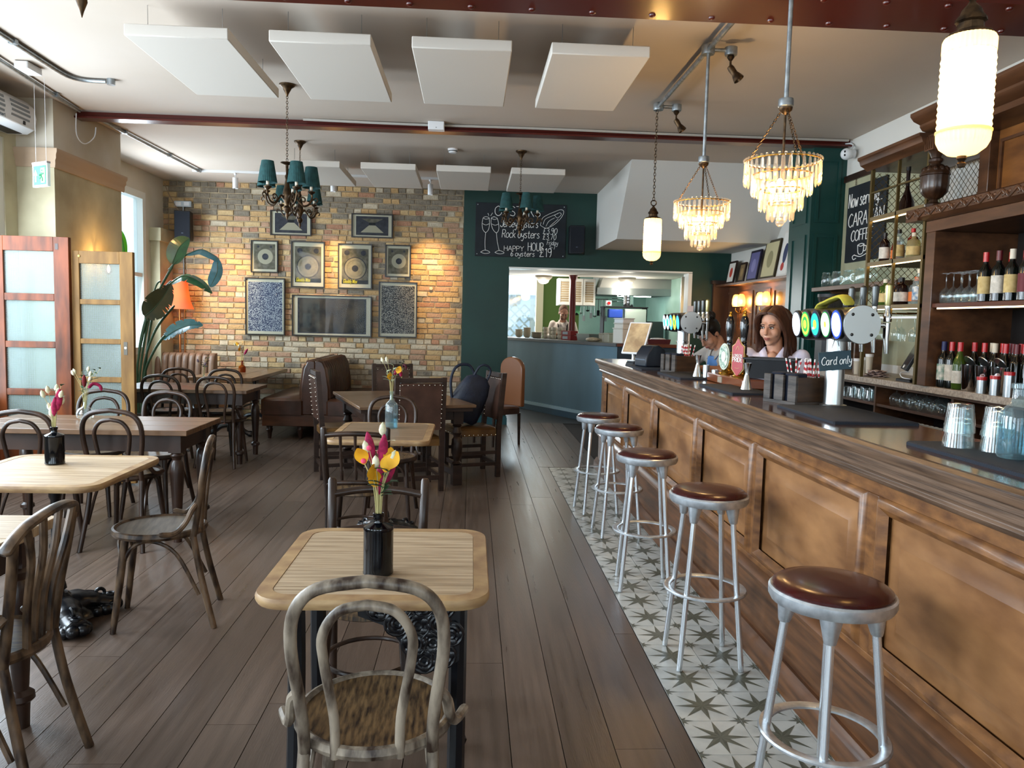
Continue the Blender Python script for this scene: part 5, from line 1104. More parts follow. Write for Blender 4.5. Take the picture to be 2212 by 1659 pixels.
MB().tube([(0, 0, .02), (0, 0, 1.9)], .014, 10).tube([(.06, 0, .02), (.06, 0, 1.6)], .008, 8).build('pole', mat('copper', '#b06a3c', .3, metal=1.), t); MB().lathe([(.001, 0), (.13, 0), (.13, .015), (.02, .025)], n=24).build('base', MATS['copper'], t)
MB().lathe([(.185, 1.55), (.14, 1.66), (.115, 1.80), (.105, 1.94)], n=32, cap=False).lathe([(.183, 1.55), (.138, 1.66), (.113, 1.80), (.103, 1.94)], n=32, cap=False).build('lamp_shade', shade_mat('orange_shade', '#f0a070', .6, .05), t)
MB().ball((0, 0, 1.72), .03, 12, 8).build('bulb', glow('lamp_bulb', '#ffb060', 25.), t); point('floor_lamp_light', (0, 0, 1.76), 4, (1., .55, .25), .03, t)
# ------------------------------------------------------------------ framed prints
FRB = mat('black_frame', '#15100d', .35); MNT = mat('cream_mount', '#d2c7b0', .8); PRD = mat('print_dark', '#2b2b33', .6, col2='#413f48', vs=30); PRG = mat('print_grey', '#7c7264', .7, col2='#55503f', vs=18); PRL = mat('print_light', '#b3a890', .7); PRK = mat('print_black', '#121116', .6)
GRL = mat('print_grille', '#39405e', .7, col2='#a7a9b0', vs=95, detail=0, lo=.48, hi=.56); GRL2 = mat('print_grille_grey', '#2e2b2e', .7, col2='#958c82', vs=95, detail=0, lo=.5, hi=.58); YLW = mat('yellow_print_glow', '#d8c832', .5, emit='#d8c832', es=.15); PG = glass('picture_glass', '#f4f6f6', .02, .07)  # yellow lettering is given a faint glow of its own
FL = ['horn loudspeaker print, top left of the framed group', 'horn loudspeaker print, top right of the framed group', 'small single-cone speaker print at the left of the group', 'tall speaker print lettered Gladdy Wax, left of the pair', 'tall speaker print lettered Gladdy Wax, right of the pair',
      'small single-cone speaker print at the right of the group', 'blue perforated grille print, lower left', 'wide dark cabinet print, bottom centre of the group', 'grey perforated grille print, lower right']
def disc(mb, x, z, r0, r1, y, n=28):
    mb.lathe([(r0, 0), (r1, 0), (r1, .0006), (r0, .0006)], c=(x, y, z), n=n, T=RX(PI/2), cap=False) if r0 > 0 else mb.lathe([(.0005, 0), (r1, 0), (r1, .0006), (.0005, .0006)], c=(x, y, z), n=n, T=RX(PI/2))
for i, (x, z, w_, h_) in enumerate(FRAMES):
    t = thing('framed_print', FL[i], 'picture', (x, 11.085, z), 0, 'framed loudspeaker prints'); a, b_ = w_/2, h_/2; f = .016
    q = MB()
    def rr(x_, z_, y_): return [(-x_, y_, -z_), (x_, y_, -z_), (x_, y_, z_), (-x_, y_, z_)]
    q.loft([rr(a, b_, 0), rr(a, b_, -.03), rr(a-f, b_-f, -.03), rr(a-f, b_-f, -.012)], cap=False); q.add(rr(a, b_, -.001), [(0, 1, 2, 3)]); q.build('frame', FRB, t)
    MB().box(-a+f, -.0125, -b_+f, a-f, -.0095, b_-f).build('mount', MNT, t)
    k_ = .86 if i in (6, 7, 8) else .78; pa, pb = a*k_, b_*k_; y = -.0138
    pm_ = [PRG, PRG, PRG, PRG, PRG, PRG, GRL, PRD, GRL2][i]; po = MB().box(-pa, y, -pb, pa, -.0126, pb).build('print', pm_, t); y -= .0002
    if i < 2:
        MB().prism([(-pa, -pb), (pa, -pb), (pa, pb), (-pa, pb)], 'y', y-.0003, y-.0001).build('print_field', PRD, po); MB().prism([(-pa*.72, -pb*.72), (pa*.72, -pb*.72), (pa*.2, pb*.05), (-pa*.2, pb*.05)], 'y', y-.0008, y-.0004).build('horn_floor', PRL, po)
        MB().prism([(-pa*.68, pb*.75), (pa*.68, pb*.75), (pa*.2, pb*.35), (-pa*.2, pb*.35)], 'y', y-.0008, y-.0004).build('horn_roof', PRG, po); MB().prism([(-pa*.2, pb*.06), (pa*.2, pb*.06), (pa*.2, pb*.34), (-pa*.2, pb*.34)], 'y', y-.0008, y-.0004).build('horn_throat', PRK, po)
    elif i in (2, 5):
        q = MB(); disc(q, .01, .0, 0, pa*.72, y); q.build('speaker_cone', PRL, po); q = MB(); disc(q, .01, .0, 0, pa*.30, y-.0008); q.build('dust_cap', PRD, po)
        for s_ in (-1, 1): q = MB(); disc(q, s_*pa*.6, pb*.78, 0, pa*.12, y); q.build('port', PRD, po)
    elif i in (3, 4):
        zz = -pb*.12
        for k2, (r0, r1, m_) in enumerate(((.80, .86, PRD), (.0, .79, mat('print_mid', '#998e78', .7, col2='#857a66', vs=25)), (.60, .63, PRG), (.0, .24, PRD))):
            q = MB(); disc(q, 0, zz, pa*r0, pa*r1, y-.0007*k2); q.build('speaker_ring', m_, po)
        for s_ in (-1, 1): q = MB(); disc(q, s_*pa*.62, pb*.76, 0, pa*.2, y); q.build('port', PRD, po)
        MB().box(-pa, y-.0006, -pb*1.0, pa, y-.0001, -pb*.78).build('name_strip', PRK, po)
        q = MB(); lettering(q, 'Gladdy Wax', -pa*.9, -pb*.955, .052, .0035, Matrix.Translation((0, y-.0025, 0)), slant=.22, sx=.56, sp=.1); q.build('lettering', YLW, po)
    elif i == 7:
        MB().box(-pa*.95, y-.0005, -pb*.93, pa*.95, y-.0001, pb*.93).build('print_field', mat('print_smoke', '#191a20', .5, col2='#4f463c', vs=5), po)
    MB().box(-a+f, -.022, -b_+f, a-f, -.0205, b_-f).build('glazing', PG, t)
tag(MB().lathe([(.001, 0), (.024, 0), (.024, .015), (.001, .018)], n=16, T=RX(PI/2)).build('wall_thermostat', mat('thermostat', '#b9a98a', .5), at=(-.585, 11.09, 1.93)), 'small round thermostat on the bricks right of the prints', 'thermostat')
# ------------------------------------------------------------------ oyster chalkboard
cb = thing('oyster_chalkboard', 'black chalkboard with oyster prices on the green wall', 'chalkboard', (.025, 11.095, 3.156))
MB().box(0, -.02, -.75, 1.287, 0, 0).build('board', SLATE, cb, bevel=.003)
for x, z in ((.03, -.03), (1.255, -.03), (.03, -.72), (1.255, -.72)): MB().ball((x, -.021, z), .006, 6, 4).build('screw', WHITEPL, cb)
Tc = Matrix.Translation((0, -.0225, 0)); UX, UZ = .00667, .00615
def chalk(txt, px, py, ph, r=.0042, sl=0., sx=1., sp=.14, name='chalk_lettering'):
    q = MB(); lettering(q, txt, (px-1028)*UX, -(py-436)*UZ, ph*UZ, r, Tc, sl, sp, sx=sx); q.build(name, CHALK, cb)
chalk('OYSTERS', 1069, 465, 22, .0045, 0, .92, .12)
chalk('Jersey oysters', 1081, 490, 17, .0042, .1, .66, .08); chalk('Rock oysters', 1085, 514, 18, .0042, .08, .72, .08)
chalk('£3.90', 1172, 503, 13, .0036, .05, .9, .16); chalk('£3.70', 1172, 516, 12, .0036, .05, .9, .16); chalk('Friday', 1181, 528, 10, .0028, .15, .75, .1); chalk('5-7', 1187, 538, 9, .0028, 0, .9, .16)
chalk('HAPPY', 1090, 544, 11, .0034, 0, 1.15, .16); chalk('HOUR', 1141, 543, 19, .0042, 0, .62, .1); chalk('6 oysters', 1104, 556, 12, .0034, .1, .95, .12); chalk('£19', 1166, 556, 20, .0045, 0, .9, .14)
def ck(pts, r=.0032): 
    q = MB(); stroke(q, [((a-1028)*UX, -(b_-436)*UZ) for a, b_ in pts], r, Tc); q.build('chalk_line', CHALK, cb)
for dx, sl in ((0, 0.), (17, .17)):
    def f_(p): return [(a+dx+(550-(550-b_))*0+(b_-470)*sl, b_) for a, b_ in p]
    ck(f_([(1044, 471), (1042, 484), (1044, 497), (1050, 504), (1056, 497), (1058, 484), (1057, 471)])); ck(f_([(1044, 471), (1050, 468), (1057, 471), (1050, 474), (1044, 471)])); ck(f_([(1043, 484), (1050, 487), (1057, 484)])); ck(f_([(1050, 504), (1049, 525), (1050, 545)])); ck(f_([(1040, 549), (1050, 544), (1060, 549), (1050, 552), (1040, 549)]))
for p in ([(1056, 466), (1054, 460)], [(1060, 466), (1064, 459)], [(1062, 470), (1068, 467)]): ck(p)
for p in ([(1166, 484), (1170, 468), (1180, 460), (1196, 452), (1208, 447), (1215, 450), (1213, 460), (1205, 472), (1192, 484), (1178, 490), (1166, 484)], [(1172, 482), (1176, 470), (1190, 462), (1203, 456)], [(1178, 486), (1184, 474), (1196, 466)], [(1196, 460), (1206, 454), (1210, 458), (1202, 466), (1196, 460)], [(1186, 486), (1194, 478), (1204, 468)]): ck(p)
# ------------------------------------------------------------------ back bar: counter, dresser, mesh shelves
STONE = mat('speckled_stone', '#b3a697', .35, col2='#8e8174', vs=60, detail=2); DARKIN = mat('dark_interior', '#140d0a', .6); VEN = mat('stained_oak', '#5a3a24', .4, col2='#3b2415', vs=3, stretch=(3, .7, 5), detail=6, coat=.2)
VENP = mat('golden_oak_panel', '#7d4f24', .4, col2='#5c3716', vs=3, stretch=(2, 1, 4), detail=6, coat=.2); LEDS = glow('led_strip', '#ffd9a0', 5.)
bc = thing('back_counter', 'stone-topped back bar counter with open under-shelves', 'counter', (0, 0, 0))
MB().box(3.075, 2.6, 1.085, 3.648, 7.54, 1.13).build('stone_top', STONE, bc, bevel=.004)
MB().box(3.60, 2.6, 0, 3.645, 7.54, 1.084).build('back_panel', DARKIN, bc); MB().box(3.12, 2.6, 1.065, 3.60, 7.54, 1.084).build('top_rail', VEN, bc)
MB().box(3.13, 2.6, .915, 3.60, 7.54, .935).build('shelf', VEN, bc); MB().box(3.13, 2.6, .0, 3.60, 7.54, .50).build('base_cupboard', DARKIN, bc)
for y in (7.5, 5.79, 4.83, 3.7, 2.62): MB().box(3.125, y-.012, .50, 3.60, y+.012, 1.065).build('divider', VEN, bc)
ds = thing('back_bar_dresser', 'tall carved oak back bar dresser holding the wine bottles', 'dresser', (0, 0, 0))
for y0, y1 in ((5.02, 5.12), (2.7, 2.8)): MB().box(3.05, y0, 1.1305, 3.648, y1, 2.16).build('side_post', VEN, ds, bevel=.004)
MB().box(3.62, 2.8, 1.1305, 3.648, 5.02, 2.16).build('back_board', DARKIN, ds)
sh = MB().box(3.06, 2.8, 1.655, 3.62, 5.02, 1.685).build('shelf', mat('red_brown_shelf', '#4d2415', .35, coat=.3), ds, bevel=.003); MB().box(3.07, 2.82, 1.646, 3.085, 4.98, 1.6545).build('led_strip', LEDS, sh)
MB().box(3.05, 2.7, 2.16, 3.648, 5.13, 2.235).build('header_beam', VEN, ds, bevel=.003)
MB().prism([(3.06, 2.235), (3.02, 2.24), (2.985, 2.26), (2.985, 2.315), (3.0, 2.325), (3.648, 2.325), (3.648, 2.235)], 'y', 2.7, 5.13).box(2.985, 5.13, 2.24, 3.03, 5.27, 2.322).build('carved_ledge', VEN, ds)
scm = MB(); scm.tube(spline([(0, -.065, -.012), (0, -.035, .018), (0, 0, 0), (0, .035, -.018), (0, .065, .012)], 5), [.005]+[.011]*19+[.005], 8); scm.ball((0, -.035, -.008), (.007, .012, .012), 8, 6); scm.ball((0, .035, .008), (.007, .012, .012), 8, 6)
s0 = scm.build('carved_scroll', VEN, ds); s0.location = (2.987, 5.20, 2.287)
for i in range(1, 19): piece(s0, 'carved_scroll', ds, (2.987, 5.20-i*.125, 2.287))
# overmantel
MB().box(3.38, 2.7, 2.325, 3.648, 5.08, 2.80).build('overmantel', VENP, ds)
for y in (4.98, 4.42, 3.6): MB().box(3.32, y-.05, 2.325, 3.39, y+.05, 2.80).build('pilaster', VEN, ds, bevel=.004)
def frame_x(mb, x, y0, y1, z0, z1, e=.02, d=.015):
    mb.box(x-d, y0, z0, x, y0+e, z1).box(x-d, y1-e, z0, x, y1, z1).box(x-d, y0+e, z0, x, y1-e, z0+e).box(x-d, y0+e, z1-e, x, y1-e, z1)
q = MB(); frame_x(q, 3.38, 4.52, 4.90, 2.37, 2.74); q.build('panel_moulding', VEN, ds)
q = MB()
for i in range(11): a = PI*i/10; q.cbox((3.372, 4.0+.28*math.cos(a), 2.45+.24*math.sin(a)), (.022, .05, .09), RX(-(PI/2-a)) if False else RX(a-PI/2))
q.build('arch_moulding', VEN, ds)
co = MB(); co.prism([(3.30, 2.42), (3.27, 2.44), (3.245, 2.60), (3.22, 2.70), (3.24, 2.74), (3.33, 2.74), (3.33, 2.42)], 'y', 4.36, 4.48); cb_ = co.build('corbel', VEN, ds, bevel=.006)
for k_ in range(4): MB().torus((3.232+.012*k_*.8, 4.42, 2.67-k_*.06), .022, .007, 14, 6, T=RY(PI/2)).build('carved_roundel', VEN, cb_)
cn = MB(); pr = [(3.648, 2.80), (3.10, 2.80), (3.08, 2.83), (3.02, 2.845), (3.0, 2.87), (3.0, 2.885), (2.955, 2.905), (2.93, 2.935), (2.93, 2.955), (3.648, 2.955)]
cn.prism(pr, 'y', 2.7, 5.20); cn.build('cornice', VEN, ds)
MB().box(3.02, 5.06, 2.70, 3.12, 5.16, 2.80).build('cornice_block', VEN, ds)
for k_ in range(4): MB().box(3.012, 5.075+k_*.02, 2.71, 3.02, 5.085+k_*.02, 2.79).build('block_reed', VEN, ds)
ur = MB().lathe([(.03, 2.325), (.05, 2.33), (.055, 2.345), (.03, 2.36), (.026, 2.375), (.05, 2.39), (.078, 2.42), (.086, 2.46), (.086, 2.53), (.092, 2.535), (.092, 2.545), (.08, 2.57), (.05, 2.60), (.03, 2.61), (.045, 2.625), (.045, 2.64), (.03, 2.65), (.04, 2.68), (.055, 2.70)], c=(3.07, 5.10, 0), n=48, flute=12, fd=.025).build('carved_urn', mat('carved_dark_oak', '#3a2415', .35, col2='#24150b', vs=20, coat=.3), ds)
for k_ in range(12):
    a = 2*PI*k_/12; MB().ball((3.07+.07*math.cos(a), 5.10+.07*math.sin(a), 2.565), (.017, .017, .026), 8, 6).build('carved_gadroon', MATS['carved_dark_oak'], ur)
# mesh shelving unit
ME = mat('olive_brass', '#6a5a35', .4, metal=.7); ms = thing('mesh_shelf_unit', 'open brass mesh shelf unit of spirits left of the dresser', 'shelf', (0, 0, 0))
for x in (3.06, 3.50):
    for y in (5.90, 5.155): MB().box(x-.012, y-.012, 1.1305, x+.012, y+.012, 2.72).build('post', ME, ms)
MB().box(3.05, 5.52, 1.56, 3.07, 5.535, 2.72).build('post', ME, ms)
for z in (2.36, 2.015, 1.685): so = MB().box(3.05, 5.143, z-.028, 3.53, 5.912, z).build('shelf_board', mat('olive_board', '#6b5b3c', .5), ms); MB().box(3.07, 5.16, z-.034, 3.085, 5.88, z-.0285).build('led_strip', LEDS, so)
MB().box(3.05, 5.143, 2.54, 3.07, 5.912, 2.552).build('rail', ME, ms)
def lattice(name, T, w_, h_, n):
    q = MB(); q.T = T; s_ = w_/n; k2 = int(h_/s_)+1
    for i in range(-k2, n+1):
        for sg in (1, -1):
            x0, z0, x1, z1 = (i*s_, 0., i*s_+h_, h_) if sg > 0 else (w_-i*s_, 0., w_-i*s_-h_, h_)
            def clip(xa, za, xb, zb):
                if xa < 0: za += (0-xa)*(zb-za)/(xb-xa); xa = 0
                if xa > w_: za += (w_-xa)*(zb-za)/(xb-xa); xa = w_
                return xa, za
            a = clip(x0, z0, x1, z1); b2 = clip(x1, z1, x0, z0)
            if 0 <= a[1] <= h_ and 0 <= b2[1] <= h_ and abs(a[0]-b2[0]) > .01: q.tube([(a[0], 0, a[1]), (b2[0], 0, b2[1])], .0022, 4)
    o = q.build(name, ME, ms); o['kind'] = 'stuff'; return o
lattice('wire_lattice', Matrix.Translation((3.51, 5.90, 1.15)) @ Matrix.Rotation(-PI/2, 4, 'Z'), .74, 1.55, 14)
lattice('wire_lattice', Matrix.Translation((3.06, 5.905, 1.70)), .44, 1.0, 8)
MB().prism([(3.53, 2.72), (3.04, 2.72), (3.02, 2.74), (2.985, 2.76), (2.975, 2.79), (2.96, 2.80), (2.96, 2.82), (3.53, 2.82)], 'y', 5.125, 5.96).build('cornice', VEN, ms)
MB().box(3.055, 5.16, 1.585, 3.07, 5.89, 1.60).build('glass_rail', WHITEPL, ms)
for k_ in range(5): MB().box(3.09, 5.22+k_*.14, 1.62, 3.48, 5.225+k_*.14, 1.628).build('brass_hanger', BRASS, ms)
# ------------------------------------------------------------------ glasses and bottles
def wine_glass_prof(up=False):
    p = [(.034, 0), (.034, .002), (.006, .006), (.0035, .012), (.0035, .085), (.008, .092), (.028, .11), (.037, .135), (.036, .16), (.031, .195)]
    return p if up else [(r, .195-z) for r, z in p]
wg = MB().lathe(wine_glass_prof(), n=20, cap=False).build('wine_glass', GC)
k_ = 0; names = ['first', 'second', 'third', 'fourth', 'fifth', 'sixth', 'seventh', 'eighth', 'ninth', 'tenth']
for r_ in range(2):
    for i in range(5):
        o = wg if k_ == 0 else dup(wg); o.location = (3.12+r_*.09, 4.975-i*.078-r_*.03, 1.6855); k_ += 1
        tag(o, '%s upturned wine glass from the post, %s row, upper dresser shelf' % (names[i], ('front', 'rear')[r_]), 'glass', 'upturned wine glasses on the dresser shelf')
for i in range(6):
    o = dup(wg, (3.15+.1*(i % 2), 5.82-i*.115, 1.42), 0); tag(o, '%s wine glass hanging from the left below the mesh shelves' % names[i], 'glass', 'hanging wine glasses under the mesh shelves')
WB = mat('dark_bottle_glass', '#0a0f0c', .08, coat=.5); GB = glass('green_bottle', '#5d7a2e', .02, 1., .35)
BCACHE = {}
def bottle(loc, lb, kind, gm, cap, label, grp, cat='bottle', scale=1., lab2=None, rz=0.):
    prof = {'wine': [(.001, .004), (.03, 0), (.0365, .006), (.0365, .185), (.033, .20), (.018, .225), (.0145, .24), (.0145, .30)],
            'burg': [(.001, .004), (.033, 0), (.04, .006), (.04, .15), (.034, .185), (.02, .22), (.015, .24), (.0145, .30)],
            'spirit': [(.001, .003), (.036, 0), (.04, .006), (.04, .15), (.036, .165), (.018, .185), (.014, .19), (.014, .235)],
            'squat': [(.001, .003), (.045, 0), (.05, .008), (.05, .11), (.042, .135), (.018, .15), (.015, .155), (.015, .19)],
            'cone': [(.001, .003), (.055, 0), (.06, .008), (.05, .08), (.025, .14), (.016, .17), (.014, .20), (.014, .33)]}[kind]
    R_ = max(p[0] for p in prof); top = prof[-1][1]; t = thing('bottle', lb, cat, loc, rz, grp)
    def part(key, name, prof_, m, capf=True, **kw):
        kk = (key, m.name)
        if kk in BCACHE: return piece(BCACHE[kk], name, t)
        o = MB().lathe(prof_, n=20, cap=capf, **kw).build(name, m, t); BCACHE[kk] = o; return o
    part(kind+'g', 'glass_body', prof, gm, False)
    part(kind+'c', 'cap', [(prof[-1][0]+.0022, top-.055 if kind in ('wine', 'burg') else top-.025), (prof[-1][0]+.0022, top+.003), (.001, top+.004)], cap)
    if label:
        h0, h1 = {'wine': (.05, .155), 'burg': (.04, .12), 'spirit': (.03, .12), 'squat': (.025, .09), 'cone': (.02, .05)}[kind]
        part(kind+'l', 'label', [(R_+.0006, h0), (R_+.001, h0), (R_+.001, h1), (R_+.0006, h1)], label, False)
    if scale != 1.: t.scale = (scale,)*3
    return t
LBW = mat('label_white', '#d6d0c4', .7, col2='#b9b3a6', vs=40); LBC = mat('label_cream', '#c9b27c', .7, col2='#b39a62', vs=30); LBR = mat('label_maroon', '#5d1620', .6); LBO = mat('label_orange', '#c7672a', .6); LBB = mat('label_blue', '#2e6a94', .6, col2='#d9d4c8', vs=30); LBG = mat('label_green', '#3c7a6a', .6, col2='#d9d4c8', vs=25)
CPR = mat('cap_red', '#b0171a', .35, coat=.3); CPM = mat('cap_maroon', '#5a141a', .35); CPW = mat('cap_cream', '#cfc7b4', .5); CPB = mat('cap_blue', '#1d2250', .4); CPK = mat('cap_black', '#14110f', .4); CPO = mat('cap_orange', '#d0571c', .5)
AMBS = glass('amber_spirit', '#8a3d0e', .02, 1., .4); REDS = glass('red_spirit', '#7d1410', .02, 1., .45); PALES = glass('pale_spirit', '#d9cf9a', .02, 1., .25); CLRS = glass('clear_spirit', '#dfe9e8', .02, 1., .12); DKS = mat('dark_spirit', '#1a0a08', .1, coat=.5)
for i, (y, cap, lab, d) in enumerate(((4.62, CPR, LBC, 'cream label and red capsule beside the wine glasses'), (4.50, CPM, LBW, 'pale label and maroon capsule, second on the shelf'), (4.385, CPW, LBC, 'wide cream label and pale capsule, third on the shelf'), (4.27, CPR, LBR, 'maroon label at the right picture edge'))):
    bottle((3.14, y, 1.6855), 'wine bottle with '+d, 'wine', WB, cap, lab, 'wine bottles on the upper dresser shelf')
for i, y in enumerate((4.56, 4.44, 4.32)): bottle((3.26, y, 1.6855), '%s wine bottle standing behind the labelled upper row' % names[i], 'wine', WB, (CPR, CPM, CPM)[i], None, 'wine bottles on the upper dresser shelf')
for y, cap, lab, kind, gm, d in ((4.97, CPB, LBG, 'wine', WB, 'blue-capped wine bottle with green-print label beside the dresser post'), (4.885, CPR, LBW, 'wine', WB, 'red-capped wine bottle with a tall white label, second from the post'), (4.80, CPR, LBW, 'burg', GB, 'red-capped green wine bottle with a low white label')):
    bottle((3.135, y, 1.1305), d, kind, gm, cap, lab, 'wine bottles on the stone counter', scale=1.0)
kk = 0
for r_, x in enumerate((3.27, 3.37, 3.47)):
    for i in range(7 if r_ == 0 else 6):
        y = 4.86-i*.098-r_*.03; bottle((x, y, 1.1305), '%s wine bottle from the left in the %s row behind the shakers' % (names[i], ('first', 'second', 'third')[r_]), 'wine', WB, (CPR, CPR, CPW, CPR, CPM, CPR, CPK)[(i+r_*2) % 7], None, 'wine bottles on the stone counter')
def shaker(loc, lb, strainer):
    t = thing('shaker_tin', lb, 'shaker', loc, 0, 'steel shaker tins on the stone counter'); MB().lathe([(.001, 0), (.033, 0), (.035, .004), (.047, .165), (.0455, .165), (.033, .006), (.001, .006)], n=28).build('tin', CHROME, t)
    if strainer:
        q = MB(); q.T = Matrix.Translation((0, 0, .185)) @ Matrix.Rotation(.9, 4, 'Y'); q.lathe([(.001, 0), (.04, 0), (.042, .004), (.04, .007), (.001, .007)], n=24); q.build('strainer', STEEL, t)
for i, (x, y) in enumerate(((3.13, 4.695), (3.14, 4.575), (3.15, 4.44))): shaker((x, y, 1.1305), '%s open steel shaker tin with a strainer in it' % ('left', 'middle', 'right')[i], True)
for i, (x, y, h_) in enumerate(((3.10, 4.52, .085), (3.10, 4.40, .10), (3.105, 4.29, .13))):
    t = thing('red_lidded_shaker', ('short', 'middle-sized', 'tall')[i]+' steel shaker with a red lid before the wine bottles', 'shaker', (x, y, 1.1305), 0, 'red-lidded steel shakers'); MB().lathe([(.001, 0), (.027, 0), (.027, h_)], n=20).build('body', STEEL, t); MB().lathe([(.029, h_-.004), (.029, h_+.016), (.001, h_+.018)], n=20).build('lid', CPR, t)
# spirits on the mesh shelves
bottle((3.17, 5.60, 2.3605), 'dark round-shouldered bottle alone on the top mesh shelf', 'cone', DKS, CPK, None, 'spirit bottles on the mesh shelves', scale=1.0)
SPB = [('spirit', DKS, CPK, LBW, 'dark spirit bottle nearest the chalkboard'), ('squat', REDS, CPW, LBO, 'short red spirit bottle'), ('spirit', CLRS, CPK, LBC, 'clear bottle with a cream label'), ('spirit', REDS, CPR, None, 'red-capped spirit bottle'), ('squat', PALES, CPW, LBC, 'squat pale bottle'), ('spirit', PALES, CPW, LBW, 'tall pale bottle with white label'), ('spirit', AMBS, CPO, LBO, 'orange-labelled bottle by the dresser')]
for i, (kd, g_, c_, l_, d) in enumerate(SPB): bottle((3.15+.05*(i % 2), 5.83-i*.098, 2.0155), d+', middle mesh shelf', kd, g_, c_, l_, 'spirit bottles on the mesh shelves', scale=.95)
SPC = [('squat', GB, CPW, LBC, 'green squat bottle'), ('squat', AMBS, CPK, None, 'amber squat bottle'), ('squat', DKS, CPK, LBW, 'dark squat bottle'), ('squat', CLRS, CPO, LBO, 'clear bottle with an orange cap'), ('spirit', CLRS, CPW, LBB, 'clear bottle with a blue printed label'), ('spirit', CLRS, CPK, LBO, 'clear bottle with orange print next to the dresser')]
for i, (kd, g_, c_, l_, d) in enumerate(SPC): bottle((3.16+.05*(i % 2), 5.80-i*.112, 1.6855), d+', lowest mesh shelf', kd, g_, c_, l_, 'spirit bottles on the mesh shelves', scale=1.05)
# under-counter glasses
tg = MB(); tumbler(tg, 0); tu = tg.build('tumbler', GC); k_ = 0
for i in range(8):
    o = tu if k_ == 0 else dup(tu); k_ += 1; o.location = (3.19+.11*(i % 2), 6.42-(i//2)*.14, .9355); tag(o, '%s upturned tumbler from the left under the back counter, %s row' % (names[i//2], ('front', 'rear')[i % 2]), 'glass', 'tumblers under the back counter')
gp = [(.034, .155), (.034, .153), (.005, .148), (.004, .10), (.02, .095), (.045, .07), (.05, .045), (.044, .015), (.038, 0)]
go = MB().lathe(gp, n=22, cap=False).build('balloon_glass', GC); k_ = 0
for i in range(10):
    o = go if k_ == 0 else dup(go); k_ += 1; o.location = (3.20+.12*(i % 2), 5.62-(i//2)*.13, .9355); tag(o, '%s upturned balloon glass from the left under the counter, %s row' % (names[i//2], ('front', 'rear')[i % 2]), 'glass', 'balloon glasses under the back counter')
# drip tray
dt = thing('drip_tray', 'slatted steel drip tray behind the tap column', 'tray', (1.88, 3.46, 1.085))
MB().box(-.13, -.50, -.03, .13, .50, -.008).build('tray', STEEL, dt)
sl = MB().box(-.128, -.008, -.007, .128, .008, .004).build('slat', STEEL, dt); sl.location = (0, -.48, 0)
for i in range(1, 28): piece(sl, 'slat', dt, (0, -.48+i*.0355, 0))
MB().box(-.125, -.49, -.6, .125, .49, -.031).build('sink_cabinet', DARKIN, dt)
# till screen, napkins, cups, jars, grinder, carafes
t = thing('till_screen', 'black tilted till screen beside the dresser post', 'till', (3.20, 5.42, 1.1305), 0); Tq = Matrix.Translation((0, 0, .21)) @ Matrix.Rotation(-.42, 4, 'Z') @ Matrix.Rotation(.45, 4, 'Y')
MB().bbox(-.08, -.09, 0, .08, .09, .02, .006).tube([(.03, 0, .02), (.06, 0, .16)], .02, 10).build('stand', BLACK, t); q = MB(); q.T = Tq; q.box(-.012, -.15, -.14, .012, .15, .14); so = q.build('screen_case', BLACK, t, bevel=.005)
q = MB(); q.T = Tq; q.box(-.0135, -.135, -.10, -.0125, .135, .125); q.build('display', mat('till_display', '#1a1b24', .12, emit='#24242e', es=.2), so); q = MB(); lettering(q, 'Zonal', 0, 0, .022, .0016, Tq @ Matrix.Translation((-.0145, .03, -.128)) @ Matrix.Rotation(-PI/2, 4, 'Z'), sx=.8); q.build('lettering', CHALK, so)
q = MB(); q.T = Tq; q.box(-.0138, -.13, .04, -.0136, .0, .11); q.build('display_window', mat('till_window', '#5a5f86', .2, emit='#5a5f86', es=.4), so)
MB().tube(spline([(.0, .05, .07), (-.06, .06, .06), (-.07, .02, .03), (-.03, -.02, .02)], 5), .004, 6).build('cable', WHITEPL, t)
np_ = thing('napkin_pile', 'loose pile of pinkish napkins beside the till screen', 'napkins', (3.20, 5.92, 1.1305))
for i in range(6):
    q = MB(); a = .075-.004*i; r = random.Random(i); n = 8
    q.add([(x*a*2/n-a, y*a*2/n-a, .006+i*.0085+.006*math.sin(x*1.3+i)*math.cos(y*1.1+i*2)+(.0 if zz else -.003)) for zz in (0, 1) for y in range(n+1) for x in range(n+1)],
          [(y*(n+1)+x+o_, y*(n+1)+x+1+o_, (y+1)*(n+1)+x+1+o_, (y+1)*(n+1)+x+o_) for o_ in (0, (n+1)**2) for y in range(n) for x in range(n)]+[(x, x+1, x+1+(n+1)**2, x+(n+1)**2) for x in range(n)]+[(n*(n+1)+x, n*(n+1)+x+1, n*(n+1)+x+1+(n+1)**2, n*(n+1)+x+(n+1)**2) for x in range(n)])
    o = q.build('napkin', mat('pink_napkin', '#c7b3ad', .9), np_, rz=i*.35)
for i, (y, h_) in enumerate(((6.22, .12), (6.12, .135), (6.03, .165))):
    t = thing('paper_cup_stack', '%s stack of pale cups on the back counter' % ('left', 'middle', 'right')[i], 'cups', (3.19, y, 1.1305), 0, 'stacks of pale cups')
    MB().lathe([(.001, 0), (.022, 0), (.028, h_)], n=20).build('cup', mat('pale_cup', '#b9b1a0', .6), t); MB().lathe([(.030, h_-.012), (.031, h_+.01), (.001, h_+.01)], n=20).build('lid', WHITEPL, t)
js = thing('jar_shelf', 'brown wooden wall shelf carrying the jar mugs', 'shelf', (3.46, 6.66, 1.895)); MB().box(-.14, -.72, -.04, .188, .80, 0).build('board', mat('jar_shelf_wood', '#5f432f', .45, col2='#4a3322', vs=4), js, bevel=.003)
for y in (-.6, .6): MB().prism([(.188, -.04), (-.05, -.04), (.188, -.2)], 'y', y-.015, y+.015).build('bracket', VEN, js)
jm = None
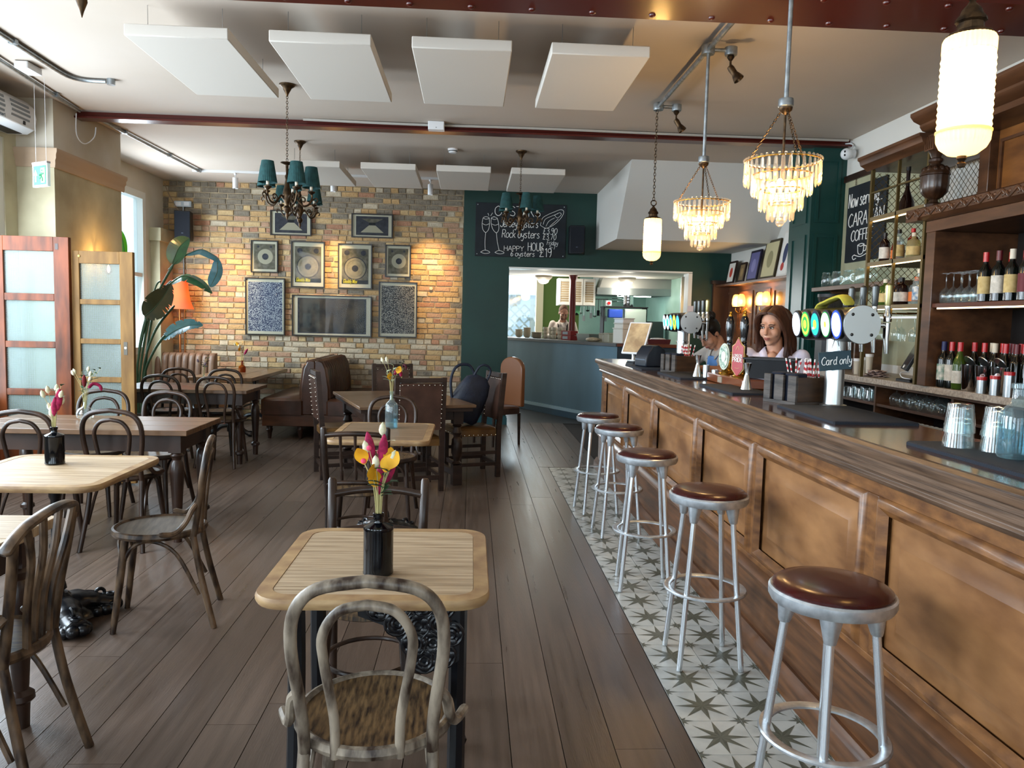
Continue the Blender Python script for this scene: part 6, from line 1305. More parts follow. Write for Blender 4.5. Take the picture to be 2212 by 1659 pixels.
for i in range(8):
    lb = '%s clear jar mug from the left on the wall shelf' % names[i]
    if jm is None:
        jm = thing('jar_mug', lb, 'jar', (0, 0, 0), 0, 'jar mugs on the wall shelf'); MB().lathe([(.001, .003), (.036, 0), (.041, .008), (.041, .10), (.036, .115), (.034, .118), (.034, .14)], n=22, cap=False).build('jar', GC, jm)
        MB().torus((0, 0, .128), .035, .002, 22, 5).torus((0, 0, .136), .035, .002, 22, 5).build('screw_thread', GC, jm); MB().tube(spline([(0, -.04, .10), (0, -.07, .09), (0, -.072, .05), (0, -.041, .03)], 5), .005, 6).build('handle', GC, jm); o = jm
    else: o = dup(jm)
    o.location = (3.40+.04*(i % 2), 7.33-i*.112, 1.8955); o['label'] = lb; o.rotation_euler[2] = i*.8
t = thing('coffee_grinder', 'black coffee grinder with a tapering bean hopper', 'grinder', (3.40, 7.18, 1.1305)); t.scale = (1, 1, .95); MB().bbox(-.11, -.10, 0, .11, .10, .40, .03).build('body', BLACK, t)
MB().lathe([(.05, .41), (.06, .45), (.125, .68), (.128, .70)], n=28, cap=False).build('hopper', glass('smoked_glass', '#5a5550', .02, 1., .3), t); MB().lathe([(.131, .70), (.131, .73), (.001, .735)], n=28).build('hopper_lid', BLACK, t); MB().lathe([(.001, .42), (.055, .42), (.085, .52), (.001, .53)], n=24).build('coffee_beans', mat('coffee_beans', '#2a140c', .5, bump=.8, bs=120), t)
for i, y in enumerate((6.80, 6.62)):
    tag(MB().lathe([(.001, .003), (.04, 0), (.055, .01), (.058, .10), (.036, .20), (.034, .30), (.042, .34)], n=24, cap=False).build('glass_carafe', GC, at=(3.36, y, 1.42)), ('left', 'right')[i]+' clear glass carafe below the jar shelf', 'carafe', 'glass carafes')
rs = thing('carafe_riser', 'low dark riser shelf under the carafes', 'shelf', (3.40, 6.70, 1.1305)); MB().box(-.13, -.26, .265, .13, .26, .289).build('board', VEN, rs)
for y in (-.24, .24): MB().box(-.12, y-.012, 0, .12, y+.012, .265).build('leg', VEN, rs)
bt = MB(); bt.tube(spline([(0, .14, -.055), (0, .09, .0), (-.01, .02, .012), (0, -.05, .03), (.01, -.11, .035), (.02, -.15, -.005)], 5), [.012]+[.03]*23+[.026, .014], 10, flat=.35); bo = thing('bar_towel', 'yellow bar towel draped along the near tap barrel', 'towel', (1.70, 3.60, 1.612)); bt.build('cloth', mat('yellow_cloth', '#b3ab3a', .9, col2='#8f8a35', vs=15), bo); MB().cbox((.02, -.155, -.03), (.05, .05, .05)).build('dark_hem', BLACKM, bo)
# ------------------------------------------------------------------ coffee chalkboard on the right wall, rail, camera
cc = thing('coffee_chalkboard', 'black coffee chalkboard hung on the pale right wall', 'chalkboard', (3.6395, 7.43, 2.86)); MB().box(-.02, -.70, -.72, 0, 0, 0).build('board', SLATE, cc)
Tk = Matrix.Translation((-.0225, 0, 0)) @ Matrix.Rotation(-PI/2, 4, 'Z')
for tx, x, z, h_, sx in (('Now serving...', .03, -.20, .13, .62), ('CARAVAN', .04, -.385, .125, .95), ('COFFEE', .11, -.525, .10, .95)):
    q = MB(); lettering(q, tx, x, z, h_, .0045, Tk, .06, .12, sx=sx); q.build('chalk_lettering', CHALK, cc)
for p in ([(.25, -.57), (.27, -.65), (.35, -.65), (.37, -.57)], [(.25, -.57), (.31, -.56), (.37, -.57), (.31, -.585), (.25, -.57)], [(.37, -.585), (.41, -.59), (.40, -.63), (.36, -.63)], [(.20, -.66), (.31, -.68), (.42, -.66)], [(.20, -.655), (.16, -.67), (.18, -.70), (.23, -.69)]):
    q = MB(); stroke(q, p, .004, Tk); q.build('chalk_line', CHALK, cc)
c = MB(); chain(c, (-.01, -.12, 0), (-.01, -.12, .08), .02, .0018, .006); c.build('chain', BRONZE, cc)
struct(MB().box(3.62, 5.97, 2.925, 3.649, 7.54, 2.985).build('trim_7', DARKW), 'dark timber rail above the coffee chalkboard'); struct(MB().box(3.640, 5.97, 1.2, 3.649, 7.54, 2.925).build('wall_panel_right', mat('sage_plaster', '#a8a486', .85, col2='#8f9077', vs=2)))
t = thing('security_camera', 'white dome security camera beside the end of the thin red beam', 'camera', (3.60, 7.36, 3.17)); MB().lathe([(.001, .05), (.05, .05), (.05, .03), (.042, .0), (.042, -.02)], n=20, T=RY(-PI/2)).build('mount', WHITEPL, t); MB().ball((-.07, -.03, -.01), (.055, .055, .055), 18, 12).build('dome', WHITEPL, t)
q = MB(); q.T = Matrix.Translation((-.105, -.068, -.012)) @ Matrix.Rotation(.75, 4, 'Z')
for z in (-.016, .016): q.ball((0, 0, z), (.011, .008, .011), 10, 6)
lo = q; lo.build('lens_pair', BLACK, t); MB().tube(spline([(-.01, 0, .05), (.03, .05, .09), (.03, .1, .12), (0, .15, .125)], 5), .008, 6).build('cable', WHITEPL, t)
# ------------------------------------------------------------------ alcove right of the hatch: panelling, shelf of pictures, wall lights
struct(MB().box(3.70, 8.07, 0, 3.729, 11.09, 2.06).build('wall_panelling', MIDW), 'brown wood panelling of the alcove')
q = MB()
for y in (8.5, 9.1, 9.7, 10.3, 10.85):
    q2 = MB(); frame_x(q2, 3.70, y-.25, y+.25, 1.25, 1.98, .03); o = q2.build('panel_moulding', MIDW, bpy.data.objects['wall_panelling'])
struct(MB().box(3.47, 11.03, 0, 3.70, 11.098, 2.10).build('door_2', mat('dark_red_wood', '#4a2a1c', .4, col2='#331a10', vs=3, stretch=(3, 1, .6))), 'dark wood cupboard door in the corner'); struct(MB().box(3.44, 11.0, 2.10, 3.70, 11.099, 2.15).build('trim_8', DARKW))
ps = thing('picture_shelf', 'narrow wooden shelf of leaning pictures above the wall lights', 'shelf', (3.62, 9.58, 2.085)); MB().box(-.12, -1.4, -.03, .075, 1.45, 0).build('board', MIDW, ps, bevel=.003)
PIC = [(10.72, .30, .32, '#2a1a14', '#d9d2c8', '#b5402f', 'dark-framed print with a red shape, left on the picture shelf'), (10.28, .22, .27, '#2a1a14', '#6f5a3c', '#8b7248', 'small brown framed print, second on the picture shelf'), (9.88, .36, .40, '#1c1a2a', '#5c5a86', '#7a78a4', 'violet framed print on the picture shelf'), (9.35, .46, .48, '#3a3220', '#b9ae86', '#8b8460', 'large cream framed certificate on the picture shelf'), (8.90, .30, .55, '#cfc9c0', '#d7d2cb', '#2c3556', 'pale poster of a blue and red figure at the shelf end')]
for (y, w_, h_, cf_, cm, ca, lb) in PIC:
    t = thing('shelf_picture', lb, 'picture', (3.60, y, 2.0855), 0, 'pictures leaning on the alcove shelf'); T = Matrix.Rotation(.16, 4, 'Y') @ Matrix.Translation((0, 0, .002)); nm = 'p'+cf_+cm
    def qb(x0, x1, f, n_, m_, par): z = MB(); z.T = T; z.box(x0, -w_/2+f, f if f else 0, x1, w_/2-f, h_-f); return z.build(n_, m_, par)
    fo = qb(-.015, .005, 0, 'frame', mat('frame'+cf_, cf_, .4), t); qb(-.017, -.0152, .03, 'mount', mat('mount'+cm, cm, .7), fo)
    z = MB(); z.T = T; z.ball((-.0175, 0, h_*.5), (.001, w_*.2, h_*.22), 14, 8); z.build('image', mat('image'+ca, ca, .7), fo)
    if h_ > .5: z = MB(); z.T = T; z.ball((-.0178, .02, h_*.22), (.001, w_*.16, h_*.09), 12, 8); z.build('red_disc', mat('imagered', '#a8352c', .7), fo)
SHW = shade_mat('cream_glass_shade', '#ffe7b4', .55, .15)
for i, y in enumerate((10.33, 9.45)):
    t = thing('wall_light', ('left', 'right')[i]+' twin-shaded glowing wall light on the alcove panelling', 'wall light', (3.70, y, 1.72), 0, 'twin wall lights in the alcove')
    MB().lathe([(.001, 0), (.04, 0), (.035, .012), (.015, .02)], n=18, T=RY(-PI/2)).build('back_plate', BRASS, t); MB().tube(spline([(-.01, 0, .0), (-.03, 0, -.08), (-.02, 0, -.14)], 4), [.012]*7+[.004, .003], 8).build('drop_finial', BRASS, t)
    for s_ in (-1, 1):
        ao = MB().tube(spline([(-.02, 0, 0), (-.07, s_*.05, -.04), (-.10, s_*.095, -.01), (-.10, s_*.10, .03)], 5), .006, 8).build('arm', BRASS, t)
        MB().lathe([(.045, .05), (.055, .09), (.052, .15), (.038, .20), (.02, .215)], c=(-.10, s_*.10, 0), n=22, cap=False).build('shade', SHW, ao); MB().ball((-.10, s_*.10, .11), (.018, .018, .03), 10, 8).build('bulb', glow('sconce_bulb', '#ffd08a', 28.), ao)
    point('wall_light_light', (-.12, 0, .12), 9, WARM, .06, t)
# ------------------------------------------------------------------ kitchen beyond the hatch
KW = mat('aqua_wall_panel', '#a9c9bd', .35, col2='#94b8ab', vs=2); KS = mat('kitchen_steel', '#8f9694', .3, metal=.8); KG = mat('olive_green_wall', '#5b7436', .7)
struct(MB().box(-.6, 11.35, -.06, 4.2, 16.2, -.002).build('floor_kitchen', mat('kitchen_floor', '#3d3a38', .35)))
struct(MB().box(-.6, 11.35, 2.29, 4.2, 13.5, 2.40).box(-.6, 13.5, 2.75, 4.2, 16.2, 2.85).box(-.6, 13.45, 2.29, 4.2, 13.5, 2.85).build('ceiling_kitchen', mat('kitchen_ceiling', '#d2cdc4', .8)))
struct(MB().box(3.5, 11.35, 0, 3.6, 16.0, 2.85).build('wall_kitchen_right', KW))
struct(MB().box(-.7, 11.35, 0, -.6, 16.1, 2.85).build('wall_kitchen_left', WHITEP))
struct(MB().box(1.40, 15.5, 0, 2.15, 15.6, 2.85).build('wall_kitchen_green', KG)); struct(MB().box(2.15, 15.5, 0, 3.5, 15.6, 2.85).build('wall_kitchen_back', KW))
struct(MB().box(-.6, 15.5, 0, 1.40, 15.6, .95).box(-.6, 15.5, 2.50, 1.40, 15.6, 2.85).build('wall_kitchen_window', WHITEP))
f = MB().box(1.28, 15.46, .95, 1.42, 15.6, 2.5).box(.30, 15.48, .95, .36, 15.58, 2.5).box(-.6, 15.48, .95, 1.40, 15.58, 1.0).box(-.6, 15.48, 2.44, 1.40, 15.58, 2.5); ko = struct(f.build('window_8', mat('cream_frame', '#d9cfae', .5))); MB().box(-.55, 15.53, 1.0, 1.28, 15.535, 2.44).build('pane', GL, ko)
area('daylight_kitchen_window', (.4, 15.42, 1.75), (1.6, 1.4), (1.6, 12.5, 1.3), 60, (.92, .97, 1.))
# yard outside the kitchen window
fe = thing('yard_fence', 'pale lattice fence in the yard outside the kitchen window', 'fence', (0, 18.0, 0)); FW = mat('bleached_wood', '#b9b6ac', .8)
for x in (-1.0, .2, 1.4, 2.6): MB().box(x-.05, -.05, 0, x+.05, .05, 2.0).build('post', FW, fe)
sl_ = MB().box(-.02, 0, -1.25, .02, .012, 1.25).build('lattice_slat', FW, fe); sl_.location = (-1.0, 0, 1.0); sl_.rotation_euler = (0, .785, 0)
for i in range(1, 34): piece(sl_, 'lattice_slat', fe, (-1.2+(i//2)*.22, .0 if i % 2 else .014, 1.0), (0, .785 if i % 2 else -.785, 0))
hs = thing('yard_shed', 'white-roofed shed in the yard beyond the kitchen window', 'shed', (1.0, 20.5, 0)); MB().box(-2, 0, 0, 2, 2, 2.2).build('wall', mat('shed_wall', '#c9d2d6', .8), hs)
for i in range(7): MB().prism([(-2.2+i*.63, 2.18), (-2.2+(i+1)*.63-.02, 2.18), (-2.2+(i+1)*.63-.02, 2.22), (-2.2+i*.63, 2.22)], 'y', -.3, 2.2).build('roof_sheet', mat('shed_roof', '#dfe3e4', .7), hs)
struct(MB().box(-6, 15.6, -.1, 8, 30, -.05).build('ground', mat('yard_ground', '#8f8a80', .9)))
# serving counter
kc = thing('serving_counter', 'blue-grey kitchen serving counter angled behind the hatch', 'counter', (0, 0, 0))
A_, B_, C_ = (.60, 13.75), (2.10, 11.03), (3.115, 11.03)
nx, ny = .874, .485
def off(p, d): return (p[0]+nx*d, p[1]+ny*d)
MB().prism([A_, B_, (2.16, 11.09), (.68, 13.79)], 'z', 0, 1.165).build('front_panel', BLUEG, kc); MB().prism([(2.10, 11.031), C_, (3.115, 11.09), (2.15, 11.09)], 'z', 0, 1.165).build('end_panel', mat('blue_black_panel', '#20303a', .45), kc)
MB().prism([(.56, 13.74), (2.07, 10.995), (2.507, 11.24), (1.0, 13.98)], 'z', 1.166, 1.214).build('grey_top', mat('grey_worktop', '#55585a', .3), kc, bevel=.004); MB().prism([(2.085, 10.99), (3.115, 10.99), (3.115, 11.34), (2.52, 11.34), (2.507, 11.24)], 'z', 1.1665, 1.2145).build('wood_top', mat('red_wood_top', '#5a2f1c', .3, coat=.3), kc, bevel=.004)
MB().prism([(.575, 13.74), (2.085, 11.0), (2.10, 11.03), (.60, 13.75)], 'z', .10, .15).build('base_rail', mat('pale_blue_gloss', '#9db7c4', .25), kc); MB().prism([(.585, 13.745), (2.09, 11.01), (2.10, 11.03), (.60, 13.75)], 'z', .0, .10).build('base_board', mat('blue_base', '#3c5566', .35), kc)
ZK = 1.2155
def on(u, d): # distance along counter from the near corner, offset inwards
    L_ = (A_[0]-B_[0], A_[1]-B_[1]); return (B_[0]+L_[0]*u+nx*d, B_[1]+L_[1]*u+ny*d, ZK)
CRK = mat('stoneware', '#c6bda9', .45, col2='#a99f8b', vs=8)
def stack(name, lb, u, d, prof, n, dz, part, grp):
    t = thing(name, lb, 'crockery', on(u, d), 0, grp); o0 = None
    for i in range(n):
        if o0 is None: o0 = MB().lathe(prof, n=22, cap=False).build(part, CRK, t); o = o0
        else: o = piece(o0, part, t)
        o.location = (0, 0, i*dz)
BOWL = [(.001, .004), (.035, 0), (.05, .012), (.068, .05), (.07, .055), (.066, .052), (.045, .014), (.001, .01)]; PLT = [(.001, .003), (.06, 0), (.10, .02), (.102, .023), (.06, .006), (.001, .007)]; CUPP = [(.001, .003), (.025, 0), (.034, .012), (.043, .045), (.036, .07), (.034, .07), (.04, .045), (.03, .014), (.001, .008)]
stack('bowl_stack', 'stack of stoneware bowls at the left end of the hatch', .955, .20, BOWL, 4, .028, 'bowl', 'stacked crockery on the serving counter'); stack('bowl_stack', 'second stack of stoneware bowls on the hatch counter', .88, .22, BOWL, 5, .03, 'bowl', 'stacked crockery on the serving counter'); stack('plate_stack', 'stack of stoneware plates between bowls and cups', .79, .24, PLT, 6, .016, 'plate', 'stacked crockery on the serving counter')
for i, u in enumerate((.705, .665, .625, .585)): stack('cup_stack', '%s column of stacked stoneware cups from the left' % names[i], u, .24+.03*(i % 2), CUPP, 3, .062, 'cup', 'columns of stacked cups')
for i, (dz, lb) in enumerate(((0, 'lower red carton beside the cups'), (.075, 'upper red carton beside the cups'))):
    t = thing('red_carton', lb, 'box', (on(.475, .22)[0], on(.475, .22)[1], ZK+dz), 2.07, 'red cartons on the serving counter'); MB().box(-.13, -.07, 0, .13, .07, .072).build('carton', mat('carton_red', '#7d1a1c', .5), t); MB().box(-.05, .0702, .015, .09, .072, .058).build('printed_label', mat('carton_label', '#8f9aa0', .5), t); MB().box(-.05, -.072, .015, .09, -.0702, .058).build('printed_label', mat('carton_label', '#8f9aa0', .5), t)
t = thing('steel_food_pan', 'steel food pan on the serving counter', 'pan', on(.33, .25), 2.07); q = MB(); q.loft([[(a*.15, b_*.09, .0) for a, b_ in ((-1, -1), (1, -1), (1, 1), (-1, 1))], [(a*.165, b_*.105, .11) for a, b_ in ((-1, -1), (1, -1), (1, 1), (-1, 1))], [(a*.18, b_*.12, .112) for a, b_ in ((-1, -1), (1, -1), (1, 1), (-1, 1))]]); q.build('pan', KS, t)
tag(MB().ball((0, 0, .03), (.14, .09, .035), 14, 8).build('bread_wrap', mat('wrapped_bread', '#b9a98c', .6, col2='#8f7d63', vs=20, bump=.4, bs=40), at=on(.235, .12), rz=2.07), 'crumpled wrapped bread on the serving counter', 'bread')
PLS = mat('milky_plastic', '#cfcac0', .4, spec=.4); PLC = glass('clear_plastic', '#d9d4c4', .1, .8, .4)
def tub(lb, loc, rz, w_, d_, h_, m): 
    t = thing('plastic_tub', lb, 'container', loc, rz, 'plastic tubs on the serving counter'); MB().bbox(-w_*.46, -d_*.46, 0, w_*.46, d_*.46, h_-.015, .01).build('tub', m, t); MB().bbox(-w_/2, -d_/2, h_-.0145, w_/2, d_/2, h_, .008).build('lid', m, t)
tub('large milky plastic tub at the counter corner', on(.06, .27), 2.07+PI/2, .26, .24, .22, PLS); tub('flat white tub atop the large milky tub, lower', (on(.06, .27)[0], on(.06, .27)[1], ZK+.2205), 2.07+PI/2, .24, .22, .075, PLS); tub('flat white tub atop the large milky tub, topmost', (on(.06, .27)[0], on(.06, .27)[1], ZK+.296), 2.07+PI/2, .24, .22, .07, WHITEPL)
tub('clear tub left of the large milky tub', on(.17, .27), 2.07+PI/2, .13, .14, .14, PLC); tub('second clear tub nearer the bread', on(.225, .29), 2.07+PI/2, .10, .12, .13, PLC)
t = thing('red_tray', 'dark red tray of packets on the wooden hatch top', 'tray', (2.72, 11.17, ZK)); q = MB(); q.loft([[(a*.16, b_*.08, 0) for a, b_ in ((-1, -1), (1, -1), (1, 1), (-1, 1))], [(a*.17, b_*.09, .07) for a, b_ in ((-1, -1), (1, -1), (1, 1), (-1, 1))]]); q.build('tray', mat('tray_maroon', '#3f0d12', .5), t); MB().ball((0, 0, .07), (.12, .06, .02), 10, 6).build('packets', WHITEPL, t)
# post, lamps, shutters, hood, shelf, utensils
tag(MB().lathe([(.075, 0), (.075, .03), (.052, .06), (.052, 2.2), (.07, 2.24), (.07, 2.289)], n=20).build('iron_post', mat('post_red', '#5f1a1a', .4), at=(1.69, 13.0, 0)), 'dark red iron post inside the kitchen', 'post')
for i, (x, y) in enumerate(((1.22, 13.35), (2.66, 13.3))):
    t = thing('kitchen_ceiling_lamp', ('left', 'right')[i]+' domed ceiling lamp just inside the hatch', 'ceiling lamp', (x, y, 2.289), 0, 'domed kitchen lamps'); MB().lathe([(.001, 0), (.15, 0), (.15, -.03), (.11, -.07), (.10, -.075)], n=26).build('housing', mat('lamp_grey', '#8b857a', .5), t); MB().lathe([(.10, -.07), (.085, -.11), (.045, -.135), (.001, -.14)], n=24).build('bowl', glow('lamp_bowl', '#fff3df', 1.2), t)
    point('kitchen_lamp_light', (0, 0, -.22), 16, (1., .93, .8), .1, t)
t = thing('louvred_cabinet', 'white louvred wall cabinet hanging inside the kitchen', 'cabinet', (1.86, 13.75, 1.80)); MB().box(-.33, 0, 0, .33, .35, .48).build('body', WHITEP, t)
for i in range(3):
    x = -.22+i*.22; do = MB().box(x-.105, -.02, .01, x-.075, 0, .47).box(x+.075, -.02, .01, x+.105, 0, .47).box(x-.075, -.02, .01, x+.075, 0, .05).box(x-.075, -.02, .43, x+.075, 0, .47).build('door', WHITEP, t)
    for j in range(9): MB().cbox((x, -.008, .08+j*.04), (.15, .006, .032), RX(.6)).build('louvre', mat('louvre_tan', '#b9a688', .6), do)
t = thing('extractor_hood', 'wide steel extractor hood over the cooking line', 'extractor hood', (2.95, 13.55, 2.02)); q = MB(); q.add([(-.75, 0, 0), (.55, 0, 0), (.55, 1.2, 0), (-.75, 1.2, 0), (-.60, .0, .50), (.55, .0, .50), (.55, 1.2, .50), (-.6, 1.2, .50)], [(0, 1, 5, 4), (1, 2, 6, 5), (2, 3, 7, 6), (3, 0, 4, 7), (4, 5, 6, 7)]); q.build('canopy', mat('hood_grey', '#9b9a94', .4, metal=.5), t); MB().box(-.76, -.01, -.02, .55, 0.01, .10).build('front_lip', KS, t); MB().box(-.7, .1, -.015, .5, 1.1, -.005).build('filter_bank', mat('filter_dark', '#4a4f4d', .5), t)
MB().box(-.3, .45, -.03, .3, .55, -.016).build('added_strip_light', glow('added_hood_strip', '#e4fff4', 10.), t)  # added glowing strip under the hood, unseen lamp to brighten the kitchen
t = thing('pass_shelf', 'black wall shelf holding saucepans in the kitchen', 'shelf', (2.75, 13.85, 1.80)); MB().box(-.42, -.2, -.02, .38, .2, 0).build('board', BLACKM, t)
for x in (-.4, .365): MB().box(x-.01, -.15, -.7, x+.01, .2, -.02).build('upright', BLACKM, t)
for i in range(3):
    t = thing('saucepan', '%s steel saucepan in the stack on the black shelf' % ('bottom', 'middle', 'top')[i], 'saucepan', (2.80+.0*i, 13.8, 1.8005+i*.055), 0, 'stacked saucepans'); MB().lathe([(.001, .002), (.085, 0), (.09, .01), (.092, .09), (.089, .09), (.085, .012), (.001, .01)], n=24).build('pan', CHROME, t); MB().tube([(-.09, 0, .075), (-.2, -.01, .09), (-.30, -.02, .085)], [.008, .01, .011], 8, flat=.6).build('handle', CHROME, t)
t = thing('red_isolator_switch', 'white switch box with a round red knob on the kitchen wall', 'switch', (2.42, 13.64, 1.84)); MB().bbox(-.05, 0, -.03, .05, .03, .06, .006).build('box', WHITEPL, t); MB().lathe([(.001, 0), (.028, 0), (.028, .02), (.001, .02)], c=(0, -.0005, .015), n=18, T=RX(PI/2)).build('knob', CPR, t)
tag(MB().box(0, 0, 0, .24, .2, .15).build('blue_tub', mat('blue_plastic', '#2f4fb3', .4), at=(2.43, 13.62, 1.60), bevel=.01), 'blue plastic tub below the black kitchen shelf', 'tub')
t = thing('fridge_unit', 'pale upright kitchen unit behind the tubs', 'fridge', (2.90, 13.75, 0)); MB().box(-.19, -.15, 0, .19, .35, 1.76).build('body', mat('unit_pale', '#a9b8ae', .5), t, bevel=.01); MB().box(-.18, -.17, .1, .18, -.152, 1.72).build('door', mat('unit_pale2', '#b3c0b6', .45), t)
tag(MB().box(-.12, -.15, 0, .12, .2, 1.55).build('dark_unit', mat('dark_steel', '#2c3836', .4), at=(3.28, 13.7, 0), bevel=.008), 'narrow dark steel unit at the right of the kitchen', 'unit')
t = thing('utensil_rail', 'rail of hanging ladles and tongs in the kitchen', 'rail', (2.12, 14.0, 1.93)); MB().tube([(-.30, 0, 0), (.35, 0, 0)], .008, 8).build('bar', KS, t)
for i in range(9):
    x = -.22+i*.065; L_ = .2+.05*(i % 3); u = MB(); u.tube([(x, -.02, -.005), (x, -.02, -L_)], .005, 6)
    if i % 2: u.lathe([(.001, -.03), (.028, -.02), (.036, .0), (.034, .0), (.001, -.027)], c=(x, -.03, -L_), n=14)
    else: u.cbox((x, -.02, -L_-.05), (.05, .006, .1))
    u.build('utensil', KS if i % 3 else BLACKM, t)
tag(MB().prism([(-.06, -.26), (-.01, -.22), (.05, -.26), (.06, -.02), (.02, 0), (-.05, -.02)], 'y', -.01, .01).build('green_cloth', mat('green_towel', '#6fb98a', .9), at=(1.90, 13.95, 1.90)), 'pale green cloth hanging by the utensils', 'cloth')
tag(MB().box(0, -.002, 0, .085, 0, .2).build('notice_sheet', mat('paper', '#c9c6d2', .8), at=(3.118, 11.092, 1.58)), 'printed paper taped to the white hatch lining', 'paper')
q = thing('rolled_shutter_guide', 'steel shutter guide rail at the right of the hatch', 'rail', (3.06, 11.2, 1.22)); MB().box(-.02, -.02, 0, .02, .02, .98).build('channel', KS, q)
# ------------------------------------------------------------------ people
def caps(mb, p, q, r1, r2, n=12):
    p, q = Vector(p), Vector(q); mb.tube([tuple(p.lerp(q, k/4)) for k in range(5)], [r1+(r2-r1)*k/4 for k in range(5)], n); mb.ball(tuple(p), r1, n, 8); mb.ball(tuple(q), r2, n, 8)
def fuse(o, vox, it=4):
    m_ = o.modifiers.new('fuse', 'REMESH'); m_.mode = 'VOXEL'; m_.voxel_size = vox; m_.use_smooth_shade = True
    s_ = o.modifiers.new('soften', 'SMOOTH'); s_.factor = .5; s_.iterations = it; return o
def hand(mb, wrist, d, up, s=1):
    """palm with four fingers and a thumb, curling around what is held; d = finger direction, up = back of hand"""
    w_ = Vector(wrist); d = Vector(d).normalized(); up = Vector(up); sd = d.cross(up).normalized()*s; up = sd.cross(d).normalized()*s
    mb.tube([tuple(w_), tuple(w_+d*.04), tuple(w_+d*.085)], [.022, .034, .034], 10, flat=.55)
    for i, L in enumerate((.066, .074, .070, .055)):
        b_ = w_+d*.082+sd*(-.027+.018*i); mb.tube(spline([tuple(b_), tuple(b_+d*L*.45-up*.004), tuple(b_+d*L*.75-up*.022), tuple(b_+d*L*.80-up*.045)], 3), [.0088]*9+[.0065], 8)
    b_ = w_+d*.03-sd*.03; mb.tube(spline([tuple(b_), tuple(b_-sd*.022+d*.03-up*.008), tuple(b_-sd*.022+d*.058-up*.022)], 3), [.012]*4+[.0095]*3, 8)
def person(lb, loc, rz, skin, cloth, trousers, hair, lean=0., head=(0, 0, 0), hands=None, scale=1., short_sleeve=False, hstyle='long', vneck=False, extra=None):
    t = thing('person', lb, 'person', loc, rz); t.scale = (scale,)*3
    U = Matrix.Translation((0, 0, .92)) @ Matrix.Rotation(lean, 4, 'X') @ Matrix.Translation((0, 0, -.92))
    Hd = U @ Matrix.Translation((0, -.01, 1.40)) @ Matrix.Rotation(head[2], 4, 'Z') @ Matrix.Rotation(head[0], 4, 'X') @ Matrix.Rotation(head[1], 4, 'Y') @ Matrix.Translation((0, -.012, .112))
    b = MB(); b.T = Hd
    b.ball((0, .014, .028), (.073, .090, .092), 20, 14); b.ball((0, -.026, -.03), (.057, .062, .084), 18, 12); b.ball((0, -.062, -.093), (.026, .024, .022), 12, 8)
    for s_ in (-1, 1): b.ball((s_*.033, -.056, -.03), (.028, .03, .034), 12, 8); b.ball((s_*.074, .012, -.01), (.008, .017, .029), 10, 8); b.tube([(s_*.012, -.083, .024), (s_*.045, -.072, .024)], [.012, .009], 8)
    b.tube([(0, -.084, .018), (0, -.1, -.008), (0, -.111, -.03), (0, -.10, -.04)], [.008, .010, .0135, .009], 10); b.ball((0, -.082, -.064), (.024, .014, .02), 12, 8)
    b.T = U; caps(b, (0, .012, 1.30), (0, -.004, 1.42), .054, .049, 16); b.ball((0, -.012, 1.27), (.12, .075, .08), 16, 10)
    if vneck: b.ball((0, -.066, 1.255), (.046, .046, .095), 14, 10)
    sh = [U @ Vector((s_*.165, .005, 1.315)) for s_ in (-1, 1)]
    hs_ = hands or [((-.22, -.02, 1.03), (-.2, -.1, .82)), ((.22, -.02, 1.03), (.2, -.1, .82))]
    b.T = None
    for i, s_ in enumerate((-1, 1)):
        el, wr = Vector(hs_[i][0]), Vector(hs_[i][1]); caps(b, tuple(sh[i].lerp(el, .5)), tuple(el), .042, .037); caps(b, tuple(el), tuple(wr), .037, .025); hand(b, tuple(wr), wr-el, (0, -.2, 1), s_)
    fuse(b.build('body', skin, t), .0065, 3)
    c = MB(); c.T = U; rings = []
    for z, w_, d, y in ((.82, .15, .105, 0), (.95, .155, .105, 0), (1.05, .145, .10, 0), (1.18, .165, .115, -.005), (1.27, .17, .105, -.002), (1.32, .14, .08, .006), (1.345, .088, .062, .016)):
        rings.append([(w_*math.cos(2*PI*j/28), y+d*math.sin(2*PI*j/28)*(1.0 if not vneck or math.sin(2*PI*j/28) > -.9 or z < 1.2 else .9), z) for j in range(28)])
    c.loft(rings); c.T = None
    for i in range(2):
        el, wr = Vector(hs_[i][0]), Vector(hs_[i][1]); caps(c, tuple(sh[i]), tuple(sh[i].lerp(el, .75 if short_sleeve else 1.)), .054, .054 if short_sleeve else .048)
        if not short_sleeve: caps(c, tuple(el), tuple(el.lerp(wr, .72)), .048, .042)
    fuse(c.build('shirt', cloth, t), .010, 5)
    for s_ in (-1, 1):
        q = MB(); q.T = U @ Matrix.Translation((0, -.005, 1.345)); q.add([(s_*.02, .06, .035), (s_*.065, .02, .03), (s_*.085, -.05, -.005), (s_*.055, -.105, -.06), (s_*.022, -.088, -.03), (s_*.055, -.02, .03)], [(0, 1, 5), (1, 2, 4, 5), (2, 3, 4)])
        o = q.build('collar', cloth, t); so_ = o.modifiers.new('thick', 'SOLIDIFY'); so_.thickness = .004
    l = MB(); l.ball((0, 0, .86), (.155, .11, .11), 18, 10)
    for s_ in (-1, 1): caps(l, (s_*.08, 0, .82), (s_*.085, -.01, .46), .083, .058); caps(l, (s_*.085, -.01, .46), (s_*.09, .01, .09), .058, .042)
    fuse(l.build('trousers', trousers, t), .012, 4)
    for s_ in (-1, 1): q = MB(); q.ball((s_*.09, -.045, .035), (.042, .11, .035), 14, 8); q.build('shoe', BLACKM, t)
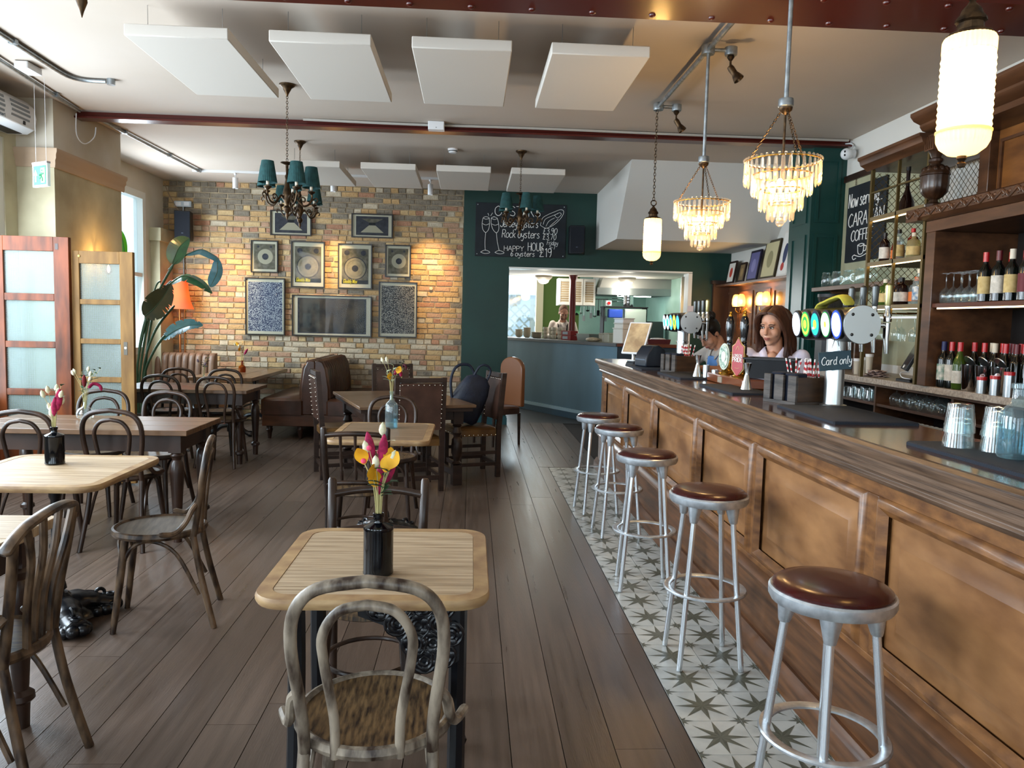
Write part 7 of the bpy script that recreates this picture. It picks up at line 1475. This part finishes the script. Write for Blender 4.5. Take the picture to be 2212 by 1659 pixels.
    # face details
    for s_ in (-1, 1):
        q = MB(); q.T = Hd; q.ball((s_*.029, -.0795, .004), (.0125, .009, .0075), 12, 8); eo = q.build('eye', mat('eye_white', '#cfc8c0', .3), t)
        q = MB(); q.T = Hd; q.ball((s_*.029-.002, -.0872, .003), (.0055, .003, .0055), 10, 6); q.build('iris', mat('iris_dark', '#1c1410', .2), eo)
        q = MB(); q.T = Hd; q.tube(spline([(s_*.013, -.0905, .0215), (s_*.03, -.0885, .0265), (s_*.05, -.076, .0205)], 3), [.003, .0035, .0035, .0035, .003, .0025, .0015], 6, flat=.8); q.build('eyebrow', hair, t)
        q = MB(); q.T = Hd; q.tube([(s_*.016, -.0865, .0085), (s_*.03, -.0895, .0115), (s_*.044, -.081, .0075)], .0028, 6); q.build('eyelid', mat('lash', '#3a2620', .6), t)
    q = MB(); q.T = Hd; q.tube(spline([(-.021, -.0885, -.062), (-.008, -.0985, -.0595), (0, -.0995, -.061), (.008, -.0985, -.0595), (.021, -.0885, -.062)], 3), [.002]+[.0045]*11+[.002], 6); q.tube(spline([(-.017, -.0885, -.068), (0, -.0975, -.0705), (.017, -.0885, -.068)], 3), [.002]+[.005]*5+[.002], 6); q.build('lips', mat('lip', '#9a5b50', .5), t)
    h_ = MB(); h_.T = Hd; r = random.Random(9)
    if hstyle == 'long':
        h_.ball((0, .032, .032), (.083, .088, .096), 20, 14)
        for s_ in (-1, 1):
            for i in range(34):
                y0 = -.075+.165*i/33; j = r.uniform(-.008, .008); out = .094+j; fwd = y0*.9+.012+(.0 if y0 > -.03 else .02); L = r.uniform(.24, .36); wv = r.uniform(0, 6)
                pts = [(s_*.003, y0, .122-abs(y0)*.30), (s_*.05, y0*1.03-.004, .105-abs(y0)*.2), (s_*.083, y0*.9+.004, .045), (s_*out, fwd, -.04), (s_*(out+.006*math.sin(wv)), fwd+.01, -.12), (s_*(out+.012*math.sin(wv+1.5)-.004), fwd+.012+.02*math.sin(wv), -.2), (s_*(out-.01+.014*math.sin(wv+3)), fwd+.01, -L)]
                h_.tube(spline(pts, 4), [.008]+[.0115]*18+[.009]*4+[.006, .002], 6)
        for i in range(22):
            a = PI*(i+.5)/22; x = .092*math.cos(a); y = .03+.085*math.sin(a); L = r.uniform(.26, .34)
            h_.tube(spline([(x*.3, .06, .115), (x*.85, y*.95, .06), (x, y+.01, -.05), (x*1.02, y+.012, -.16), (x*.95+r.uniform(-.01, .01), y+.01, -L)], 4), [.01]+[.014]*14+[.008, .003], 6)
    elif hstyle == 'bun':
        h_.ball((0, .03, .034), (.083, .092, .098), 20, 14); h_.ball((0, .0, .075), (.07, .085, .055), 16, 10); h_.ball((0, .085, .115), (.05, .05, .045), 14, 10); h_.tube(spline([(-.06, -.05, .075), (0, -.085, .08), (.06, -.05, .075)], 4), .02, 8)
        for i in range(20): a = 2*PI*i/20; h_.tube(spline([(.05*math.cos(a)*.3, .085, .15), (.05*math.cos(a), .085+.05*math.sin(a), .115), (.04*math.cos(a), .08+.04*math.sin(a), .085)], 3), .009, 6)
    else:
        h_.ball((0, .022, .036), (.0765, .0895, .0905), 20, 14)
    h_.build('hair', hair, t)
    if extra: extra(t, U, Hd)
    return t
SK1 = mat('skin_fair', '#c99a80', .5, col2='#bd8a70', vs=12); SK2 = mat('skin_light', '#b98a70', .5, col2='#a87860', vs=12)
WSH = mat('white_shirt', '#c9c6d6', .8, col2='#bdbad0', vs=7, bump=.35, bs=9); GSH = mat('grey_shirt', '#a9a49e', .8, bump=.3, bs=9); NVT = mat('dark_trousers', '#15171d', .8)
HBR = mat('brown_hair', '#4a2c1c', .45, col2='#2f1a10', vs=14, stretch=(4, 4, .6)); HBK = mat('black_hair', '#120d0c', .4); HSH = mat('cropped_hair', '#5a4335', .8)
def necklace(t, U, Hd):
    q = MB(); q.T = U; q.tube(spline([(-.055, -.02, 1.355), (-.04, -.085, 1.30), (0, -.118, 1.235), (.04, -.085, 1.30), (.055, -.02, 1.355)], 5), .0016, 5); q.build('necklace', BRASS, t)
person('woman in a white open-neck shirt with long brown hair behind the pumps', (1.945, 4.86, 0), -.55, SK1, WSH, NVT, HBR, 0.03, (.16, 0, -.27), [((-.225, .0, 1.05), (-.165, -.24, 1.17)), ((.225, .0, 1.05), (.165, -.24, 1.17))], 1.0, False, 'long', True, necklace)
tb = thing('black_tub', 'black plastic tub held by the woman in white', 'tub', (1.80, 4.53, 1.195), -.55); q = MB(); q.loft([[(a*.12, b_*.085, 0) for a, b_ in ((-1, -1), (1, -1), (1, 1), (-1, 1))], [(a*.135, b_*.10, .11) for a, b_ in ((-1, -1), (1, -1), (1, 1), (-1, 1))], [(a*.15, b_*.115, .112) for a, b_ in ((-1, -1), (1, -1), (1, 1), (-1, 1))], [(a*.15, b_*.115, .122) for a, b_ in ((-1, -1), (1, -1), (1, 1), (-1, 1))], [(a*.128, b_*.095, .122) for a, b_ in ((-1, -1), (1, -1), (1, 1), (-1, 1))], [(a*.115, b_*.08, .01) for a, b_ in ((-1, -1), (1, -1), (1, 1), (-1, 1))]]); q.build('tub', BLACK, tb)
def apron_blue(t, U, Hd):
    q = MB(); q.T = U; rings = []
    for z, w_, y in ((.80, .11, -.112), (1.0, .11, -.116), (1.15, .10, -.126), (1.25, .085, -.120), (1.31, .07, -.098)): rings.append([(-w_, y+.03, z), (-w_*.5, y-.002, z), (0, y-.006, z), (w_*.5, y-.002, z), (w_, y+.03, z), (w_, y+.06, z), (-w_, y+.06, z)])
    q.loft(rings); q.build('blue_top', mat('blue_vest', '#5f8fd0', .8), t)
    for z in (1.12, 1.17, 1.22): q = MB(); q.T = U; q.ball((0, -.134, z), .005, 8, 6); q.build('button', WHITEPL, t)
person('dark-haired woman in blue and grey bending over the bar', (2.16, 6.30, 0), -1.25, SK2, GSH, NVT, HBK, .30, (.45, 0, .1), [((-.24, -.30, 1.16), (-.10, -.44, 1.175)), ((.23, -.28, 1.16), (.12, -.45, 1.175))], .99, True, 'bun', False, apron_blue)
def chef_apron(t, U, Hd):
    for s_ in (-1, 1): q = MB(); q.T = U; q.tube(spline([(s_*.06, .05, 1.37), (s_*.075, -.06, 1.33), (s_*.07, -.115, 1.2), (s_*.09, -.12, 1.05)], 4), .012, 6, flat=.4); q.build('apron_strap', BLACKM, t)
    q = MB(); q.T = Hd; q.ball((0, -.034, -.062), (.056, .058, .056), 16, 10); q.build('beard', mat('stubble', '#6b4a3a', .9), t)
person('bearded cook in white with an apron behind the serving counter', (1.58, 13.38, .08), -.12, SK2, mat('chef_white', '#c6bcb4', .8, bump=.3, bs=9), NVT, HSH, .12, (.38, 0, .15), [((-.24, -.06, 1.08), (-.14, -.28, 1.14)), ((.24, -.06, 1.08), (.14, -.28, 1.14))], 1.06, False, 'short', False, chef_apron)
